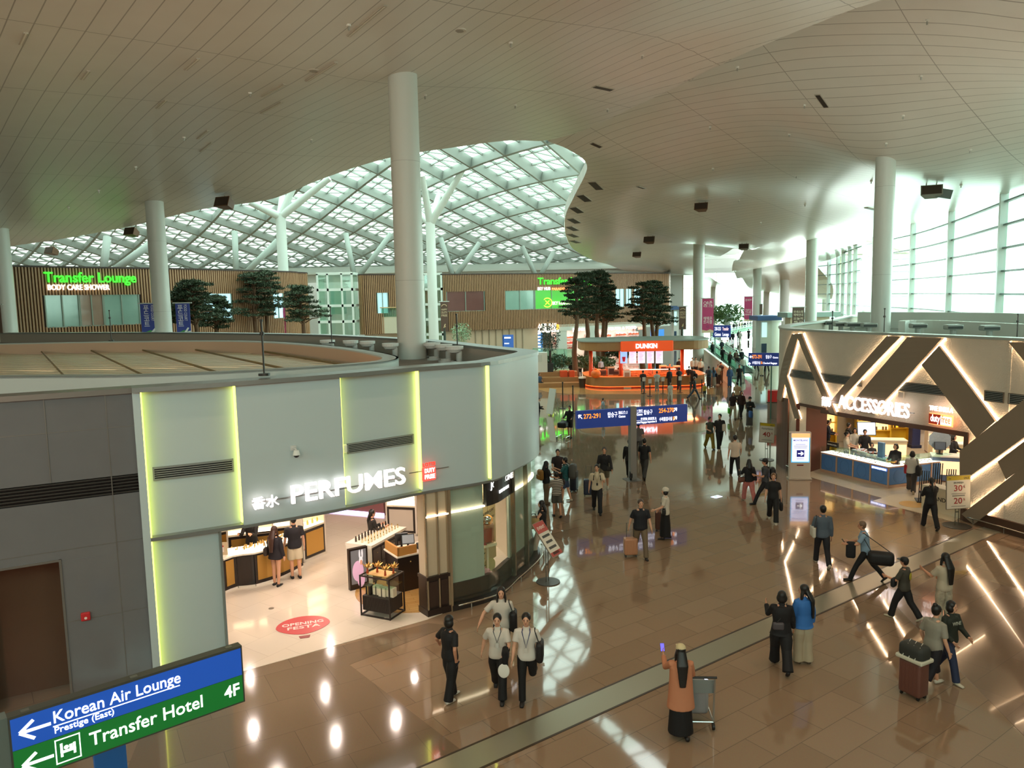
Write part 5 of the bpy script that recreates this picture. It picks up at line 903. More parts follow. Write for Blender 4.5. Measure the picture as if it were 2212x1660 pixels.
for k in range(3):
    for j in range(4): x = -.5 + .42 * k + .07 * j; mb = MB(); z1 = (1.15, 1.45, 1.25)[k]; mb.tube([(x, -.25, .05), (x + .05, -.1, z1), (x + .12, -.1, z1), (x + .12, .2, .05)], 0.016, 6); mb.build('bar', mat('#1d1a1a', 0.5), t)
t = thing('green_bag', 'dark green backpack standing beside the shop opening edge', 'backpack', tuple(at(2058, 1092)), R(-15)); mb = MB(); mb.rbox((0, 0, 0.55), (0.5, 0.35, 1.1), 0.18); mb.build('body', mat('#3b443a', 0.6), t, True); mb = MB(); mb.rbox((0, -0.19, 0.3), (0.32, 0.08, 0.34), 0.03); mb.build('pocket', mat('#323a32', 0.6), t, True)
q = at(2020, 1100)
t = thing('floor_mat_yellow', 'yellow round floor sticker on the cream floor at the shop edge', 'sticker', tuple(at(1972, 1090, 0.012))); mb = MB(); mb.cyl(0, 0, 0, 0.004, 0.45, 28); mb.build('disc', mat('#c8963a', 0.4), t)
mb = MB(); PQ = [at(*p) for p in ((1885, 1083), (1935, 1068), (2085, 1070), (2084, 1112), (2060, 1128))]; mb.prism([(p.x, p.y) for p in PQ], -0.02, 0.011); struct(mb.build('floor_cream_corner', mat('#d8c6a8', 0.2)))
t = thing('red_kiosk', 'small red and white booth at the far edge of the stone drum', 'booth', tuple(at(1676, 905)), R(-20)); mb = MB(); mb.box(-.5, .5, 0, .6, 1.0, 1.7); mb.build('red_top', mat('#b5261f', 0.4, 0, 0.2), t); mb = MB(); mb.box(-.5, .5, 0, .6, .0, 1.0); mb.build('body', mat('#b7a69a', 0.4), t); mb = MB(); mb.box(-.55, .55, -.05, .65, .96, 1.02); mb.build('worktop', mat('#5d5046', 0.4), t)
# ================================================================== transfer lounge building
LZ = 10.4
LT = [tuple(at(x, y, LZ))[:2] for x, y in ((-40, 575), (35, 577), (200, 580), (400, 583), (560, 587), (630, 589))]
cA = at(652, 590.5, LZ); LT += [(cA.x - 0.3, cA.y - 0.2), (cA.x + 0.15, cA.y + 1.0), (cA.x - 0.2, cA.y + 2.4)]
LC1 = Curve(LT, 8)
cB = at(778, 595, LZ); LC2 = Curve([(cB.x - 0.2, cB.y + 2.4), (cB.x - 0.35, cB.y + 0.8), (cB.x + 0.3, cB.y - 0.1)] + [tuple(at(x, y, LZ))[:2] for x, y in ((820, 594.6), (960, 594), (1160, 592.5), (1300, 591.5), (1425, 591.5))] + [tuple(at(1447, 592.2, LZ))[:2], (at(1452, 592, LZ).x, at(1452, 592, LZ).y + 3.5)], 8)
SLATW = mat('#a8825f', 0.5, noise=0.1, nscale=1.2); SLATB = mat('#3a2a23', 0.6); TEALG = mat('#86a89a', 0.12, 0, 0.06, noise=0.25, nscale=0.6)
def lounge(cv, name, wins, zl0, lab):
    zt, zw1, zw0 = LZ, 8.45, 6.2
    mb = MB(); slab(mb, cv, 0, cv.L, zl0, zt, -0.5, -0.1, 0, 0.6); struct(mb.build('wall_' + name, SLATB), lab)
    W_ = [(cv.hit(a, 650)[0], cv.hit(b, 650)[0]) for a, b, *_ in wins]
    mb = MB(); n = int(cv.L / 0.21)
    for k in range(n):
        s = (k + .5) * cv.L / n; p = cv.pos(s, -0.1); tv = cv.tan(s); T = Matrix.Translation((p.x, p.y, 0)) @ Matrix.Rotation(math.atan2(tv.y, tv.x), 4, 'Z')
        mb.box(-.055, .055, -.16, 0, zw1, zt, 0, T); mb.box(-.055, .055, -.16, 0, zl0, zw0, 0, T)
        if not any(a - .1 < s < b + .1 for a, b in W_): mb.box(-.055, .055, -.16, 0, zw0, zw1, 0, T)
    struct(mb.build('wall_slats_' + name, SLATW), 'wooden slats of the ' + lab)
    mb = MB(); slab(mb, cv, 0, cv.L, zt, zt + .12, -.6, 0.1, 0, .6); struct(mb.build('trim_lounge_' + name, SLATB))
    for (a, b), w in zip(W_, wins):
        t = thing('lounge_window', w[3], 'window'); mb = MB(); slab(mb, cv, a, b, zw0, zw1, -.1, -.06, 0, .5); mb.build('pane', w[2], t); nm = max(2, int((b - a) / 1.8)); mb = MB()
        for k in range(nm + 1): s = a + (b - a) * k / nm; slab(mb, cv, s - .04, s + .04, zw0, zw1, -.08, .02, 0, .5)
        slab(mb, cv, a, b, zw0 - .06, zw0, -.1, .06, 0, .5); mb.build('window_frame', mat('#8a9a8c', 0.4), t)
lounge(LC1, 'left', [(97, 170, TEALG, 'teal lounge window under the white lettering'), (172, 222, mat('#8d7a68', 0.15, 0, 0.1, noise=0.3, nscale=0.7), 'orange tinted lounge window beside the teal one'), (224, 300, TEALG, 'pale teal lounge window next to the blue banners'), (440, 500, glow('#b9e6f4', 1.2), 'bright lounge window behind the thick pine trees'), (590, 612, glow('#b9e6f4', 1.2), 'narrow bright lounge window beside the white branching column')], 2.4, 'slatted wood lounge wall')
lounge(LC2, 'right', [(815, 838, glow('#9fc4cc', 0.9), 'small pale window on the curved slatted corner'), (965, 1046, mat('#6b4a44', 0.15, 0, 0.12, noise=0.3, nscale=.5), 'dark red lounge window right of the wide column'), (1092, 1154, TEALG, 'teal lounge window beside the green lit panel'), (1156, 1262, mat('#3da428', 0.3, 0, 0.75), 'green lit lounge panel behind the tall pines'), (1330, 1348, glow('#a9d4dc', 1.0), 'pale window left of the twin slat posts'), (1352, 1364, glow('#a9d4dc', 1.0), 'narrow pale window between the slat posts'), (1370, 1384, glow('#a9d4dc', 1.0), 'narrow pale window right of the slat posts')], 3.9, 'slatted wood lounge wall beside the kiosk')
def wtext(cv, s_, p0, p1, m, ht=None, bold=.01, off=0.12, parent=None):
    M, wd, z = sign_on(cv, p0, p1, off); return text(s_, ht or 1, m, parent, M, 0.04, bold=bold, width=wd)
GRN = glow('#38ff2a', 1.8)
t = thing('lounge_sign', 'green lit lounge lettering with white words beneath on the slatted wall by the blue banners', 'sign'); wtext(LC1, 'Transfer Lounge', (94, 609), (293, 611), GRN, 1.02, .012, parent=t); wtext(LC1, 'BODY CARE SHOWER', (101, 626), (235, 627), glow('#fff6e0', 2.2), 0.55, .015, parent=t)
t = thing('lounge_sign', 'green lit lounge lettering with white and orange words beneath, partly hidden by pines', 'sign'); wtext(LC2, 'Transfer Lounge', (1161, 614), (1284, 614), GRN, 1.15, .012, parent=t); wtext(LC2, 'SKY HUB', (1160, 627), (1188, 627), glow('#ffeef8', 2.5), 0.5, .015, parent=t); wtext(LC2, 'PARADISO', (1191, 627), (1224, 627), glow('#ff8a50', 2.5), 0.42, .015, parent=t)
t = thing('lounge_sign', 'round yellow emblem with white words on the green lit panel', 'sign'); wtext(LC2, 'SKY HUB LOUNGE', (1192, 658), (1250, 658), glow('#f6ffd0', 2.2), 0.55, .012, parent=t); h_ = LC2.hit(1182, 654); p = LC2.pos(h_[0], .05); mb = MB(); mb.tube([(0.55 * math.cos(a * .3142), -.02, .55 * math.sin(a * .3142)) for a in range(21)], .05, 4); mb.tube([(-.25, -.02, -.25), (.25, -.02, .25)], .05, 4); mb.tube([(-.25, -.02, .25), (.25, -.02, -.25)], .05, 4); o = mb.build('emblem', glow('#e8ff4a', 1.6), t, False, (p.x, p.y, h_[1]))
# ground floor below the slats
t0 = LC2.hit(1030, 740)[0]; t1 = LC2.hit(1132, 740)[0]; t2 = LC2.hit(1165, 740)[0]; t3 = LC2.hit(1206, 740)[0]; t4 = LC2.hit(1400, 740)[0]
mb = MB(); slab(mb, LC2, 0, t2, 0, 3.9, -.6, -.4, 0, .8); struct(mb.build('wall_lounge_base', mat('#c0a88e', 0.4)), 'beige ground floor wall under the slats')
for k in range(8):
    s = t0 + (t1 - t0) * k / 7; mb = MB(); slab(mb, LC2, s - .05, s + .05, 0, 3.9, -.4, -.32); struct(mb.build('trim_mullion', mat('#9a8a74', 0.4, .4)))
mb = MB(); slab(mb, LC2, t2, t3, 0, 3.9, -2.2, -2.0); struct(mb.build('door_2', mat('#6f6456', 0.5)), 'dark open doorway under the baggage inspection lettering')
t = thing('inspection_sign', 'white lit baggage inspection lettering over the dark doorway', 'sign'); wtext(LC2, '수하물 검사실', (1160, 712), (1199, 712), glow('#fffbe8', 2.2), .9, .012, off=.3, parent=t); wtext(LC2, 'B', (1200, 712), (1205, 712), glow('#ffb03a', 2.2), .9, .012, off=.3, parent=t); wtext(LC2, 'Checked Baggage Inspection B', (1160, 717.5), (1205, 717.5), glow('#fffbe8', 2), .4, .008, off=.3, parent=t)
mb = MB(); slab(mb, LC2, t3, LC2.L, 0, 3.9, -5, -4.8, 0, .8); struct(mb.build('wall_bright_shop', mat('#e8cfc4', 0.5)), 'pale back wall of the bright souvenir shop'); mb = MB(); slab(mb, LC2, t3, LC2.L, 3.4, 4.2, -.6, .05, 0, .8); slab(mb, LC2, t3, t3 + 1.2, 0, 3.4, -.6, 0); slab(mb, LC2, LC2.hit(1272, 740)[0], LC2.hit(1290, 740)[0], 0, 3.4, -.6, 0); struct(mb.build('wall_shop_frame', mat('#c9cfc6', 0.5)), 'pale frame of the bright souvenir shop')
for k, px in enumerate((1240, 1262, 1320, 1355, 1390, 1420)):
    p = LC2.pos(LC2.hit(px, 740)[0], -2.6); area_light('souvenir_lamp', (p.x, p.y, 3.6), (p.x, p.y, 0), 2, 2, 150, (1, .86, .8))
    p = LC2.pos(LC2.hit(px, 740)[0], -4.4); tt = thing('souvenir_shelf', ['red stocked shelf at the left of the souvenir shop', 'stocked shelf behind the first thick pine trunk', 'long low stocked shelf behind the twin pine trunks', 'stocked shelf under the white lit lettering', 'stocked shelf behind the pines at the right', 'pale shelf at the right end of the souvenir shop'][k], 'shelf', (p.x, p.y, 0), .25); mb = MB(); mb.box(-.75, .75, 0, .3, 0, 2.6); mb.build('case', mat('#e9d6cc', 0.5), tt)
    for z in (.7, 1.4, 2.1):
        mb = MB(); mb.box(-.72, .72, -.3, 0, z, z + .05); sh = mb.build('board', mat('#f2e4da', 0.5), tt); mb = MB()
        for j in range(12): mb.cbox((-.66 + .12 * j, -.15, z + .05 + .15), (.1, .2, .1 + .25 * random.random()))
        tag(mb.build('goods', mat(('#a85a3c', '#b8402e', '#8a4a3a')[int(z * 3) % 3], 0.5), sh), kind='stuff')
t = thing('shop_lettering', 'white lit lettering over the bright souvenir shop', 'sign'); wtext(LC2, 'JENNIE', (1236, 715), (1262, 715), glow('#fff2ec', 2), .5, .01, off=.2, parent=t); wtext(LC2, 'LIQUOR & FOOD', (1308, 712), (1372, 712), glow('#fff2ec', 2), .5, .01, off=.2, parent=t); wtext(LC2, 'DUTY FREE', (1376, 712), (1388, 712), glow('#ff9a84', 2), .4, .01, off=.2, parent=t)
mb = MB(); a = LC2.hit(1404, 725); b = LC2.hit(1432, 725); slab(mb, LC2, a[0], b[0], 2.0, 3.0, .1, .2); tag(mb.build('blue_panel_sign', mat('#3f86d8', .4, 0, .6)), 'blue lit panel at the right end of the souvenir shop', 'sign')
# struts of the lounge roof, branching columns
for k, (a, b, Y) in enumerate((((222, 580), (232, 512), 66), ((242, 580), (326, 527), 66), ((510, 590), (507, 500), 82), ((525, 590), (600, 520), 82), ((765, 592), (747, 505), 92), ((775, 592), (845, 505), 92), ((978, 592), (952, 515), 98), ((985, 592), (1036, 525), 98), ((1157, 592), (1128, 533), 102), ((1168, 592), (1196, 545), 102))):
    p, q = atY(*a, Y), atY(*b, Y + 1); p.z = min(p.z, LZ + .1); mb = MB(); mb.tube([p, q], .32, 10); struct(mb.build('beam_strut', mat('#aab3ac', .5), None, True), 'grey diagonal strut rising from the lounge roof')
def branch_column(px, Y, ytop, branches, lab):
    b = atY(px, 660, Y); x, y = b.x, b.y; zc = atY(px, ytop, Y).z; mb = MB(); mb.cyl(x, y, 0, zc, .56, 28, 0, .5); BW = mat('#dde5de', .45)
    for q in branches: e = atY(*q); mb.tube([(x, y, zc - .3), e], [.42, .3], 12)
    struct(smooth_angle(mb.build('column_branching', BW), 50), lab)
branch_column(616, 80, 462, [(538, 437, 78), (612, 405, 84), (636, 400, 80), (712, 385, 79)], 'white branching column by the thick pine trees'); branch_column(935, 84, 478, [(912, 380, 82), (900, 455, 86), (948, 420, 88), (1000, 366, 82)], 'white branching column behind the wide roof column')
# glass lift and its balcony
t = thing('glass_lift', 'glass lift shaft with white frames between the two slatted walls', 'lift'); b0, b1 = atY(690, 700, 84), atY(764, 700, 84); z1 = atY(690, 592, 84).z; x0, x1, y = b0.x, b1.x, 84
mb = MB(); zs = [0.2 + k * (z1 - .2) / 6 for k in range(7)]
for z in zs: mb.box(x0 - .1, x1 + .1, y - .1, y + .1, z - .14, z + .14); mb.box(x0 - .1, x0 + .1, y, y + 3, z - .14, z + .14); mb.box(x1 - .1, x1 + .1, y, y + 3, z - .14, z + .14)
for x in (x0, x0 + 1.1, x1 - 1.1, x1): mb.box(x - .1, x + .1, y - .1, y + .1, 0, z1)
mb.build('frame', mat('#dfe9e2', .4), t); mb = MB(); mb.box(x0, x1, y - .02, y, 0, z1); mb.box(x0, x0 + .02, y, y + 3, 0, z1); mb.box(x1 - .02, x1, y, y + 3, 0, z1); mb.build('glass', glassmat('#eafaf2', .12, .9), t); mb = MB(); mb.box(x0 + 1.2, x1 - 1.2, y + .6, y + 2.4, 6.2, 8.8); mb.build('cabin', mat('#b7d3cc', .3), t)
t = thing('glass_lift', 'glass lift shaft half hidden behind the wide roof column', 'lift'); b0, b1 = atY(918, 700, 88), atY(956, 700, 88); z1 = atY(940, 592, 88).z; x0, x1, y = b0.x, b1.x, 88; mb = MB()
for k in range(7): z = .2 + k * (z1 - .2) / 6; mb.box(x0 - .1, x1 + .1, y - .1, y + .1, z - .14, z + .14)
for x in (x0, (x0 + x1) / 2, x1): mb.box(x - .1, x + .1, y - .1, y + .1, 0, z1)
mb.build('frame', mat('#dfe9e2', .4), t); mb = MB(); mb.box(x0, x1, y - .02, y, 0, z1); mb.box(x1 - .02, x1, y, y + 3, 0, z1); mb.build('glass', glassmat('#eafaf2', .12, .9), t)
b0, b1 = atY(776, 690, 86), atY(862, 690, 86); mb = MB(); mb.box(b0.x, b1.x, 86, 86.4, atY(776, 722, 86).z, atY(776, 686, 86).z); struct(mb.build('wall_balcony', mat('#cfcab4', .5)), 'cream balcony front beside the glass lift'); t = thing('glass_railing', 'glass railing on the cream balcony beside the lift', 'railing'); mb = MB(); mb.box(b0.x, b1.x, 85.95, 86.0, atY(776, 686, 86).z, atY(776, 667, 86).z); mb.build('glass', glassmat('#d6f2e4', .12, .8), t); mb = MB(); mb.box(b0.x, b1.x, 85.9, 86.06, atY(776, 667, 86).z, atY(776, 665, 86).z); mb.build('handrail', mat('#d8b98a', .4), t)
# ================================================================== pines
PINE = mat('#35442c', .8, noise=.4, nscale=3); BARK = mat('#6a4f38', .8, noise=.3, nscale=4, bump=.4, bscale=12)
def pine(px, Y, ybase, ytop, half, ycrown, label, name='pine_tree', seed=1, lean=0.0):
    rnd = random.Random(seed); b = atY(px, ybase, Y); x, y = b.x, b.y; z0 = 0.0; H = atY(px, ytop, Y).z - z0; zc = atY(px, ycrown, Y).z - z0; r = half * Y / FPX
    t = thing(name, label, 'tree', (x, y, z0)); mb = MB(); n = 7; path = [(lean * H * (k / n) ** 2 + .12 * math.sin(k * 1.3 + seed), .1 * math.sin(k * 1.7), H * .96 * k / n) for k in range(n + 1)]; mb.tube(path, [.26 * (1 - .75 * k / n) + .03 for k in range(n + 1)], 10); br = MB(); cr = MB()
    def trunk(z): k = min(n - 1, int(z / (H * .96) * n)); f = z / (H * .96) * n - k; return Vector(path[k]).lerp(Vector(path[k + 1]), min(1, f))
    npad = 32
    for i in range(npad):
        f = (i + .5) / npad; z = zc + (H - zc) * f; rr = r * (1.0 - .55 * f ** 1.6) * (.35 + .65 * rnd.random()) if i < npad - 3 else r * .15; an = i * 2.39996 + seed; a = trunk(min(z, H * .95)); c = a + Vector((math.cos(an) * rr, math.sin(an) * rr * .9, .1 + .25 * rnd.random()))
        br.tube([a - Vector((0, 0, .25)), a.lerp(c, .5) + Vector((0, 0, .02)), c - Vector((0, 0, .1))], [.06, .045, .02], 5)
        pr = r * (.33 + .17 * rnd.random()) * (1 - .3 * f)
        for j in range(150):
            u = rnd.random() * 2 * math.pi; q = math.sqrt(rnd.random()) * pr; d = c + Vector((math.cos(u) * q, math.sin(u) * q, (.2 - .12 * (q / pr)) * (rnd.random() - .2) * 1.5)); s_ = .13 + .14 * rnd.random(); e1 = Vector((rnd.uniform(-1, 1), rnd.uniform(-1, 1), rnd.uniform(-.2, .9))).normalized() * s_; e2 = Vector((rnd.uniform(-1, 1), rnd.uniform(-1, 1), rnd.uniform(-.3, .6))).normalized() * s_ * .6
            cr.add([d - e1 * .4 - e2 * .5, d - e1 * .4 + e2 * .5, d + e1], [(0, 1, 2)])
    mb.build('trunk', BARK, t, True); br.build('branches', BARK, t, True); cr.build('crown', PINE, t); return t
pine(425, 56, 745, 606, 52, 700, 'pine nearest the blue food court banners', seed=3); pine(402, 57, 745, 622, 40, 705, 'lower pine close behind the blue food court banner', seed=11); pine(556, 68, 745, 586, 56, 690, 'broad pine with two tops before the slatted wall', seed=5); pine(578, 70, 745, 582, 44, 680, 'tall pine twin of the broad one before the slatted wall', seed=8); pine(655, 66, 745, 618, 50, 700, 'cloud pruned pine between the branching column and the lift', seed=21); pine(470, 60, 745, 640, 45, 712, 'shorter dark pine filling the gap before the bright windows', seed=31)
pine(1243, 70, 806, 600, 40, 690, 'leaning pine before the green lit panel, first trunk left of the kiosk', seed=2, lean=.03); pine(1268, 73, 800, 588, 42, 690, 'pine with a dark trunk rising over the left end of the kiosk roof', seed=4); pine(1292, 75, 800, 583, 44, 690, 'tallest pine behind the kiosk, covering the end of the green lettering', seed=7); pine(1303, 77, 800, 592, 40, 695, 'pine with a reddish trunk behind the kiosk roof', seed=9); pine(1309, 79, 800, 620, 36, 700, 'slim pine close beside the reddish trunk', seed=14); pine(1390, 76, 800, 612, 38, 700, 'pine left in the clump behind the red kiosk panel', seed=16); pine(1410, 78, 800, 606, 40, 700, 'middle pine of the clump over the kiosk roof', seed=18); pine(1420, 80, 800, 622, 42, 708, 'pine right in the clump, reaching toward the brown banner', seed=20)
def bush(px, py, Y, w, h, label, c='#3f5a34', seed=0, name='shrub', pot=True):
    rnd = random.Random(seed + 50); b = atY(px, py, Y); t = thing(name, label, 'plant', (b.x, b.y, max(0, b.z)))
    zb = -max(0, b.z); mb = MB()
    for j in range(420):
        v = Vector((rnd.gauss(0, 1), rnd.gauss(0, 1), rnd.gauss(0, 1))).normalized() * (rnd.random() ** .4); d = Vector((v.x * w / 2, v.y * w / 2, h * .55 + v.z * h * .45)); s_ = .12 * max(w, .8); e1 = Vector((rnd.uniform(-1, 1), rnd.uniform(-1, 1), rnd.uniform(-.5, 1))).normalized() * s_; e2 = Vector((rnd.uniform(-1, 1), rnd.uniform(-1, 1), rnd.uniform(-1, 1))).normalized() * s_ * .5
        mb.add([d - e1 * .4 - e2 * .5, d - e1 * .4 + e2 * .5, d + e1], [(0, 1, 2)])
    mb.build('leaves', mat(c, .7, noise=.3, nscale=4), t); mb = MB(); mb.tube([(0, 0, zb), (0, 0, h * .6)], .03, 6); mb.build('stem', BARK, t); return t
bush(997, 748, 78, 2.2, 2.4, 'pale leafy shrub behind the thin pole on the roof rim', '#8fa886', 1); bush(1200, 803, 68, 2.8, 1.6, 'dark green bush beside the wooden steps', '#35553a', 2); bush(1188, 770, 72, 2.0, 3.4, 'layered conifer before the dark doorway', '#33463a', 3); bush(1255, 800, 72, 3, 1.4, 'leafy planting at the foot of the leaning pine', '#5a6a44', 4); bush(1300, 800, 74, 3, 1.3, 'leafy planting behind the kiosk counter', '#4e6340', 5); bush(1573, 706, 150, 7, 4.5, 'round green topiary ball far along the concourse', '#5f8a5a', 6); bush(1545, 706, 150, 4.5, 4, 'green topiary partly hidden by the pink banner', '#6a8a54', 7); bush(1340, 775, 77, 3.4, 1.2, 'low dark hedge seen under the kiosk roof', '#2f4030', 8)
# ================================================================== food kiosk
KY0, KY1, KX0, KX1 = 62.7, 69.0, 6.1, 16.4; ky = (KY0 + KY1) / 2; kr = (KY1 - KY0) / 2 * .8
def stadium(x0, x1, y0, y1, r, n=8):
    P = []
    for cx, cyy, a0 in ((x1 - r, y1 - r, 0), (x0 + r, y1 - r, 90), (x0 + r, y0 + r, 180), (x1 - r, y0 + r, 270)):
        for k in range(n + 1): a = R(a0 + 90 * k / n); P.append((cx + r * math.cos(a), cyy + r * math.sin(a)))
    return P
WOODK = mat('#a87c4e', .45, noise=.08, nscale=3); ORG = mat('#e0562a', .4); ORGL = glow('#ff5a22', 3.0)
t = thing('kiosk', 'round cornered food kiosk with a wooden canopy and an orange lit counter', 'kiosk')
mb = MB(); mb.prism(stadium(KX0 - .3, KX1 + .2, KY0 + .2, KY1, 2.0), 3.12, 3.82); mb.build('canopy', WOODK, t); mb = MB(); mb.prism(stadium(KX0 - .4, KX1 + .3, KY0 + .1, KY1 + .1, 2.1), 3.82, 3.92); mb.build('canopy_top', mat('#9aa59c', .5), t)
mb = MB(); mb.prism(stadium(KX0 + .2, KX1 - .3, KY0 + .7, KY1 - .5, 1.6), 3.04, 3.12); mb.build('canopy_soffit', mat('#d8602e', .5), t)
pa, pb = atY(1341, 748, KY0), atY(1455, 748, KY0); mb = MB(); mb.rbox(((pa.x + pb.x) / 2, KY0 + .12, 3.45), (pb.x - pa.x, .2, .86), .09); sg = mb.build('sign_panel', mat('#e2501e', .4, 0, .55), t); sa, sb = atY(1373, 750, KY0), atY(1419, 750, KY0); text('DUNKIN', .5, glow('#ffd8ec', 4), sg, frame((sa.x, KY0 - .02, 3.3), (1, 0, 0)), .03, bold=.03, width=sb.x - sa.x)
KC = stadium(KX0 + .1, KX1 - .1, KY0, KY1, 2.2); i_ = [(x * .0 + (KX0 + KX1) / 2 + (x - (KX0 + KX1) / 2) * .87, ky + (y - ky) * .76) for x, y in KC]
def ringmesh(mb, P, Q, z0, z1): n = len(P); mb.add([(x, y, z) for z in (z0, z1) for x, y in P] + [(x, y, z) for z in (z0, z1) for x, y in Q], [f for k in range(n) for l in ((k + 1) % n,) for f in ((k, l, n + l, n + k), (2 * n + l, 2 * n + k, 3 * n + k, 3 * n + l), (n + k, n + l, 3 * n + l, 3 * n + k), (l, k, 2 * n + k, 2 * n + l))])
mb = MB(); ringmesh(mb, KC, i_, .16, .9); mb.build('counter', WOODK, t); mb = MB(); ringmesh(mb, [((KX0 + KX1) / 2 + (x - (KX0 + KX1) / 2) * 1.01, ky + (y - ky) * 1.015) for x, y in KC], i_, .9, .96); mb.build('counter_top', mat('#e08a4a', .3), t); mb = MB(); ringmesh(mb, [((KX0 + KX1) / 2 + (x - (KX0 + KX1) / 2) * .985, ky + (y - ky) * .98) for x, y in KC], i_, 0, .16); mb.build('plinth', mat('#a8321a', .4), t); mb = MB(); ringmesh(mb, [((KX0 + KX1) / 2 + (x - (KX0 + KX1) / 2) * 1.004, ky + (y - ky) * 1.004) for x, y in KC], KC, .13, .18); mb.build('light_strip', ORGL, t)
for px in (1276, 1341, 1404, 1474): p = atY(px, 760, KY0 + 1.6); mb = MB(); mb.cyl(p.x, p.y, 0, 3.1, .16, 14); mb.build('post', ORG, t, True)
for k in range(5): p0, p1 = atY(1340 + 19.2 * k, 757, KY0 + .9), atY(1355 + 19.2 * k, 785, KY0 + .9); mb = MB(); mb.box(p0.x, p1.x, p0.y, p0.y + .06, p1.z, 3.05); m_ = mb.build('menu_board', glow('#e9d6f2' if k else '#8fb6ee', 1.15), t); mb = MB(); xm = (p0.x + p1.x) / 2; w = p1.x - p0.x; [mb.box(xm - w * .38, xm + w * f, p0.y - .012, p0.y, z, z + .03) for z, f in ([(2.9, .38)] + [(2.75 - .11 * j, (.1, .3, .2)[j % 3]) for j in range(7)] if k else [])]; (mb.build('menu_text', mat('#b87ab0', .5, 0, .5), m_) if k else (mb.cyl(xm, p0.y - .03, 2.15, 2.55, .1, 12, 0, .16), mb.build('red_cup', mat('#b0222c', .4, 0, .5), m_)))
p0, p1 = atY(1360, 812, KY0 + .3), atY(1460, 812, KY0 + .3); mb = MB(); mb.tube([(p0.x, KY0 + .3, 1.5), (p1.x, KY0 + .3, 1.5)], .035, 6); mb.build('light_bar', glow('#ffc8a0', 4), t); mb = MB(); mb.box(p0.x - .1, p1.x + .1, KY0 + .35, KY0 + .9, 1.0, 1.46); mb.build('pastry_case', glassmat('#ffe4d0', .1, .9), t)
mb = MB()
for j in range(60): mb.ball((p0.x + random.random() * (p1.x - p0.x), KY0 + .45 + .35 * random.random(), random.choice((1.02, 1.22))), (.09, .09, .05), 8, 5)
tag(mb.build('pastries', mat('#e58a3c', .5), t), kind='stuff')
for k, px in enumerate((1290, 1302, 1320, 1330, 1432, 1440, 1462)):
    p = atY(px, 800, KY0 + (1.6 if k < 4 else 3.2)); mb = MB(); h_ = (.55, .5, .7, .45, .6, .5, .55)[k]; mb.rbox((0, 0, h_ / 2), (.6, .5, h_), .05); tt = thing('coffee_machine', ['first', 'second', 'third', 'fourth'][k] + ' machine from the left on the back of the kiosk counter' if k < 4 else ['first', 'second', 'third'][k - 4] + ' machine from the left behind the queue on the kiosk counter', 'coffee machine', (p.x, p.y, .96)); mb.build('body', mat(('#d8a888', '#8a5a44', '#c8b09a', '#9a6a50')[k % 4], .35), tt); mb = MB(); mb.box(-.22, .22, -.26, -.245, .1, h_ - .12); mb.build('front', mat('#4a2a22', .3), tt)
p = atY(1287, 808, KY0 + .5); mb = MB(); mb.ball((0, 0, .3), (.42, .4, .36), 14, 10); tt = thing('orange_sack', 'big round orange bag on the left end of the kiosk counter', 'bag', (p.x, p.y, .92)); mb.build('body', mat('#f0742a', .5), tt, True); mb = MB(); mb.ball((0, 0, .68), (.12, .12, .08), 10, 6); mb.build('knot', mat('#d85f20', .5), tt, True)
for x in (8, 10.6, 13.2, 15): area_light('kiosk_lamp', (x, ky, 3.0), (x, ky, 0), 1.6, 3, 150, (1, .36, .14))
for x in (7.4, 10, 12.6, 15): spot('kiosk_lamp', (x, KY0 + .5, 3.0), (x, KY0 - .2, 0), 90, (1, .42, .18), 110)
mb = MB(); PQ = [at(*p) for p in ((1150, 838), (1185, 848), (1240, 852), (1545, 852), (1530, 806), (1300, 790), (1150, 805))]; mb.prism([(p.x, p.y) for p in PQ], -.05, .01); struct(mb.build('floor_kiosk', tilemat('kiosk_wood', '#c2935a', '#b98a52', '#9a7040', 2.4, .3, 5, .25)), 'wooden floor around the food kiosk')
t = thing('wooden_steps', 'wooden seating steps beside the orange carts', 'steps'); a = at(1195, 838); sa_ = a.copy()
for k in range(3): mb = MB(); mb.box(a.x - 2.2 + .2 * k, a.x + 2.2, a.y + .9 * k, a.y + 3, .38 * k, .38 * k + .38); mb.build('step', WOODK, t)
def glass_rail(px0, py0, px1, py1, h, label, n=5, tint='#d6f2e4'):
    a, b = at(px0, py0), at(px1, py1); rz = facing(a, b); L_ = (b - a).length; t = thing('glass_railing', label, 'railing', (a.x, a.y, 0), rz); mb = MB(); mb.box(0, L_, -.015, .015, .08, h); mb.build('glass', glassmat(tint, .1, .8), t); mb = MB(); mb.box(0, L_, -.04, .04, h, h + .07); mb.build('handrail', mat('#c8d8ce', .3, .3), t)
    for k in range(n): x = L_ * k / (n - 1); mb = MB(); mb.box(x - .03, x + .03, -.03, .03, 0, h); mb.build('post', mat('#9fb3a8', .3, .4), t)
    mb = MB(); mb.box(0, L_, -.06, .06, 0, .12); mb.build('base', mat('#b9c6bd', .4), t)
glass_rail(1152, 792, 1243, 796, 2.0, 'tall glass railing behind the wooden steps')
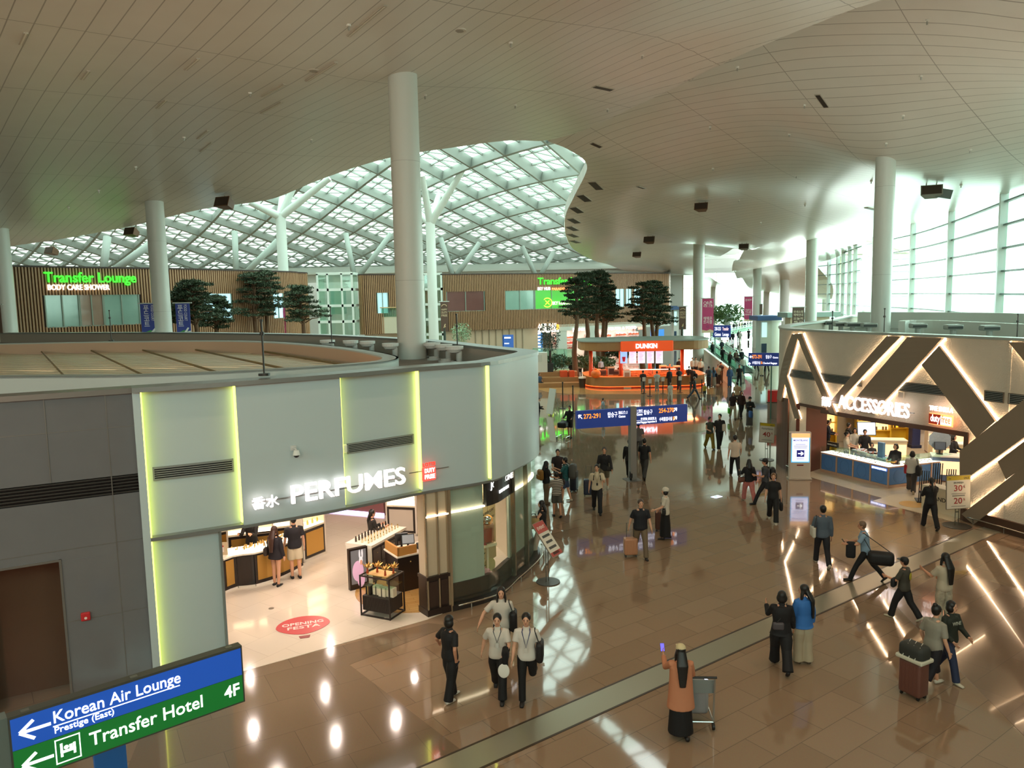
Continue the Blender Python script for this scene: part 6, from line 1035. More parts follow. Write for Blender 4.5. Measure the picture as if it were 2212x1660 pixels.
for k, px in enumerate((1219, 1236)):
    p = at(px, 834); t = thing('orange_cart', ['wide orange covered cart beside the wooden steps', 'narrow orange covered cart beside the kiosk bin'][k], 'cart', (p.x, p.y, 0), .1); w = (.62, .45)[k]; mb = MB(); mb.rbox((0, .3, .72), (w, .6, 1.16), .05); mb.build('cover', ORG, t); mb = MB(); mb.box(-w / 2, w / 2, 0, .6, .1, .14); mb.build('frame', mat('#3a2a24', .4), t)
    for x in (-w / 2 + .06, w / 2 - .06): mb = MB(); mb.cyl(0, 0, -.02, .02, .06, 10, T=Matrix.Translation((x, .05, .06)) @ Matrix.Rotation(R(90), 4, 'Y')); mb.build('wheel', mat('#1b1b1b', .5), t)
p = at(1258, 838); t = thing('waste_bin', 'dark bin with a white liner at the left end of the kiosk', 'bin', (p.x, p.y, 0)); mb = MB(); mb.cyl(0, 0, 0, .8, .24, 16, 0, .3); mb.build('body', mat('#33251e', .4), t); mb = MB(); mb.cyl(0, 0, .8, .92, .33, 16, 0, .3); mb.build('liner', mat('#e6dccf', .5), t)
p = at(1168, 800); t = thing('white_locker', 'white equipment cabinet beside the black post on the wooden steps', 'cabinet', (2.55, sa_.y + 1.9, 1.14)); mb = MB(); mb.box(-.55, .55, 0, .8, 0, 1.7); mb.build('body', mat('#dfe2d8', .4), t); mb = MB(); mb.box(-.4, .1, -.02, 0, .9, 1.5); mb.build('door', mat('#cfd4ca', .4), t)
p = at(1181, 800); t = thing('black_post', 'thick black post standing on the wooden steps', 'post', (3.35, sa_.y + 2.2, 1.14)); mb = MB(); mb.cyl(0, 0, .7, 1.9, .1, 14); mb.build('shaft', mat('#1d2320', .4), t); mb = MB(); mb.box(-.25, .25, -.2, .2, 0, .75); mb.build('box', mat('#23211f', .4), t)
def queue_post(px, py, label, h=.95, sign=True):
    p = at(px, py); t = thing('queue_post', label, 'queue post', (p.x, p.y, 0)); BK = mat('#161412', .4); mb = MB(); mb.cyl(0, 0, 0, .03, .22, 20); mb.build('base', BK, t); mb = MB(); mb.cyl(0, 0, .03, h, .04, 12); mb.build('post', BK, t)
    if sign: mb = MB(); mb.box(-.12, .12, -.02, .02, h + .02, h + .34); mb.build('sign_card', mat('#d6cfc4', .5), t)
    else: mb = MB(); mb.cyl(0, 0, h, h + .08, .055, 12); mb.build('belt_head', BK, t)
for k, (px, py) in enumerate(((1391, 851), (1404, 856), (1432, 851), (1469, 849), (1491, 854), (1516, 849))): queue_post(px, py, ['first', 'second', 'third', 'fourth', 'fifth', 'sixth'][k] + ' black queue post from the left before the kiosk', .95, k < 4)
for k, (px, py) in enumerate(((1161, 884), (1216, 883), (1238, 893))): queue_post(px, py, ['black queue post beside the man in the dark cap', 'middle black queue post before the wooden floor', 'black queue post nearest the blue gate sign'][k], 1.75, False)
p = at(1353, 838); t = thing('menu_stand', 'slim pale menu stand in the gap of the kiosk counter', 'sign stand', (p.x, p.y - .4, 0)); mb = MB(); mb.box(-.3, .3, -.03, .03, .1, 1.5); mb.build('board', mat('#e3bfa8', .5, 0, .2), t); mb = MB(); mb.box(-.2, .2, -.04, -.03, .5, 1.3); mb.build('sheet', mat('#c98a70', .5), t); mb = MB(); mb.box(-.3, .3, -.25, .25, 0, .1); mb.build('foot', mat('#c9b6a4', .5), t)
p = at(1186, 898); t = thing('notice_easel', 'white A shaped notice board near the rounded shop corner', 'sign stand', (p.x, p.y, 0), R(-60)); mb = MB(); mb.box(-.38, .38, 0, .03, .1, 1.75, 0, Matrix.Rotation(R(-10), 4, 'X')); mb.build('board', mat('#dcdcd2', .5), t); mb = MB(); mb.tube([(-.3, .6, 0), (-.3, .33, 1.6)], .02, 6); mb.tube([(.3, .6, 0), (.3, .33, 1.6)], .02, 6); mb.build('legs', mat('#7d7a70', .4), t)
# ================================================================== banners and gate signs
def banner(x0, y0, x1, y1, Y, c, label, lines, col='#ffffff', vert=None, draw=None):
    a, b = atY(x0, y0, Y), atY(x1, y1, Y); w, h = b.x - a.x, a.z - b.z; t = thing('banner', label, 'banner', (a.x, Y, b.z)); mb = MB(); mb.box(0, w, 0, .04, 0, h); mb.build('cloth', mat(c, .6, noise=.03, nscale=1), t); mb = MB(); mb.tube([(-.15, .02, h), (w + .15, .02, h)], .04, 6); mb.build('rod', mat('#c8d0cc', .4), t)
    M0 = mat(col, .5)
    for s_, sz, x, z, *k in lines:
        if k and k[0] == 'V': text(s_, sz * h, M0, t, Matrix(((0, 0, 0, w * x), (0, 0, -1, -.012), (0, 0, 0, h * z), (0, 0, 0, 1))) @ Matrix() if False else frame((w * x, -.012, h * z), (0, 0, -1), (1, 0, 0)), .002, bold=.01, width=h * k[1])
        else: text(s_, sz * h, mat(k[0], .5) if k else M0, t, frame((w * x, -.012, h * z), (1, 0, 0)), .002, 'CENTER', bold=.01, width=w * .78)
    if draw: draw(t, w, h)
    return t
def plane_mark(t, w, h):
    mb = MB(); mb.prism([(0, 0), (w, 0), (w, h * .1), (w * .5, h * .16), (0, h * .05)], -.01, 0, 0, frame((0, -.012, 0), (1, 0, 0))); mb.build('green_field', mat('#4e9a5a', .5), t); mb = MB(); T = frame((0, -.016, 0), (1, 0, 0)); mb.prism([(0, h * .1), (w * .3, h * .05), (w * .55, h * .1), (w * .8, h * .24), (w * .9, h * .22), (w * .72, h * .1), (w, h * .14), (w, h * .04), (w * .5, 0.0), (0, h * .02)], -.004, 0, 0, T); mb.build('white_plane', mat('#eef2ee', .5), t)
def food(x0, y0, x1, y1, Y, lab):
    t = banner(x0, y0, x1, y1, Y, '#3a4a9e', lab, [], draw=plane_mark); a, b = atY(x0, y0, Y), atY(x1, y1, Y); w, h = b.x - a.x, a.z - b.z; WM = mat('#e6e8f0', .5)
    for k, ch in enumerate('푸드코트'): text(ch, h * .2, WM, t, frame((w * .34, -.012, h * (.78 - .17 * k)), (1, 0, 0)), .002, 'CENTER', bold=.01)
    text('FOOD COURT', h * .12, WM, t, Matrix(((0, 1, 0, w * .62), (0, 0, -1, -.012), (-1, 0, 0, h * .95), (0, 0, 0, 1))), .002, width=h * .5, bold=.01)
food(302, 656, 344, 724, 46.6, 'blue food court banner on the left side of the white column'); food(378, 655, 413, 724, 46.6, 'blue food court banner on the right side of the white column')
def pinkmark(t, w, h): mb = MB(); T = frame((0, -.016, 0), (1, 0, 0)); mb.prism([(0, 0), (w, 0), (w, h * .06), (w * .7, h * .1), (w * .4, h * .06), (0, h * .09)], -.004, 0, 0, T); mb.build('cream_wave', mat('#e6cfae', .5), t); mb = MB(); mb.ball((w * .5, -.014, h * .18), (w * .16, .004, h * .05), 12, 8); mb.build('pink_blob', mat('#b03a70', .5), t)
PK = '#c43f74'
banner(592, 662, 618, 722, 72, PK, 'pink banner by the thick pines', [('QR존', .16, .5, .86), ('혜택은', .13, .5, .26), ('트리플', .13, .5, .14)], draw=None)
banner(1517, 645, 1541, 719, 80, PK, 'pink banner on the column beside the kiosk', [('QR존', .13, .5, .82), ('바로 스캔', .08, .5, .745), ('혜택은', .12, .5, .37), ('트리플', .12, .5, .27)], '#f6dfe4', draw=pinkmark); banner(1608, 641, 1625, 694, 106, PK, 'pink banner on the column beside the concourse', [('QR NOW', .12, .5, .82), ('TRIPLE', .1, .5, .42), ('THE', .1, .5, .33), ('BENEFITS', .09, .5, .24)], '#f6dfe4', draw=pinkmark)
def brownmark(t, w, h): mb = MB(); T = frame((0, -.016, 0), (1, 0, 0)); PT = [(w * .5 + w * .32 * math.cos(math.pi * k / 10), -.014, h * .84 + h * .06 * math.sin(math.pi * k / 10)) for k in range(11)]; mb.tube(PT, .03, 4); mb.tube([(w * .4, -.014, h * .12), (w * .6, -.014, h * .25)], .05, 4); mb.tube([(w * .6, -.014, h * .14), (w * .45, -.014, h * .22)], .04, 4); mb.build('gold_mark', mat('#d8c09a', .5), t)
BR = '#5f4a3e'
banner(1467, 662, 1482, 712, 76, BR, 'brown banner on a post behind the kiosk', [('세계최고의', .1, .5, .7), ('DUTY', .12, .5, .6), ('FREE', .12, .5, .48)], '#dcc9a8', draw=brownmark); banner(1712, 664, 1737, 702, 70, BR, 'brown banner over the rim of the stone drum', [('면세쇼핑', .16, .5, .68), ('혜택안내', .16, .5, .5), ('오늘의', .16, .5, .3), ('특가', .14, .5, .12)], '#e0d2b8', draw=None); banner(951, 652, 969, 716, 74, BR, 'brown banner right of the wide roof column', [('HAPPY', .09, .5, .7), ('DUTY', .1, .5, .6), ('FREE', .1, .5, .5)], '#dcc9a8', draw=brownmark); banner(-6, 658, 6, 720, 46, BR, 'dark banner at the frame edge beside the end column', [], draw=None); banner(1641, 657, 1647, 680, 104, BR, 'narrow dark banner behind the white concourse columns', [], draw=None)
for px, Y, lab in ((1474, 76, 'dark post under the brown banner behind the kiosk'), (960, 74, 'dark post under the brown banner right of the wide roof column')):
    p = atY(px, 712, Y); mb = MB(); mb.cyl(p.x, Y + .1, 0, p.z + .3, .12, 12); tag(mb.build('banner_post', mat('#3a4a42', .4)), lab, 'post')
ORT = glow('#ff8a1e', 1.8); WHT = glow('#f4f4ff', 1.6); NAVY = mat('#27408e', .4, 0, .3)
def gate_sign(A, B, h, label, polepos=None):
    A, B = Vector(A), Vector(B); xd = Vector((B.x - A.x, B.y - A.y, 0)); L_ = xd.length; t = thing('gate_sign', label, 'sign'); M = frame((A.x, A.y, A.z - h), xd); t.matrix_world = M; mb = MB(); mb.box(0, L_, 0, h, -.18, 0); mb.build('panel', NAVY, t); return t, L_, M
A_, B_ = at(1246, 889, 3.03), at(1485, 874, 3.03)
t, L_, M = gate_sign(A_, B_, .72, 'blue gate sign with orange numbers on a grey pole in the hall'); fx = (1365 - 1246) / 239.0 * L_
mb = MB(); mb.box(fx - .13, fx + .13, -(3.03 - .72), .76, -.2, .06); mb.build('pole', mat('#8e8c88', .4, .2), t); mb = MB(); mb.box(fx - .3, fx + .3, -(3.03 - .72), -(3.03 - .72) + .03, -.4, .26); mb.build('base_plate', mat('#7a7874', .4, .3), t)
def gl(t, s_, size, x, y, w=None, m=None, al='LEFT', z=.004): return text(s_, size, m or WHT, t, Matrix.Translation((x, y, z)), .003, al, bold=.01, width=w)
gl(t, '272-291', .26, .28, .4, .72, ORT); gl(t, '탑승구', .24, 1.32, .4, .42); gl(t, 'Gates', .14, 1.8, .35, .3); gl(t, '탑승口 ゲート', .12, 1.8, .52, .4); gl(t, '254-270', .26, 3.6, .44, .68, ORT); gl(t, '탑승구', .22, 2.92, .42, .38); gl(t, 'ゲート 탑승口', .12, 2.48, .54, .38); gl(t, 'Gates', .14, 2.6, .38, .26); gl(t, '수하물검사실', .18, 3.62, .1, .58); gl(t, 'B', .2, 4.24, .1, .1, ORT); gl(t, '手荷物 検査室 B', .1, 2.78, .2, .7); gl(t, 'Checked Baggage Inspection B', .12, 2.48, .06, 1.02)
mb = MB(); mb.box(1.8, 2.2, .495, .505, 0, .005); mb.box(2.48, 2.9, .495, .505, 0, .005); mb.box(2.5, 3.5, .17, .18, 0, .005); mb.build('underlines', WHT, t)
for x, y, an in ((.07, .56, -45), (4.42, .6, 225), (4.42, .24, 225)): mb = MB(); arrow(mb, x, y, .22, .035, an); mb.build('arrow', WHT, t)
A_, B_ = at(1617, 763, 4.0), at(1685, 763, 4.0); t, L_, M = gate_sign(A_, B_, .78, 'smaller blue gate sign hanging before the edge of the stone drum'); gl(t, '272-291', .3, .28 * L_ / 2.4, .46, L_ * .3, ORT); gl(t, '탑승구', .24, L_ * .55, .46, L_ * .18); gl(t, 'Gates', .16, L_ * .77, .46, L_ * .17); gl(t, '수하물검사실', .2, .28 * L_ / 2.4, .12, L_ * .26); gl(t, 'B', .22, L_ * .4, .12, L_ * .04, ORT); gl(t, 'Checked Baggage', .16, L_ * .46, .12, L_ * .45)
for y, an in ((.55, 0), (.2, -90)): mb = MB(); arrow(mb, .06, y, .2, .035, an); mb.build('arrow', WHT, t)
mb = MB(); mb.box(L_ * .72, L_ * .76, -3.22, .0, -.16, -.06); mb.build('pole', mat('#5d8a7c', .4, .2), t)
A_, B_ = at(1540, 703, 4.2), at(1578, 703, 4.2); t, L_, M = gate_sign(A_, B_, 1.3, 'pale blue gate sign far along the concourse'); gl(t, '230-253', .5, L_ * .1, .75, L_ * .35); gl(t, 'Gates', .5, L_ * .1, .15, L_ * .35); gl(t, 'Transfer', .5, L_ * .55, .75, L_ * .35, glow('#ffd8d8', 1.4)); gl(t, 'Lounge', .5, L_ * .55, .15, L_ * .35); mb = MB(); mb.box(L_ * .08, L_ * .14, -2.9, 0, -.16, -.06); mb.build('pole', mat('#8fb0a8', .4), t)
t = thing('blue_gate_panel', 'small blue sign on a post beside the beige ground floor wall', 'sign', tuple(atY(1098, 762, 84))); mb = MB(); mb.box(-.6, .6, 0, .1, .6, 2.2); mb.build('panel', mat('#3a68b8', .4, 0, .4), t); mb = MB(); mb.box(-.4, .3, -.015, 0, 1.8, 1.95); mb.box(-.4, .1, -.015, 0, 1.2, 1.3); mb.build('lettering', WHT, t); t.location.z = 1.4; mb = MB(); mb.box(-.65, -.5, 0, .1, -1.4, 2.2); mb.build('post', mat('#a9b3b8', .4), t)
p = at(1161, 765); t = thing('blue_totem', 'slim blue information totem beside the dark doorway', 'totem', (p.x, p.y - 8, 0)); mb = MB(); mb.box(-.4, .4, 0, .2, .1, 3.4); mb.build('panel', mat('#4a86c8', .4, 0, .5), t); mb = MB(); [mb.box(-.2, .15, -.012, 0, 3.0 - .4 * k, 3.2 - .4 * k) for k in range(6)]; mb.build('lettering', WHT, t); mb = MB(); mb.box(-.45, .45, -.05, .25, 0, .1); mb.build('foot', mat('#6a7a80', .4), t)
# ================================================================== concourse
def travelator(p0, p1, w, label):
    a, b = at(*p0), at(*p1); rz = facing(a, b); L_ = (b - a).length; t = thing('moving_walkway', label, 'moving walkway', (a.x, a.y, 0), rz); mb = MB(); mb.box(0, L_, 0, w, 0, .06); mb.build('belt', mat('#4a5a56', .4, .3), t)
    for y in (0, w): mb = MB(); mb.box(0, L_, y - .12, y + .12, 0, .35); mb.build('skirt', mat('#c9d6ce', .3, .4), t); mb = MB(); mb.box(.4, L_ - .4, y - .02, y + .02, .35, 1.1); mb.build('balustrade_glass', glassmat('#e0f4ea', .1, .85), t); mb = MB(); mb.box(.2, L_ - .2, y - .05, y + .05, 1.1, 1.18); mb.build('handrail', mat('#2f4a44', .4), t)
travelator((1628, 806), (1536, 742), 1.6, 'moving walkway along the concourse, right of the crowd on it'); travelator((1604, 818), (1520, 748), 1.6, 'moving walkway along the concourse next to the cream balustrade'); travelator((1640, 708), (1535, 734), 1.6, 'far moving walkway crossing toward the pink banner')
a, b = at(1580, 834), at(1500, 758); rz = facing(a, b); L_ = (b - a).length; t = thing('cream_balustrade', 'long cream panelled balustrade beside the moving walkway', 'balustrade', (a.x, a.y, 0), rz); mb = MB(); mb.box(0, L_, 0, .15, 0, 1.35); mb.build('panels', mat('#d3cdb8', .4), t); mb = MB(); mb.box(0, L_, -.05, .2, 1.35, 1.42); mb.build('handrail', mat('#dfe8e0', .3), t); mb = MB()
for k in range(12): x = L_ * k / 12; mb.box(x - .03, x + .03, -.02, 0, 0, 1.35)
mb.build('joints', mat('#b5b09e', .4), t)
def pavilion(px0, px1, pb, Y, z1, c, label, roof=None):
    a, b = atY(px0, pb, Y), atY(px1, pb, Y); t = thing('shop_pavilion', label, 'shop', (a.x, Y, 0)); w = b.x - a.x; mb = MB(); mb.box(0, w, 0, 1.6, 0, z1); mb.build('walls', mat(c, .5), t); mb = MB(); mb.box(-.6, w + .8, -.8, 2.2, z1, z1 + .5); mb.build('roof', roof or mat('#3f5f92', .5), t); mb = MB(); mb.box(w * .1, w * .55, -.05, 0, .3, z1 * .45); mb.build('window', mat('#2d4a66', .3), t); mb = MB(); mb.box(w * .1, w * .55, -.06, 0, z1 * .6, z1 * .95); mb.build('lit_panel', glow('#bfe6e6', .9), t); return t
pavilion(1642, 1666, 780, 84, 4.6, '#cfe0da', 'teal fronted shop with a dark blue roof behind the white columns'); pavilion(1706, 1790, 760, 80, 5.0, '#d9c8a8', 'low shop with grey eaves behind the rim of the stone drum', mat('#8fa39c', .5)); pavilion(1455, 1466, 770, 108, 5.5, '#d8e4de', 'pale shop beyond the kiosk, beside the white column', mat('#4a6a9a', .5))
p = at(1671, 778); mb = MB(); mb.cyl(p.x, p.y, 0, 4.6, .75, 24); mb.cyl(p.x, p.y, 4.4, 4.7, .95, 24); struct(smooth_angle(mb.build('column_short', PAINT), 40), 'short white column with a cap before the teal fronted shop')
p = atY(1571, 700, 150); t = thing('white_lantern', 'white lantern shaped stand above the far topiary ball', 'stand', (p.x, 150, 0)); mb = MB(); mb.cyl(0, 0, 0, 2.6, .8, 12, 0, .5); mb.build('shaft', mat('#d6e6e0', .5), t); mb = MB(); mb.cyl(0, 0, 2.6, 3.6, 1.2, 12); mb.build('lantern', mat('#b8d2cc', .4), t)
# ================================================================== people
SKIN = mat('#c98f70', .55); SKIN2 = mat('#d8a283', .55); HAIRM = mat('#15110f', .45); LIPS = mat('#9a4f48', .5); EYE = mat('#14100f', .3)
PEOPLE = {}
def remesh(o, v, it=4):
    m = o.modifiers.new('join', 'REMESH'); m.mode = 'VOXEL'; m.voxel_size = v; m.use_smooth_shade = True
    if it: s = o.modifiers.new('soft', 'SMOOTH'); s.iterations = it; s.factor = .5
    return o
def person(key, px, py, yaw, h, label, top, low, hair='short', skin=None, sleeve=.5, legs='pants', shoe='#1a1716', pose='stand', L=None, Rr=None, haircol=None, group=None, leg=None, lod=None, hat=None, lean=0, headyaw=0, fat=1.0, z=0.0, wide=1.0, headpitch=0, mask=None, pos=None):
    """yaw: 0 walks away from the camera, 90 to the right, 180 towards the camera. L / Rr = (swing, spread, elbow, inward) of the arms"""
    b = Vector(pos) if pos else at(px, py, z); k = h / 1.7; dist = (b - CAM).length
    lod = lod or (0 if dist < 27 else 1 if dist < 45 else 2)
    vb = (.0108, .016, .026)[lod]; vc = (.014, .02, .03)[lod]; nseg = (14, 10, 8)[lod]
    root = thing('person', label, 'person', (b.x, b.y, z), R(-yaw), group); SK = skin or SKIN
    lg = {'stand': (3, 4, -3, 3), 'walk': (24, 10, -20, 18), 'walkr': (-20, 18, 24, 10), 'stride': (30, 8, -28, 16), 'sit': (85, 85, 82, 84), 'step': (8, 4, -18, 62), 'stepl': (-18, 62, 8, 4)}[pose] if leg is None else leg
    if legs == 'skirt' and leg is None: lg = (7, 4, -7, 6)
    hipw = .088 * k; sh = .172 * k * (1.08 if legs in ('pants', 'shorts') and hair in ('short', 'bald') else 1.0)
    LT, LS = .42 * k, .40 * k
    def legpts(s, th, kn):
        a, c = R(th), R(th - kn); H = Vector((s * hipw, 0, 0)); K = H + Vector((s * .01, math.sin(a), -math.cos(a))) * LT; A = K + Vector((0, math.sin(c), -math.cos(c))) * LS; return H, K, A, c
    left, right = legpts(-1, lg[0], lg[1]), legpts(1, lg[2], lg[3])
    base = -min(left[2].z, right[2].z) + .085 * k
    if pose == 'sit': base = .5 * k
    up = Vector((0, 0, base)); le = R(lean)
    def tp(x, y, zz): return Vector((x, y * math.cos(le) + zz * math.sin(le), zz * math.cos(le) - y * math.sin(le))) + up
    left = [v + up if isinstance(v, Vector) else v for v in left]; right = [v + up if isinstance(v, Vector) else v for v in right]
    arms = {}
    for s, P in ((-1, L or (6, 10, 14, 0)), (1, Rr or (-4, 10, 14, 0))):
        sw, sp, el, inw = P; S = tp(s * sh * .97, 0, .478 * k); u = Vector((s * math.sin(R(sp)), math.sin(R(sw)) * math.cos(R(sp)), -math.cos(R(sw)) * math.cos(R(sp)))).normalized(); E_ = S + u * .285 * k
        f = Vector((s * (math.sin(R(sp)) * .6 - math.sin(R(inw))), math.sin(R(sw + el)), -math.cos(R(sw + el)))).normalized(); Wp = E_ + f * .245 * k; arms[s] = (S, E_, Wp, f, Wp + f * .09 * k)
    # head frame
    nb = tp(0, .0, .555 * k); hc = tp(0, .015 * k, .70 * k); HM = Matrix.Translation(hc) @ Matrix.Rotation(R(-headyaw), 4, 'Z') @ Matrix.Rotation(R(headpitch), 4, 'X') @ Matrix.Scale(k, 4)
    def torso(mb, e, z0=-.03, z1=.54, wmul=1.0):
        prof = [(-.06, .155, .105), (0, .165, .115), (.08, .158, .105), (.18, .138 * fat, .095 * fat), (.28, .150, .105), (.38, .168, .112), (.45, .16, .098), (.505, .118, .08), (.56, .062, .058)]
        zs = [q for q in prof if z0 - .001 <= q[0] <= z1 + .001]; rings = []
        for zz, a, d in zs:
            rings.append([tp((a * fat * wmul * k + e) * math.copysign(abs(math.cos(t)) ** .8, math.cos(t)), (d * k * fat + e) * math.sin(t) - .005, zz * k) for t in [2 * math.pi * i / 20 for i in range(20)]])
        mb.loft(rings)
    # ---- body: one continuous skin surface
    mb = MB(); torso(mb, -.012, -.06, .56)
    for H, K, A, c in (left, right):
        mb.tube([H + Vector((0, 0, .03)), H, (H + K) / 2, K, K.lerp(A, .35), A], [.085 * k, .085 * k, .07 * k, .052 * k, .053 * k, .036 * k], nseg)
        fd = Vector((0, math.cos(c * .4), math.sin(c) * .75 if c < -.25 else 0)).normalized(); fd = Vector((0, math.cos(c), math.sin(c))) if c < -.35 else Vector((0, 1, 0)); dn = Vector((0, fd.z, -fd.y)); mb.tube([A - fd * .02 * k + dn * .02 * k, A + fd * .05 * k + dn * .045 * k, A + fd * .12 * k + dn * .06 * k], [(.03 * k, .03 * k), (.03 * k, .018 * k), (.025 * k, .012 * k)], 8)
    for s, (S, E_, Wp, f, Hd) in arms.items():
        mb.tube([S + Vector((-s * .03, 0, 0)), S, S.lerp(E_, .5), E_, E_.lerp(Wp, .3), Wp], [.05 * k, .05 * k, .043 * k, .036 * k, .037 * k, .026 * k], nseg)
        side = Vector((-s, 0, 0)); side = (side - f * side.dot(f)).normalized(); pn = f.cross(side).normalized(); fw = pn if pn.y > 0 or abs(pn.y) < .2 and pn.z > 0 else -pn
        mb.tube([Wp - f * .01, Wp + f * .04 * k, Wp + f * .085 * k], [(.024 * k, .017 * k), (.015 * k, .04 * k), (.013 * k, .041 * k)], 10, up=side)
        if lod < 2:
            thick = .0098 * k if lod == 0 else .012 * k
            for j, (o_, ln) in enumerate(((-.03, .062), (-.010, .076), (.010, .082), (.030, .074))):
                p0 = Wp + f * .08 * k + fw * (-o_ * k); p1 = p0 + (f + side * .15).normalized() * ln * .5 * k; p2 = p1 + (f * .8 + side * .55).normalized() * ln * .5 * k; mb.tube([p0 - f * .015, p0, p1, p2], [thick, thick, thick * .95, thick * .75], 7)
            p0 = Wp + f * .03 * k + fw * .03 * k; mb.tube([p0, p0 + (fw * .7 + f * .7).normalized() * .035 * k, p0 + (fw * .5 + f * .9).normalized() * .07 * k], [thick * 1.3, thick * 1.15, thick * .8], 7)
    mb.tube([nb - Vector((0, 0, .04 * k)), nb, tp(0, .01 * k, .62 * k)], [.062 * k, .05 * k, .05 * k], nseg)
    mb.ball((0, 0, .015), (.072, .092, .1), 18, 12, T=HM); mb.ball((0, .022, -.05), (.054, .066, .062), 14, 10, T=HM)
    if lod < 2:
        mb.tube([(0, .085, .02), (0, .1, -.012), (0, .094, -.026)], [.008, .015, .013], 8, T=HM)
        for s in (-1, 1): mb.ball((s * .074, -.004, -.002), (.012, .02, .03), 8, 6, T=HM)
    remesh(mb.build('body', SK, root), vb, 3)
    if lod < 2 and hat != 'none':
        for s in (-1, 1): e = MB(); e.ball((s * .03, .083, .006), (.011, .008, .006), 8, 6, T=HM); e.build('eye', EYE, root, True); e = MB(); e.tube([(s * .016, .09, .027), (s * .03, .092, .031), (s * .045, .083, .027)], .0042, 5, T=HM); e.build('eyebrow', HAIRM, root)
        if not mask: e = MB(); e.tube([(-.02, .083, -.05), (0, .091, -.049), (.02, .083, -.05)], [.003, .0065, .003], 6, T=HM); e.build('mouth', LIPS, root)
        else: e = MB(); e.ball((0, .03, -.04), (.062, .075, .05), 14, 8, T=HM); e.build('face_mask', mat(mask, .6), root, True)
    # ---- hair
    HC = mat(haircol, .45) if haircol else HAIRM
    if hair != 'bald' or haircol:
        mb = MB()
        if hair == 'bald': mb.ball((0, -.03, -.01), (.078, .07, .06), 14, 8, T=HM)
        else:
            mb.ball((0, -.018, .036), (.089, .098, .1), 18, 12, T=HM); mb.ball((0, -.034, .0), (.08, .076, .09), 16, 10, T=HM)
            if hair == 'bob': mb.ball((0, -.026, -.03), (.112, .09, .108), 16, 10, T=HM)
            if hair in ('long', 'vlong', 'ponytail'):
                n = {'long': .3, 'vlong': .46, 'ponytail': .3}[hair]; wv = .09 if hair != 'ponytail' else .03
                q_ = .055 if hair == 'vlong' else 0; mb.tube([(0, -.055, .03), (0, -.09 - q_ * .4, -.08), (0, -.135 - q_, -.2), (0, -.13 - q_ * 1.5, -.12 - n)], [(wv * .8, .05), (wv * 1.05, .055), (wv * 1.15, .045), (wv * .65, .02)], 14, T=HM, up=(1, 0, 0))
                if hair != 'ponytail':
                    for s in (-1, 1): mb.tube([(s * .07, .0, .0), (s * .088, .01, -.1), (s * .085, .03, -.12 - n * .45)], [(.02, .04), (.022, .04), (.012, .02)], 8, T=HM)
            if hair == 'bun': mb.ball((0, -.06, .13), .045, 12, 8, T=HM)
            if hair == 'tied': mb.ball((0, -.115, .02), .032, 10, 8, T=HM)
        remesh(mb.build('hair', HC, root), (.012, .016, .024)[lod], 2)
    if hat and hat != 'none':
        kind, c = hat; mb = MB(); HT = mat(c, .6)
        if kind == 'cap': mb.ball((0, -.006, .055), (.09, .105, .085), 18, 10, T=HM); o = mb.build('cap', HT, root, True); mb = MB(); mb.prism([(-.07, .07), (.07, .07), (.06, .16), (0, .185), (-.06, .16)], .045, .055, T=HM); mb.build('brim', HT, o)
        if kind == 'beanie': mb.ball((0, -.02, .05), (.1, .11, .1), 18, 12, T=HM); mb.ball((0, -.09, .06), (.06, .05, .06), 12, 8, T=HM); remesh(mb.build('beanie', HT, root), .014, 2)
        if kind == 'band': mb.tube([HM @ Vector((.095 * math.cos(a * .314), -.012 + .11 * math.sin(a * .314), .06)) for a in range(21)], .02 * k, 8); mb.build('headband', HT, root, True)
    # ---- clothes
    TM = mat(top, .75) if isinstance(top, str) else top; LM = mat(low, .75) if isinstance(low, str) else low; e = .012 + .006 * wide
    zlow = {'coat': -.06, 'dress': -.06}.get(legs, -.06)
    mb = MB(); torso(mb, e * wide, -.06, .52, 1.0)
    if legs == 'coat' or wide > 1.4:
        n_ = .34 if legs == 'coat' else .1; mb.tube([tp(0, 0, .1 * k), tp(0, 0, -.06 * k), tp(0, 0, -n_ * k)], [(.165 * k + e, .125 * k + e), (.185 * k * (.9 + .1 * wide) + e, .14 * k + e), (.215 * k + e, .165 * k + e)], 18, up=(1, 0, 0))
    for s, (S, E_, Wp, f, Hd) in arms.items():
        if sleeve <= 0: mb.ball(tuple(S), .056 * k, 10, 8); continue
        w = 1 + .25 * (wide - 1); P = [S + Vector((-s * .06, 0, .0)), S]; rr = [.062 * k, .064 * k]
        if sleeve <= .55: P += [S.lerp(E_, min(1, sleeve * 1.35 + .1))]; rr += [.064 * k * w]
        else: P += [S.lerp(E_, .6), E_, Wp - f * .01]; rr += [.06 * k * w, .055 * k * w, .045 * k * w]
        mb.tube(P, rr, nseg)
    mb.tube([tp(0, 0, .5 * k), tp(0, .005 * k, .575 * k)], [.085 * k, .06 * k], 12)
    remesh(mb.build('top', TM, root), vc, 4)
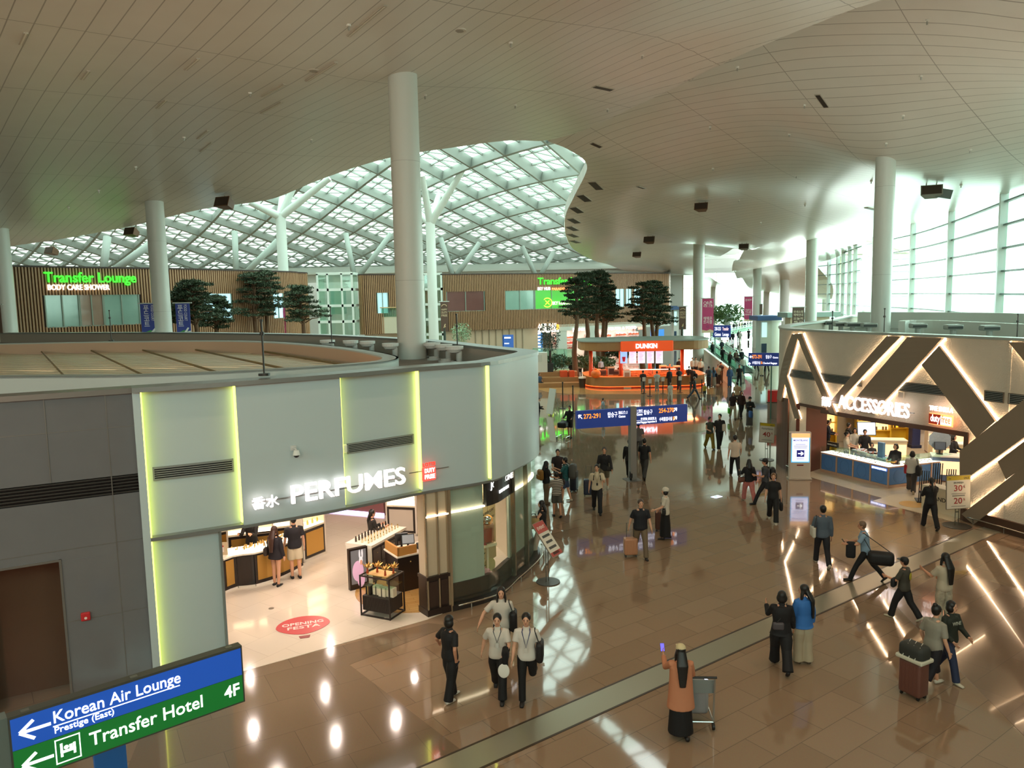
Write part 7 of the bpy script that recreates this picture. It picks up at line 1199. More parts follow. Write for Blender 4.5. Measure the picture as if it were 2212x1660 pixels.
    if legs in ('skirt', 'dress'):
        mb = MB(); zb = .1 if legs == 'skirt' else .42; ln = base - zb * k; mb.tube([tp(0, 0, .12 * k), up, up - Vector((0, 0, ln * .5)), up - Vector((0, 0, ln))], [(.15 * k, .11 * k), (.175 * k, .13 * k), (.2 * k * wide, .17 * k), (.23 * k * wide, .2 * k * wide)], 20, up=(1, 0, 0)); remesh(mb.build('skirt', LM, root), vc, 2)
    else:
        mb = MB(); torso(mb, .010, -.06, .18)
        for H, K, A, c in (left, right):
            w = wide; T_ = H + Vector((0, 0, .02))
            if legs == 'shorts': P = [T_, H.lerp(K, .5), H.lerp(K, .86)]; rr = [.1 * k, .093 * k * w, .088 * k * w]
            elif legs == 'mini': P = [T_, H.lerp(K, .3)]; rr = [.1 * k, .1 * k]
            elif legs == 'capri': P = [T_, H.lerp(K, .5), K, K.lerp(A, .55)]; rr = [.1 * k, .09 * k * w, .075 * k * w, .072 * k * w]
            else: P = [T_, H.lerp(K, .5), K, K.lerp(A, .5), A + Vector((0, 0, -.03 * k))]; rr = [.098 * k, .088 * k * w, .07 * k * w, .066 * k * w, .064 * k * w * (1 + .35 * (w - 1))]
            mb.tube(P, rr, nseg)
        remesh(mb.build('shorts' if legs in ('shorts', 'mini') else 'trousers', LM, root), vc, 3)
    for H, K, A, c in (left, right):
        fd = Vector((0, math.cos(c), math.sin(c))).normalized() if c < -.35 else Vector((0, 1, 0)); dn = Vector((0, fd.z, -fd.y)); mb = MB()
        mb.tube([A - fd * .06 * k + dn * .045 * k, A + dn * .045 * k, A + fd * .08 * k + dn * .055 * k, A + fd * .17 * k + dn * .062 * k], [(.036 * k, .036 * k), (.045 * k, .042 * k), (.047 * k, .03 * k), (.036 * k, .02 * k)], 10, up=(1, 0, 0)); mb.build('shoe', mat(shoe, .6), root, True)
    PEOPLE[key] = dict(root=root, k=k, arms=arms, tp=tp, HM=HM, M=Matrix.Translation((b.x, b.y, z)) @ Matrix.Rotation(R(-yaw), 4, 'Z'), base=base, yaw=yaw, sh=sh)
    return root
def lanyard(key, c, badge='#e9e9ea', drop=.26):
    P = PEOPLE[key]; k = P['k']; tp = P['tp']; mb = MB(); mb.tube([tp(-.055 * k, -.03, .565 * k), tp(-.075 * k, .1 * k, .5 * k), tp(0, .155 * k, (.5 - drop) * k), tp(.075 * k, .1 * k, .5 * k), tp(.055 * k, -.03, .565 * k)], .009, 5); mb.build('lanyard', mat(c, .6), P['root']); mb = MB(); q = tp(0, .16 * k, (.45 - drop) * k); mb.cbox(tuple(q), (.06, .01, .09)); mb.build('badge', mat(badge, .5), P['root'])
def W_(key, v): return PEOPLE[key]['M'] @ v
def bag(key, s, kind, c, label, off=(0, 0, 0), size=(.3, .12, .28), name=None):
    """s = -1 left, 1 right side; 'hand' hangs from the hand, 'shoulder' from the shoulder, 'back' = backpack, 'cross' = hip bag"""
    P = PEOPLE[key]; k = P['k']; tp = P['tp']; S, E_, Wp, f, Hd = P['arms'][s]; C = mat(c, .6); DK = mat('#1b1715', .6); w, d, h = size
    nm = name or {'hand': 'handbag', 'shoulder': 'shoulder_bag', 'back': 'backpack', 'cross': 'crossbody_bag'}[kind]; cat = nm.replace('_', ' ')
    if kind == 'back': o = tp(0, -(.12 * k + d / 2 + .025), .30 * k)
    elif kind == 'hand': o = Hd + Vector((0, 0, -.03 - h * .5 - .12))
    elif kind == 'shoulder': o = Vector((s * (P['sh'] + .07 * k), -.02, S.z - .38 * k))
    else: o = tp(s * .2 * k, .06, .02 * k)
    o = o + Vector(off); wp = W_(key, o); t = thing(nm, label, cat, wp, R(-P['yaw']))
    rot = Matrix.Rotation(R(90), 4, 'Z') if kind in ('shoulder', 'hand') else Matrix()
    mb = MB(); mb.rbox((0, 0, 0), (w, d, h), min(.11, d * .48), T=rot); mb.build('body', C, t, True)
    if kind == 'back':
        mb = MB(); mb.rbox((0, -d / 2 - .01, -h * .18), (w * .7, .06, h * .42), .025); mb.build('pocket', C, t, True)
        for q in (-1, 1): mb = MB(); a = Vector((q * .09 * k, d / 2, h * .42)); mb.tube([a, a + Vector((q * .01, .11 * k, .06)), a + Vector((q * .015, .25 * k, -.02)), a + Vector((q * .03, .25 * k, -.16)), a + Vector((q * .05, .07, -h * .75))], .016, 6); mb.build('strap', DK, t)
    elif kind == 'hand':
        for q in (-1, 1): mb = MB(); mb.tube([rot @ Vector((-w * .3, q * d * .3, h * .45)), rot @ Vector((-w * .12, q * d * .2, h * .5 + .13)), rot @ Vector((w * .12, q * d * .2, h * .5 + .13)), rot @ Vector((w * .3, q * d * .3, h * .45))], .008, 5); mb.build('handle', DK, t)
    elif kind == 'shoulder':
        top_ = W_(key, S + Vector((-s * .01, 0, .065 * k))) - wp; top_ = Matrix.Rotation(R(P['yaw']), 3, 'Z') @ top_; mb = MB(); mb.tube([rot @ Vector((-w * .38, 0, h * .45)), top_ + Vector((0, -.05, -.04)), top_, top_ + Vector((0, .05, -.04)), rot @ Vector((w * .38, 0, h * .45))], .011, 6); mb.build('strap', DK, t)
    else:
        top_ = tp(-s * .1 * k, 0, .555 * k) - o; mb = MB(); mb.tube([Vector((-w * .2, -.02, h * .4)), tp(s * .02, -.13 * k, .3 * k) - o, top_, tp(s * .02, .14 * k, .3 * k) - o, Vector((w * .2, .02, h * .4))], .009, 6); mb.build('strap', DK, t)
    return t
def phone(key, s, label, c='#141416', screen=None):
    P = PEOPLE[key]; S, E_, Wp, f, Hd = P['arms'][s]; t = thing('phone', label, 'phone', W_(key, Hd + f * .05 + Vector((0, 0, .02))), R(-P['yaw'])); mb = MB(); T = Matrix.Rotation(R(-40), 4, 'X'); mb.rbox((0, 0, 0), (.075, .012, .15), .005, T=T); mb.build('case', mat(c, .3), t); mb = MB(); mb.box(-.033, .033, -.009, -.006, -.068, .068, 0, T); mb.build('screen', mat(screen or '#20242c', .2, 0, 1.2 if screen else .05), t)
def suitcase(px, py, yaw, c, label, h=.62, w=.42, d=.26, handle=.38, tilt=0):
    p = at(px, py); t = thing('suitcase', label, 'suitcase', (p.x, p.y, 0), R(-yaw)); t.rotation_euler = (R(tilt), 0, R(-yaw)); C = mat(c, .4); mb = MB(); mb.rbox((0, 0, .06 + h / 2), (w, d, h), .05); mb.build('shell', C, t, True); mb = MB()
    for q in range(5): x = -w * .36 + w * .18 * q; mb.box(x - .01, x + .01, -d / 2 - .006, d / 2 + .006, .12, h)
    mb.build('ribs', C, t); mb = MB(); mb.tube([(-w * .25, -d * .3, .06 + h), (-w * .25, -d * .3, .06 + h + handle), (w * .25, -d * .3, .06 + h + handle), (w * .25, -d * .3, .06 + h)], .012, 6); mb.build('handle', mat('#6a6662', .3, .7), t)
    for x in (-1, 1):
        for y in (-1, 1): mb = MB(); mb.cyl(0, 0, -.015, .015, .035, 12, T=Matrix.Translation((x * w * .38, y * d * .32, .035)) @ Matrix.Rotation(R(90), 4, 'Y')); mb.build('wheel', mat('#161514', .5), t)
    return t
def trolley(px, py, yaw, label, load=None, w=.58, l=.85):
    p = at(px, py); t = thing('luggage_trolley', label, 'trolley', (p.x, p.y, 0), R(-yaw)); ST = mat('#b9bbb8', .25, .8); mb = MB()
    for x in (-w / 2, w / 2): mb.tube([(x, l / 2, .14), (x, -l / 2, .14), (x, -l / 2 - .05, .6), (x, -l / 2 - .12, 1.02)], .016, 8)
    for y in (-l / 2, 0, l / 2): mb.tube([(-w / 2, y, .14), (w / 2, y, .14)], .014, 6)
    mb.build('frame', ST, t); mb = MB(); mb.tube([(-w / 2 - .03, -l / 2 - .12, 1.02), (w / 2 + .03, -l / 2 - .12, 1.02)], .022, 8); mb.build('push_bar', mat('#1d1c1b', .5), t); mb = MB(); mb.box(-w / 2, w / 2, -l / 2 - .02, -l / 2 + .0, .68, .92); mb.build('basket', mat('#8d9290', .4, .5), t)
    for x, y in ((-w / 2, -l / 2), (w / 2, -l / 2), (-w / 2 + .08, l / 2), (w / 2 - .08, l / 2)): mb = MB(); mb.cyl(0, 0, -.02, .02, .065, 14, T=Matrix.Translation((x, y, .065)) @ Matrix.Rotation(R(90), 4, 'Y')); mb.build('wheel', mat('#151413', .5), t)
    if load: mb = MB(); mb.rbox((0, 0, 0), load[1], .08); o = mb.build(load[3] if len(load) > 3 else 'travel_bag', mat(load[0], .6), None, True); o.matrix_world = Matrix.Translation((p.x, p.y, .16 + load[1][2] / 2 + (load[4] if len(load) > 4 else 0))) @ Matrix.Rotation(R(-yaw), 4, 'Z'); tag(o, load[2], 'bag')
    return t
P_ = person
# --- group in front of the perfume shop
P_('a1', 975, 1512, 45, 1.66, 'person in all black with white sneakers and a phone, near the shop entrance', '#121011', '#0e0c0d', 'bob', sleeve=.5, shoe='#d9d2c6', pose='stand', L=(-12, 38, 55, -10), Rr=(-18, 16, 34, 22), wide=1.35, leg=(10, 4, -8, 6)); phone('a1', 1, 'dark phone held low by the person in all black by the shop entrance', '#2a2226')
P_('a2', 1078, 1503, 184, 1.66, 'person with a grey lanyard, carrying a white hand fan and a black cardigan', '#cfc6ba', '#0d0b0c', 'tied', SKIN2, .5, shoe='#121010', pose='walk', L=(20, 12, 62, 22), Rr=(-26, 22, 24, 0), wide=1.3); lanyard('a2', '#3c4450', '#c9c4bc', .2)
P_('a3', 1086, 1436, 180, 1.7, 'long haired person with a black shoulder bag behind the two lanyard wearers', '#c9c0b4', '#17151a', 'long', SKIN2, .5, shoe='#2a3550', pose='walkr', Rr=(10, 45, 10, 0), L=(-10, 12, 20, 0)); bag('a3', -1, 'shoulder', '#100e10', 'black shoulder bag of the long haired person behind the lanyard wearers', size=(.36, .16, .44))
P_('a4', 1140, 1516, 186, 1.72, 'person in a white shirt with a blue lanyard and slim black trousers', '#d4ccc2', '#0f0d0e', 'tied', SKIN2, .45, shoe='#131010', pose='stepl', L=(-8, 14, 18, 0), Rr=(10, 12, 14, 0), wide=1.05); lanyard('a4', '#27386e', '#cfc8be', .28); bag('a4', -1, 'shoulder', '#191516', 'black tote on the shoulder of the person with the blue lanyard', size=(.34, .14, .4)); phone('a4', -1, 'white phone in the hand of the person with the blue lanyard', '#e8e6e2')
t = thing('hand_fan', 'round white hand fan held by the person with the grey lanyard', 'fan', W_('a2', PEOPLE['a2']['arms'][-1][4] + Vector((0, .04, -.28))), R(-184)); mb = MB(); mb.ball((0, 0, 0), (.11, .012, .14), 18, 10); mb.build('blade', mat('#e6e2d8', .5), t, True); mb = MB(); mb.tube([(0, 0, .12), (0, 0, .28)], .01, 6); mb.build('handle', mat('#d9d4c8', .5), t)
mb = MB(); mb.rbox((0, 0, 0), (.12, .3, .26), .05); o = mb.build('folded_cardigan', mat('#0f0d0f', .9), None, True); o.matrix_world = PEOPLE['a2']['M'] @ Matrix.Translation(PEOPLE['a2']['arms'][-1][2] + Vector((0, 0, -.05))); tag(o, 'black cardigan folded over the arm of the person with the grey lanyard', 'cardigan')
# --- foreground right
P_('b1', 1470, 1592, 2, 1.64, 'long haired person in a peach coat and cream cap pushing a luggage trolley', '#c07e5c', '#0d0a0c', 'vlong', sleeve=1, legs='skirt', shoe='#1a1514', pose='walk', L=(50, 14, 70, 8), Rr=(22, 12, 40, 0), wide=1.0, hat=('cap', '#cdbd92')); phone('b1', -1, 'phone with a violet lit screen raised by the person in the peach coat', '#1a1a1e', '#6a62e8')
C_ = PEOPLE['b1']; mb = MB(); k = C_['k']; rings = [[C_['tp'](rx * k * math.cos(t), (ry * k) * math.sin(t) - .01, zz * k) for t in [2 * math.pi * i / 28 for i in range(28)]] for zz, rx, ry in ((-.33, .25, .2), (-.1, .225, .175), (.2, .205, .15), (.42, .2, .14), (.52, .13, .1))]; mb.loft(rings); o = mb.build('coat', mat('#c07e5c', .8, bump=.3, bscale=7), C_['root']); remesh(o, .018, 2)
trolley(1496, 1548, 4, 'luggage trolley pushed by the person in the peach coat', ('#8f8f90', (.5, .5, .5), 'grey travel bag on the trolley of the person in the peach coat'))
P_('b2', 1686, 1445, 12, 1.66, 'person in black with a white side stripe on the trousers and black bobbed hair', '#0e0b0e', '#0c090c', 'bob', sleeve=1, shoe='#161213', pose='walk', L=(35, 16, 85, 6), Rr=(8, 12, 18, 0), wide=1.5); bag('b2', -1, 'cross', '#4a4448', 'small grey crossbody bag of the person with the white side stripe', size=(.22, .08, .16), off=(.12, -.2, .1))
P_('b3', 1733, 1432, -14, 1.64, 'person in a bright blue sweater and wide cream trousers with long black hair', '#2f6ab0', '#a99a80', 'vlong', SKIN2, 1, shoe='#5a4a3c', pose='stand', L=(10, 8, 30, 10), Rr=(-4, 10, 12, 0), wide=1.55, headyaw=-45)
P_('b4', 1775, 1222, 8, 1.74, 'person in a grey blue shirt and dark jeans with a white bag on the shoulder', '#4f5a66', '#16151c', 'short', sleeve=1, shoe='#b8ae9e', pose='walk', L=(8, 12, 60, 20), Rr=(-8, 8, 20, 0), wide=1.1); bag('b4', -1, 'shoulder', '#c9c2b2', 'white shoulder bag of the person in the grey blue shirt', size=(.36, .1, .3))
P_('b5', 1868, 1256, 292, 1.68, 'person in a light blue shirt with a big black duffel bag', '#7f98ac', '#0f0e12', 'short', sleeve=.5, shoe='#141112', pose='stride', L=(30, 8, 60, 0), Rr=(20, 8, 62, 10), haircol='#6a5240', lean=8); bag('b5', -1, 'shoulder', '#0e0d0f', 'big black duffel slung from the person in the light blue shirt', size=(.62, .28, .36), off=(-.12, -.32, -.12), name='duffel_bag'); phone('b5', 1, 'phone in the hand of the person in the light blue shirt')
mb = MB(); mb.rbox((0, 0, 0), (.13, .24, .44), .06); o = mb.build('folded_jacket', mat('#111015', .8), None, True); o.matrix_world = PEOPLE['b5']['M'] @ Matrix.Translation(PEOPLE['b5']['arms'][-1][2] + Vector((.04, -.08, -.16))); tag(o, 'black jacket over the arm of the person in the light blue shirt', 'jacket')
P_('b6', 1950, 1338, 318, 1.5, 'child in a black cap and olive shirt with a yellow print', '#3d3a30', '#100e10', 'short', sleeve=.55, shoe='#c2b89e', pose='walk', L=(25, 10, 75, 12), Rr=(-10, 10, 20, 0), hat=('cap', '#141214'), wide=1.25)
C_ = PEOPLE['b6']; mb = MB(); mb.ball(tuple(C_['tp'](.0, -.135, .3)), (.07, .012, .09), 10, 8); mb.build('yellow_print', mat('#a89a2c', .7), C_['root'], True); bag('b6', -1, 'cross', '#141216', 'small black bag on the front of the child in the cap', size=(.2, .1, .22), off=(0, .1, .12))
P_('b7', 2036, 1350, 346, 1.66, 'person with very long black hair in a white top and patterned trousers', '#b9ab94', mat('#a89a84', .8, noise=.7, nscale=14), 'vlong', sleeve=.5, shoe='#b8ac98', pose='stand', L=(30, 14, 80, 5), Rr=(10, 14, 60, 20), wide=1.25)
P_('b8', 2012, 1488, 66, 1.68, 'person with a hair bun, light grey shirt, cropped trousers and white slippers', '#8f8a7c', '#100d16', 'bun', SKIN2, .55, 'capri', '#c9c0ae', 'walk', L=(-10, 18, 34, 10), Rr=(-6, 14, 24, 0), wide=1.25, lean=4)
suitcase(1972, 1504, 62, '#6a4238', 'maroon suitcase with a striped bag on top, beside the person with the hair bun', .66, .44, .3, .3)
p = at(1972, 1504); t = thing('travel_bag', 'dark green bag with white stripes lying on the maroon suitcase', 'bag', (p.x, p.y, .73), R(-62)); mb = MB(); mb.rbox((0, 0, .16), (.5, .34, .3), .1); mb.build('body', mat('#2e302c', .7), t, True); mb = MB(); mb.rbox((0, 0, .03), (.54, .38, .08), .03); mb.build('white_base', mat('#c9c6b2', .6), t); mb = MB(); [mb.tube([(x, -.18, .06), (x + .05, -.1, .3), (x - .03, .1, .31)], .008, 5) for x in (-.12, 0, .12)]; mb.build('cords', mat('#d0cdc0', .6), t)
P_('b9', 2048, 1466, 160, 1.6, 'person in a dark hoodie with pale lettering, blue jeans and white sneakers', '#23281f', '#252e4a', 'bob', SKIN2, 1, shoe='#c6bba6', pose='walkr', L=(18, 10, 50, 20), Rr=(8, 12, 40, 25), wide=1.15, headyaw=-20)
C_ = PEOPLE['b9']; text('WINE', .1, mat('#a9aca0', .6), C_['root'], frame(tuple(C_['tp'](.12, .147, .34)), (-1, 0, 0)), .003, bold=.01, name='lettering', width=.22)
# --- middle
P_('c1', 1384, 1203, 176, 1.74, 'person in a navy polo shirt and khaki trousers pulling a peach suitcase', '#0f1119', '#6e5c46', 'short', SKIN2, .5, shoe='#1a1513', pose='walk', L=(6, 14, 12, 0), Rr=(-22, 16, 8, 0), wide=1.1, fat=1.12, haircol='#4a3a30'); suitcase(1362, 1202, 178, '#b5805f', 'peach suitcase pulled by the person in the navy polo shirt', .5, .4, .26, .42)
P_('c2', 1437, 1165, 282, 1.62, 'person in a white knit hat, white shirt and long black skirt with a black bag', '#cfc4b2', '#0c0a0b', 'bob', SKIN2, .5, 'skirt', '#1c1513', 'stand', L=(20, 10, 50, 0), Rr=(10, 12, 30, 0), hat=('beanie', '#cfc6b4'), wide=.92, fat=1.05); bag('c2', -1, 'cross', '#121011', 'black crossbody bag of the person in the white knit hat', size=(.3, .12, .22), off=(.06, -.02, .04)); suitcase(1424, 1146, 280, '#5a3428', 'brown suitcase with a white tag held by the person in the white knit hat', .62, .4, .26, .42)
P_('c3', 1290, 1108, 184, 1.76, 'person in a cream shirt with a black phone on a neck cord and black trousers', '#d0bfa2', '#0f0e14', 'short', SKIN2, .5, shoe='#15120f', pose='walk', L=(28, 12, 86, 12), Rr=(-8, 12, 10, 0), wide=1.2, headyaw=15); lanyard('c3', '#8a7a4a', '#121214', .28); suitcase(1272, 1072, 184, '#222c42', 'navy suitcase beside the person in the cream shirt', .6, .4, .26, .5); bag('c3', -1, 'back', '#171310', 'black backpack of the person in the cream shirt', size=(.32, .16, .42))
P_('c4', 1306, 1062, 190, 1.78, 'person in black behind the one in the cream shirt, with khaki shorts', '#181416', '#6e624c', 'short', SKIN2, 1, 'shorts', '#c2b6a2', 'walkr', L=(10, 14, 20, 0), Rr=(6, 12, 20, 0), haircol='#4a423c'); bag('c4', -1, 'cross', '#26201c', 'dark bag of the person in black behind the cream shirt', size=(.26, .12, .2))
P_('d1', 1181, 1090, 70, 1.6, 'person in a black top and khaki wide trousers with a mustard backpack', '#151213', '#7a6650', 'long', sleeve=.5, shoe='#6a5a48', pose='stand', L=(30, 8, 60, 10), Rr=(24, 10, 55, 10), wide=1.35); bag('d1', 1, 'back', '#96692a', 'mustard backpack of the person in khaki trousers', size=(.34, .18, .4)); bag('d1', 1, 'hand', '#2c1d18', 'dark brown box bag hanging beside the khaki trousers', size=(.36, .2, .26), off=(.06, .04, .12))
P_('d2', 1203, 1117, 350, 1.58, 'child in a black and white striped shirt and grey shorts', None or mat('#c9bfb2', .8), '#4a4640', 'short', sleeve=.55, legs='shorts', shoe='#171314', pose='stand', L=(20, 10, 60, 20), Rr=(10, 10, 40, 20), wide=1.2, leg=(8, 4, -14, 8))
C_ = PEOPLE['d2']; m, nt, b_ = nodes_mat('striped_cloth'); wv = nt.nodes.new('ShaderNodeTexWave'); wv.bands_direction = 'Z'; wv.inputs['Scale'].default_value = 5.5; tcn = nt.nodes.new('ShaderNodeTexCoord'); nt.links.new(tcn.outputs['Object'], wv.inputs['Vector']); rp = nt.nodes.new('ShaderNodeValToRGB'); rp.color_ramp.interpolation = 'CONSTANT'; rp.color_ramp.elements[0].color = (*lin('#c9bfb0'), 1); rp.color_ramp.elements[1].position = .5; rp.color_ramp.elements[1].color = (*lin('#241c1c'), 1); nt.links.new(wv.outputs['Fac'], rp.inputs[0]); nt.links.new(rp.outputs[0], b_.inputs['Base Color']); b_.inputs['Roughness'].default_value = .8
for ch in C_['root'].children:
    if ch.name.startswith('top'): ch.data.materials[0] = m
P_('d3', 1206, 1066, 182, 1.72, 'person with glasses in a dark maroon shirt, facing the striped shirt', '#2a1a1c', '#1f1a1c', 'tied', SKIN2, .5, shoe='#1a1614', L=(20, 10, 55, 15), Rr=(20, 10, 55, 15))
P_('d4', 1222, 1084, 286, 1.66, 'person in a teal shirt and denim shorts with a big grey backpack', '#1f5a5c', '#3a4a66', 'short', SKIN2, .5, 'shorts', '#c9bba4', 'stand', L=(35, 8, 80, 10), Rr=(30, 8, 80, 10), leg=(10, 4, -10, 6)); bag('d4', -1, 'back', '#4a4a46', 'big grey backpack of the person in the teal shirt', size=(.42, .28, .56)); suitcase(1240, 1062, 290, '#1d2230', 'dark navy suitcase behind the big grey backpack', .6, .4, .26, .25)
P_('e1', 1172, 1196, 276, 1.64, 'person in a black sleeveless top and white trousers by the tilted notice stand', '#120f10', '#cdbfae', 'long', SKIN2, 0, shoe='#7a6048', pose='walk', L=(35, 8, 60, 0), Rr=(30, 10, 60, 0), wide=1.4); bag('e1', -1, 'hand', '#b08e5c', 'tan bag of the person in white trousers', size=(.34, .12, .34), off=(.02, -.25, .2))
P_('e2', 1163, 922, 80, 1.72, 'person in a dark cap and black clothes standing by the rounded shop corner', '#131314', '#121113', 'short', sleeve=1, shoe='#cfc8ba', pose='stand', L=(20, 8, 70, 10), Rr=(15, 8, 60, 10), hat=('cap', '#1f1f1c'))
P_('e3', 1231, 946, 205, 1.74, 'person in a black shirt and dark shorts pushing a trolley with a black bag', '#131112', '#1b1918', 'short', SKIN2, 1, 'shorts', '#1f1a18', 'stand', L=(30, 10, 50, 0), Rr=(30, 10, 50, 0)); trolley(1217, 948, 205, 'luggage trolley with a black bag by the blue gate sign', ('#17181a', (.5, .6, .3), 'black bag on the trolley by the blue gate sign', 'travel_bag', .45))
P_('e4', 1303, 906, 100, 1.3, 'child in a pale blue shirt standing above the blue gate sign', '#8fa3b0', '#3a3c42', 'short', SKIN2, .5, shoe='#c9c4b8', L=(20, 8, 70, 10)); bag('e4', -1, 'cross', '#26282c', 'dark bag of the child above the blue gate sign', size=(.2, .1, .22))
P_('f1', 1392, 1034, 22, 1.76, 'person in a black shirt and grey trousers striding away beside the sign pole', '#101013', '#34322f', 'short', sleeve=.5, shoe='#16130f', pose='stride', L=(14, 10, 20, 0), Rr=(-24, 14, 20, 0), wide=1.15)
P_('f2', 1360, 1034, 14, 1.72, 'person in black half hidden behind the sign pole', '#111013', '#141216', 'short', sleeve=1, shoe='#17130f', pose='stride', wide=1.1); P_('f3', 1379, 990, 10, 1.74, 'person in a grey shirt behind the sign pole', '#6f6c6e', '#3c3a3a', 'short', sleeve=.5, shoe='#1c1917', pose='walk')
P_('g1', 1533, 970, 172, 1.62, 'person in a dark green sleeveless top and mustard trousers', '#3c4238', '#7d6a1c', 'tied', SKIN2, .1, shoe='#2a2018', pose='walk', L=(20, 10, 80, 20), Rr=(10, 10, 70, 20), wide=1.35, headyaw=-30); P_('g2', 1554, 971, 184, 1.78, 'person in black with a white bag across the front, beside the mustard trousers', '#1c1b1d', '#121114', 'short', SKIN2, .55, shoe='#c9b8a6', pose='walkr', wide=1.15, headyaw=30, fat=1.1); bag('g2', -1, 'cross', '#d6c8b8', 'white bag carried by the person in black beside the mustard trousers', size=(.2, .12, .36), off=(.02, .06, .18))
P_('g3', 1587, 1030, 4, 1.78, 'person in a white polo shirt and black trousers walking away', '#cbbba8', '#111014', 'short', sleeve=.5, shoe='#5a4a3e', pose='walk', wide=1.1, L=(-10, 12, 10, 0), Rr=(16, 14, 30, 0))
P_('g4', 1617, 1084, 355, 1.6, 'person in a black top and pink trousers with long black hair', '#121013', mat('#c4746c', .8, noise=.3, nscale=12), 'long', sleeve=1, shoe='#c9b49c', pose='walk', wide=1.3, L=(30, 12, 70, 10), Rr=(-14, 12, 12, 0)); bag('g4', -1, 'cross', '#6a4030', 'brown bag of the person in pink trousers', size=(.3, .14, .2), off=(-.06, -.03, 0))
P_('g5', 1652, 1090, 282, 1.74, 'person in a black cap and grey shirt with a black backpack', '#3a3a3e', '#17161a', 'short', sleeve=.5, shoe='#141214', pose='stride', hat=('cap', '#141214'), L=(20, 10, 80, 20), Rr=(0, 10, 30, 0)); bag('g5', 1, 'back', '#161416', 'black backpack of the person in the black cap', size=(.34, .2, .46))
P_('g6', 1669, 1128, 196, 1.68, 'person in all black with brown hair walking in front of the black backpack', '#100e10', '#0e0c0e', 'tied', SKIN2, .5, shoe='#c4b8a4', pose='walk', L=(-12, 12, 14, 0), Rr=(16, 12, 10, 0), wide=1.3, haircol='#6a4a2c'); bag('g6', -1, 'hand', '#141012', 'black bag in the hand of the brown haired person in all black', size=(.32, .12, .3), off=(0, -.1, .1))
P_('h1', 1583, 905, 184, 1.66, 'person in a maroon shirt and cream trousers carrying a green bag', '#2c1a1a', '#b9aa92', 'long', SKIN2, .5, shoe='#4a4038', pose='walk', wide=1.3, L=(30, 8, 80, 20)); bag('h1', 1, 'hand', '#46b42c', 'bright green bag of the person in the maroon shirt', size=(.34, .12, .34), off=(0, 0, .1)); P_('h2', 1601, 903, 178, 1.68, 'person in black trousers with long brown hair and a cream tote', '#3a2622', '#141214', 'long', SKIN2, 1, shoe='#1c1816', pose='walkr', wide=1.3, haircol='#3a261c'); bag('h2', -1, 'hand', '#cfae8a', 'cream tote of the person with long brown hair', size=(.3, .1, .34), off=(0, .06, .3))
P_('h3', 1592, 880, 6, 1.72, 'person in a beige shirt with a diagonal strap, behind the green bag', '#c2a684', '#4a4440', 'short', sleeve=.5, shoe='#2a2622', pose='walk'); P_('h4', 1619, 922, 170, 1.7, 'person in a black cap and jacket with wide grey trousers', '#1d1f20', '#5a5858', 'short', SKIN2, 1, shoe='#c9c2b6', hat=('cap', '#17181a'), L=(20, 10, 90, 30), Rr=(20, 10, 90, 30), wide=1.4); bag('h4', 1, 'hand', '#2a5a9a', 'blue bag beside the wide grey trousers', size=(.3, .14, .4), off=(.04, 0, -.1))
# --- by the kiosk
Q = (('i1', 1389, 848, 4, 1.72, 'first person from the left in the kiosk queue, dark shirt and grey trousers', '#2a1614', '#6a6a66', 'stand'), ('i2', 1419, 848, 6, 1.66, 'person in a white shirt with a black diagonal strap in the kiosk queue', '#b9b6ac', '#8c8a80', 'stand'), ('i3', 1446, 842, -30, 1.72, 'person in black looking along the kiosk counter', '#1a1112', '#241a1a', 'stand'), ('i4', 1467, 842, -20, 1.76, 'tall person in black at the right end of the kiosk queue', '#191012', '#2a1c1c', 'stand'), ('i5', 1488, 836, 20, 1.7, 'person in a dark coat before the rounded end of the kiosk counter', '#2a201e', '#3a2a28', 'stand'), ('i6', 1496, 838, -10, 1.66, 'person with a black bag right of the dark coat at the kiosk', '#33221e', '#241c1c', 'stand'),
     ('i7', 1500, 863, 100, 1.72, 'grey haired person in a black sweater and blue jeans before the kiosk', '#1c1a1e', '#3f4a58', 'stride'), ('i8', 1522, 861, 200, 1.12, 'small child in a yellow shirt before the kiosk', '#b8a03c', '#2c2c24', 'walk'), ('i9', 1448, 866, 180, 1.35, 'child in a white outfit walking from the kiosk', '#d2cdbf', '#cfcabc', 'walk'))
for kx, x, y, yw, h, lab, tpc, lc, ps in Q: P_(kx, x, y, yw, h, lab, tpc, lc, 'long' if kx in ('i8', 'i9') else 'short', pose=ps, shoe='#c4bcae' if kx in ('i2', 'i9') else '#1a1614', wide=1.3 if kx == 'i9' else 1.1, haircol='#7a746c' if kx == 'i7' else None, sleeve=1 if kx in ('i7', 'i3') else .5)
bag('i2', 1, 'cross', '#1a1614', 'black strap bag of the white shirt in the kiosk queue', size=(.24, .1, .2)); bag('i6', 1, 'shoulder', '#141012', 'black bag of the person at the right end of the kiosk', size=(.5, .2, .4))
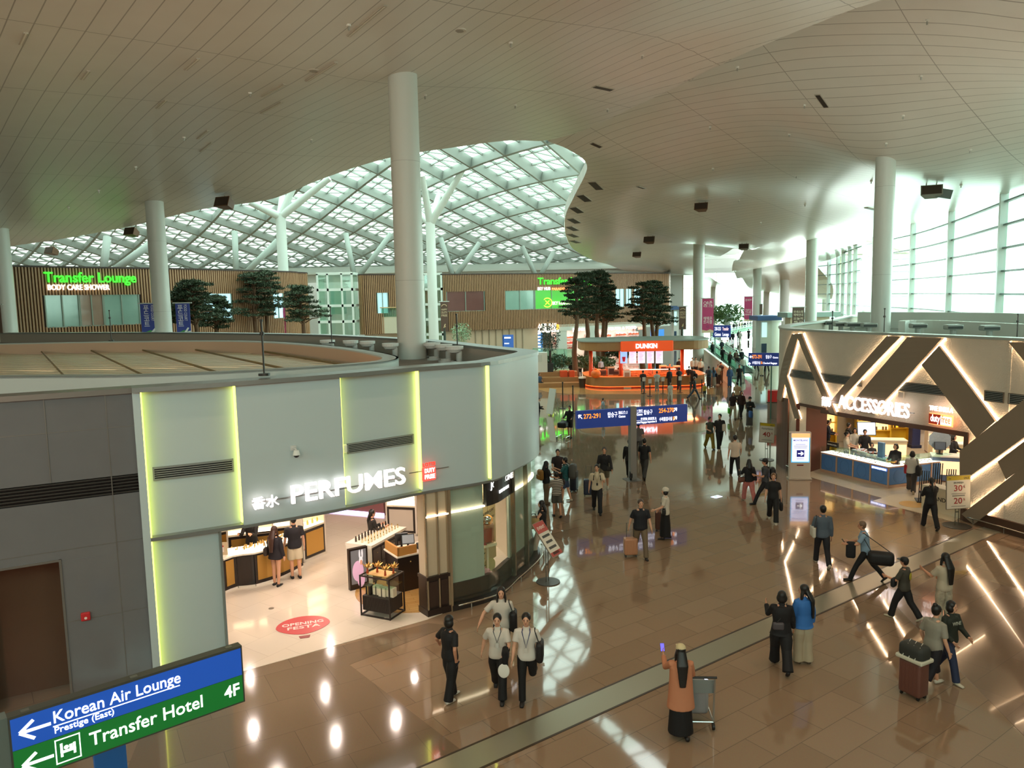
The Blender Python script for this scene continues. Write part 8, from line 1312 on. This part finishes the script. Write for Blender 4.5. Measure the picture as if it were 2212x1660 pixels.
Q = (('j1', 1531, 838, 10, 1.74, 'person in a blue shirt with a dark backpack right of the kiosk', '#2c4658', '#1f1f22', 'short'), ('j2', 1541, 836, -10, 1.62, 'person in a blue denim shirt and beige skirt beside the dark backpack', '#3f5878', '#8a7a6a', 'long'), ('j3', 1551, 832, 190, 1.7, 'person in a cream shirt and brown trousers right of the kiosk', '#c9b08c', '#4a4038', 'short'), ('j4', 1557, 826, 170, 1.72, 'person in a brown top behind the cream shirt', '#4a3228', '#5a5048', 'short'), ('j5', 1576, 836, 176, 1.66, 'person in blue denim with long black hair near the concourse', '#34507a', '#3a5a86', 'long'), ('j6', 1597, 834, 190, 1.78, 'tall person in black walking before the moving walkway', '#171315', '#161416', 'short'), ('j7', 1594, 806, 8, 1.74, 'person in black behind the tall one before the moving walkway', '#1a1616', '#202024', 'short'), ('j8', 1605, 810, 6, 1.7, 'person in a white hoodie and jeans before the moving walkway', '#c4ccc2', '#3f6068', 'short'),
     ('k1', 1634, 804, 0, 1.74, 'person in dark trousers left under the smaller blue gate sign', '#a9ab9a', '#15151c', 'short'), ('k2', 1645, 812, 4, 1.7, 'person in cream clothes under the smaller blue gate sign', '#c2bda4', '#c4bfa6', 'short'), ('k3', 1656, 804, 0, 1.74, 'person in black under the smaller blue gate sign', '#15161c', '#14151a', 'short'), ('k4', 1617, 734, 180, 1.74, 'person in black standing alone on the bright concourse', '#12161a', '#10141a', 'short'))
for kx, x, y, yw, h, lab, tpc, lc, hr in Q: P_(kx, x, y, yw, h, lab, tpc, lc, hr, pose='walk' if kx in ('j6', 'k1', 'k3') else 'stand', legs='skirt' if kx == 'j2' else 'pants', wide=1.15, sleeve=1 if kx in ('j8', 'k2', 'j5') else .5, shoe='#c9c2b6' if kx in ('j8', 'j3') else '#1a1816')
bag('j1', 1, 'back', '#26343c', 'dark backpack of the person in the blue shirt right of the kiosk', size=(.36, .2, .46)); bag('j2', 1, 'shoulder', '#1a1a22', 'dark bag of the person in the blue denim shirt', size=(.36, .14, .32))
WALK = ((1539, 770, 'first'), (1561, 784, 'second'), (1577, 797, 'third'), (1559, 764, 'fourth'), (1571, 764, 'fifth'), (1590, 792, 'sixth'), (1602, 790, 'seventh'), (1577, 742, 'eighth'), (1583, 742, 'ninth'), (1595, 738, 'tenth'), (1599, 740, 'eleventh'), (1559, 733, 'twelfth'))
LBL = ['person in black nearest the white column on the concourse', 'person in a black jacket leaning on the near walkway handrail', 'person with long hair at the end of the cream balustrade', 'person in dark clothes deep in the concourse crowd', 'person in white on the far side of the moving walkway', 'person in a brown shirt before the green glass balustrade', 'broad person in black beside the green glass balustrade', 'left one of a dark pair far along the concourse', 'right one of a dark pair far along the concourse', 'person in black far along the concourse beside the one in white', 'person in white far along the concourse', 'person in pale clothes under the pale blue gate sign']
for k, (x, y, _) in enumerate(WALK): P_('m%d' % k, x, y, (180, 180, 190, 0, 180, 10, 0, 0, 0, 180, 180, 0)[k], 1.72, LBL[k], ('#14181a', '#141618', '#2a2420', '#16242c', '#cfdcd4', '#6a5a4a', '#1c262a', '#15222a', '#14222c', '#1a2428', '#d2dcd2', '#a9c4bc')[k], ('#1a2024', '#1a1d20', '#2a2a28', '#1c262c', '#4a6a70', '#4a5a5c', '#222c30', '#1a262c', '#1a262c', '#24302f', '#c9d6cc', '#4a7a70')[k], 'long' if k == 2 else 'short', pose='stand', sleeve=1, lod=2)
for k, (x, y) in enumerate(((1637, 772), (1648, 772), (1661, 774))): P_('n%d' % k, x, y, 0, 1.72, ['person in a pale jacket left of two before the short white column', 'person in a pale jacket right of two before the short white column', 'person in a black dress and hat beside the short white column'][k], ('#aab4a4', '#b4bcae', '#15181c')[k], ('#23262a', '#4a4c4c', '#14161a')[k], 'short', pose='stand', sleeve=1, legs='pants' if k < 2 else 'skirt', lod=2, hat=('cap', '#15181c') if k == 2 else None)
SEAT = [(1585, 714), (1591, 713), (1597, 712), (1603, 711), (1609, 711), (1615, 710), (1621, 709), (1627, 708), (1633, 707), (1639, 706), (1645, 706)]
for k, (x, y) in enumerate(SEAT): P_('s%d' % k, x, y + 2, (0, 180, 90)[k % 3], 1.7, 'small distant person among the seated crowd at the end of the concourse', ('#22303a', '#8a9a94', '#15222a', '#b9c4bc', '#2c3a44')[k % 5], '#24323a', 'short', pose='stand', sleeve=1, lod=2, group='distant crowd at the end of the concourse')
# kiosk staff and guests behind
for k, (x, yd, c, lab) in enumerate(((1308, 65.2, '#e8642a', 'kiosk worker in orange bending over the machines'), (1283, 64.9, '#2a1714', 'dark haired kiosk worker behind the orange bag'), (1447, 66.0, '#f07028', 'kiosk worker in a bright orange shirt facing the queue'), (1340, 66.4, '#3a1a16', 'kiosk worker in dark red behind the menu boards'), (1406, 66.4, '#2c1a18', 'kiosk worker in black behind the light bar'))):
    p = atY(x, 800, yd); P_('w%d' % k, 0, 0, 180, 1.66, lab, c, '#2a2320', 'short', SKIN2, .5, pos=(p.x, p.y, 0), lean=18 if k == 0 else 0, lod=1)
for k, (x, yd, c, lab) in enumerate(((1496, 71.5, '#d6d0c4', 'guest in white left of two seated past the kiosk'), (1503, 71.5, '#cfc6b8', 'guest with a dark vest right of two seated past the kiosk'), (1514, 70.4, '#d2d2c4', 'guest in white sitting at the rounded kiosk end'), (1467, 71, '#2a2422', 'guest in dark clothes under the right kiosk post'), (1234, 72, '#2a2a2a', 'guest in black sitting behind the narrow orange cart'), (1253, 72, '#d9d4c8', 'guest in a cream shirt sitting behind the kiosk bin'), (1298, 72.5, '#c9cce0', 'guest in pale blue behind the kiosk machines'))):
    p = atY(x, 800, yd); P_('v%d' % k, 0, 0, 170 + 20 * (k % 2), 1.7, lab, c, '#2c2a2c', 'short', SKIN2, .6, pos=(p.x, p.y, 0), lod=2, pose='stand')
p = at(1161, 838, .0); P_('seat1', 0, 0, 150, 1.64, 'person in a blue shirt sitting on the wooden steps', '#3a5a78', '#17181c', 'bob', SKIN2, .5, pose='sit', pos=(p.x + .2, p.y + .4, 0.0), z=-.08, lod=1, shoe='#1c1c1c')
t = thing('bench', 'pale bench under the person sitting by the wooden steps', 'bench', (p.x + .2, p.y + .3, 0), .2); mb = MB(); mb.box(-.9, .9, -.25, .35, .28, .36); mb.build('seat', mat('#cfc8b8', .4), t); [MB().box(x - .05, x + .05, -.15, .25, 0, .28).build('leg', mat('#a9a294', .4), t) for x in (-.7, .7)]
# --- perfume shop
P_('p1', 599, 1266, 18, 1.63, 'bare legged shopper with long brown hair at the gold fronted counter', '#16121c', '#181420', 'vlong', SKIN2, 1, 'mini', '#14100f', 'stand', L=(6, 10, 20, 0), Rr=(-4, 10, 16, 0), wide=1.45, haircol='#3a221a'); bag('p1', -1, 'shoulder', '#2a1d18', 'dark brown bag of the long haired shopper', size=(.3, .12, .24))
P_('p2', 640, 1250, 334, 1.76, 'shopper in a black shirt and beige shorts at the gold fronted counter', '#15131a', '#cfc0a2', 'short', SKIN2, .5, 'shorts', '#15100f', 'stand', wide=1.3, hat=None, headpitch=-14)
q = CC.pos(q[2] + .5 if isinstance(q, list) else CC.L * .62, -1.15); P_('p3', 0, 0, 185, 1.66, 'shop assistant in black behind the gold fronted counter', '#14100f', '#14100f', 'tied', SKIN2, 1, pos=(q.x, q.y, 0), L=(40, 8, 70, 10), Rr=(40, 8, 70, 10), headpitch=-20)
a_ = at(790, 1248); P_('p4', 0, 0, 62, 1.62, 'shop assistant in a black suit with a ponytail behind the perfume bottle counter', '#17120f', '#15100f', 'ponytail', SKIN2, 1, pos=(a_.x + .05, a_.y + 1.0, 0), L=(20, 8, 85, 10), Rr=(20, 8, 85, 10))
# --- accessories shop
SH = ((1832, 34.4, 96, 'assistant in black standing at the pale counter by the shop computer', '#141113', 'short', .5), (1846, 33.0, 200, 'shopper in a dark head scarf and white coat at the boat shaped tray', '#cfc6b8', 'bob', 1), (1868, 32.6, 200, 'shopper in black beside the dark head scarf', '#17141a', 'short', 1), (1829, 32.2, 120, 'shopper in a pale top with tied hair at the boat shaped tray', '#cdbba4', 'tied', .5), (1884, 31.4, 200, 'child shopper in black behind the boat shaped tray', '#1c1a1e', 'bob', .5), (1936, 29.4, 230, 'assistant in black handing over a yellow cloth', '#17141c', 'bob', 1), (2060, 31.0, 150, 'assistant in black before the lit cream counter at the right', '#141114', 'bob', 1), (1788, 35.2, 120, 'person in navy at the frame of the shop opening', '#171a2c', 'short', 1))
for k, (x, yd, yw, lab, c, hr, sl_) in enumerate(SH):
    p = atY(x, 950, yd); P_('r%d' % k, 0, 0, yw, 1.3 if k == 4 else 1.64, lab, c, '#17151a', hr, SKIN2, sl_, pos=(p.x, p.y, 0), lod=1, L=(20, 8, 60, 10), Rr=(20, 8, 60, 10))
P_('r9', 1968, 1064, 30, 1.64, 'customer in a white shirt with a red bag at the short jewellery counter', '#c9c4ba', '#3a3434', 'bob', SKIN2, 1, shoe='#c9b496', pose='stride', wide=1.35, L=(40, 8, 50, 0)); bag('r9', 1, 'shoulder', '#15141a', 'black bag slung at the side of the customer in the white shirt', size=(.46, .22, .4), off=(0, -.08, 0)); bag('r9', -1, 'hand', '#b0202a', 'red paper bag carried by the customer in the white shirt', size=(.34, .12, .38), off=(0, 0, .1))
P_('r10', 2008, 1142, 8, 1.68, 'person in all black with a ponytail standing by the percent sign stand', '#0f0d0f', '#0e0c0e', 'ponytail', sleeve=1, shoe='#120f0e', pose='walk', L=(20, 10, 90, 10), Rr=(50, 14, 80, 0), wide=1.2)
mb = MB(); mb.rbox((0, 0, 0), (.3, .2, .02), .01); o = mb.build('yellow_cloth', mat('#d8a020', .6)); C_ = PEOPLE['r5']; o.matrix_world = C_['M'] @ Matrix.Translation(C_['arms'][-1][4] + Vector((.1, .1, 0))); tag(o, 'yellow cloth in the hands of the assistant in black', 'cloth')
# ================================================================== things on the ceiling
def ceil_hit(px, py, f, t0=10, t1=150):
    d = ray(px, py); t = t0
    while t < t1:
        p = CAM + d * t
        if p.z >= f(p.x, p.y): return p
        t += .1
    return CAM + d * 40
SPK = mat('#6a4a30', .5); SPK2 = mat('#8a8478', .5)
def speaker(px, py, f, label, s=.9, m=SPK, two=False):
    p = ceil_hit(px, py - 6, f); t = thing('ceiling_speaker', label, 'speaker', (p.x, p.y, p.z), R(-25)); zc = -.55 * s
    mb = MB(); mb.loft([[(x * w, y0, zc + zz * hh) for x, zz in ((-.5, -.5), (.5, -.5), (.5, .5), (-.5, .5))] for y0, w, hh in ((-.35 * s, 1.1 * s, .6 * s), (.35 * s, .6 * s, .4 * s))], 0, True, Matrix.Rotation(R(-20), 4, 'X')); mb.build('horn', m, t); mb = MB()
    mb.loft([[(x * w, y0, zc + zz * hh) for x, zz in ((-.5, -.5), (.5, -.5), (.5, .5), (-.5, .5))] for y0, w, hh in ((-.37 * s, .98 * s, .5 * s), (-.34 * s, .98 * s, .5 * s))], 0, True, Matrix.Rotation(R(-20), 4, 'X')); mb.build('front_grille', mat('#3a2a1e', .6), t)
    for x in (-.25 * s, .25 * s): mb = MB(); mb.tube([(x, 0, .1), (x, 0, zc + .1)], .03, 6); mb.build('bracket', mat('#9a948a', .4), t)
    if two: mb = MB(); mb.loft([[(x * w + .75 * s, y0, zc + .1 + zz * hh) for x, zz in ((-.5, -.5), (.5, -.5), (.5, .5), (-.5, .5))] for y0, w, hh in ((-.3 * s, .8 * s, .5 * s), (.35 * s, .5 * s, .4 * s))], 0, True, Matrix.Rotation(R(14), 4, 'Y')); mb.build('second_horn', mat('#5d6560', .5), t)
speaker(492, 428, fA, 'brown horn speaker under the ceiling edge above the pine trees', 1.0); speaker(290, 495, fA, 'brown horn speaker just left of the column between the blue banners', .9); speaker(117, 537, fA, 'brown horn speaker above the green lit lettering', .9)
speaker(1517, 442, fB, 'pale brown wedge speaker alone in the middle of the far ceiling', .9); speaker(1405, 515, fB, 'brown wedge speaker above the ceiling curve, second from the skylight', .9); speaker(1378, 549, fB, 'brown wedge speaker lowest on the ceiling curve', .9); speaker(2012, 403, fB, 'double grey speaker near the top of the window wall', .95, SPK2, True); speaker(1608, 531, fB, 'small grey speaker hanging by the ceiling slot', .8, SPK2)
def slot(px, py, f, label, L_, w, ang, c='#2a241e', lit=False):
    p = ceil_hit(px, py, f); e = .05; n = Vector((-(f(p.x + e, p.y) - f(p.x - e, p.y)) / (2 * e), -(f(p.x, p.y + e) - f(p.x, p.y - e)) / (2 * e), 1)).normalized(); d = Vector((math.cos(R(ang)), math.sin(R(ang)), 0)); d = (d - n * d.dot(n)).normalized(); y = n.cross(d)
    t = thing('ceiling_slot_vent' if not lit else 'linear_downlight', label, 'vent' if not lit else 'light'); t.matrix_world = Matrix(((d.x, y.x, n.x, p.x), (d.y, y.y, n.y, p.y), (d.z, y.z, n.z, f(p.x, p.y)), (0, 0, 0, 1))); mb = MB(); mb.box(-L_ / 2, L_ / 2, -w / 2, w / 2, -.03, .1); mb.build('frame', mat('#b9b2a4', .5), t); mb = MB(); mb.box(-L_ / 2 + .04, L_ / 2 - .04, -w / 2 + .04, w / 2 - .04, -.04, -.03); mb.build('diffuser' if lit else 'slot', mat(c, .5), t)
for k, (px, py) in enumerate(((1287, 401), (1262, 428), (1246, 454), (1240, 477), (1237, 494), (1238, 509), (1243, 522))): slot(px, py, fB, 'dark slot vent on the ceiling curve beside the skylight, ' + ['highest of the seven', 'second from the top', 'third from the top', 'fourth from the top', 'fifth from the top', 'sixth from the top', 'lowest of the seven'][k], 1.6, .62, 62)
for k, (px, py, f, lab) in enumerate(((1303, 190, fA, 'dark slot vent on the near ceiling above the ridge line'), (1776, 216, fB, 'dark slot vent on the far ceiling toward the window wall'), (1288, 312, fB, 'small dark slot vent just above the skylight tip'), (1385, 405, fB, 'small dark slot vent beside the wedge speaker'), (1880, 451, fB, 'thin dark slot vent before the roof column of the accessories shop'))): slot(px, py, f, lab, (1.1, 1.0, .8, .7, 1.2)[k], .3, 38)
LAB = ['short one nearest the top corner', 'second from the top corner', 'long one near the top of the near ceiling', 'short one left of the wide column', 'faint one beside the wide column top', 'faint one right of the near ceiling middle', 'small one above the brown horn speaker', 'small one near the ceiling edge', 'long faint one left of the wide column', 'short one over the stone wall']
for k, (px, py, l) in enumerate(((50, 82, 1.0), (184, 160, 1.0), (791, 43, 2.2), (414, 138, 1.3), (693, 155, 2.2), (590, 194, 2.0), (438, 290, 1.4), (446, 317, 1.6), (586, 232, 2.0), (349, 224, 1.2))): slot(px, py, fA, 'narrow unlit linear ceiling light, ' + LAB[k], l, .12, 130, '#d9d3c4', True)
dots = ((753, 53, fA), (540, 200, fA), (397, 295, fA), (1103, 91, fA), (1387, 117, fA), (1593, 144, fA), (918, 205, fA), (293, 360, fA), (672, 300, fA), (213, 410, fA), (148, 447, fA), (1113, 226, fA), (1312, 234, fA), (2003, 39, fB), (1990, 163, fB), (1738, 226, fB), (1951, 247, fB), (1705, 289, fB), (1534, 274, fB), (1914, 307, fB), (1720, 379, fB), (1540, 363, fB), (2096, 323, fB), (1882, 391, fB), (1739, 441, fB), (1596, 432, fB), (1643, 480, fB), (2076, 399, fB))
sp0 = None
for px, py, f in dots:
    p = ceil_hit(px, py, f); z = f(p.x, p.y)
    if sp0 is None:
        sp0 = thing('sprinkler_head', 'tiny white sprinkler head dotted over the plank ceiling', 'sprinkler', (0, 0, 0), 0, 'sprinkler heads of the plank ceiling'); mb = MB(); mb.cyl(0, 0, -.05, .02, .07, 10); mb.build('plate', mat('#e6e2d8', .4), sp0); mb = MB(); mb.cyl(0, 0, -.16, -.05, .03, 8); mb.build('nozzle', mat('#a9a59c', .3, .5), sp0); o = sp0
    else: o = copy_tree(sp0)
    o.location = (p.x, p.y, z)
for k, (px, py) in enumerate(((992, 65), (677, 152))): p = ceil_hit(px, py, fA); t = thing('ceiling_disc', ['round recessed disc in the near ceiling right of the wide column', 'round recessed disc in the near ceiling left of the wide column'][k], 'ceiling disc', (p.x, p.y, p.z)); mb = MB(); mb.cyl(0, 0, -.03, .2, .22, 24); mb.build('rim', mat('#d8d2c6', .5), t); mb = MB(); mb.cyl(0, 0, -.04, -.03, .14, 20); mb.build('cover', mat('#a39c90', .5), t)
# floor lights
for k, (px, py) in enumerate(((1548, 1074), (1519, 1478))): p = at(px, py); t = thing('floor_arrow_light', ['small lit square in the floor before the pink trousers', 'lit floor tile with a green arrow beside the pushed trolley'][k], 'floor light', (p.x, p.y, 0), .6); mb = MB(); mb.box(-.19, .19, -.12, .12, .004, .012); mb.build('panel', glow('#cfdcff', 2.2), t); mb = MB(); arrow(mb, -.1, 0, .2, .03, 0, Matrix.Translation((0, 0, .0125))); mb.build('arrow', mat('#1f9a8a', .4, 0, .6), t)
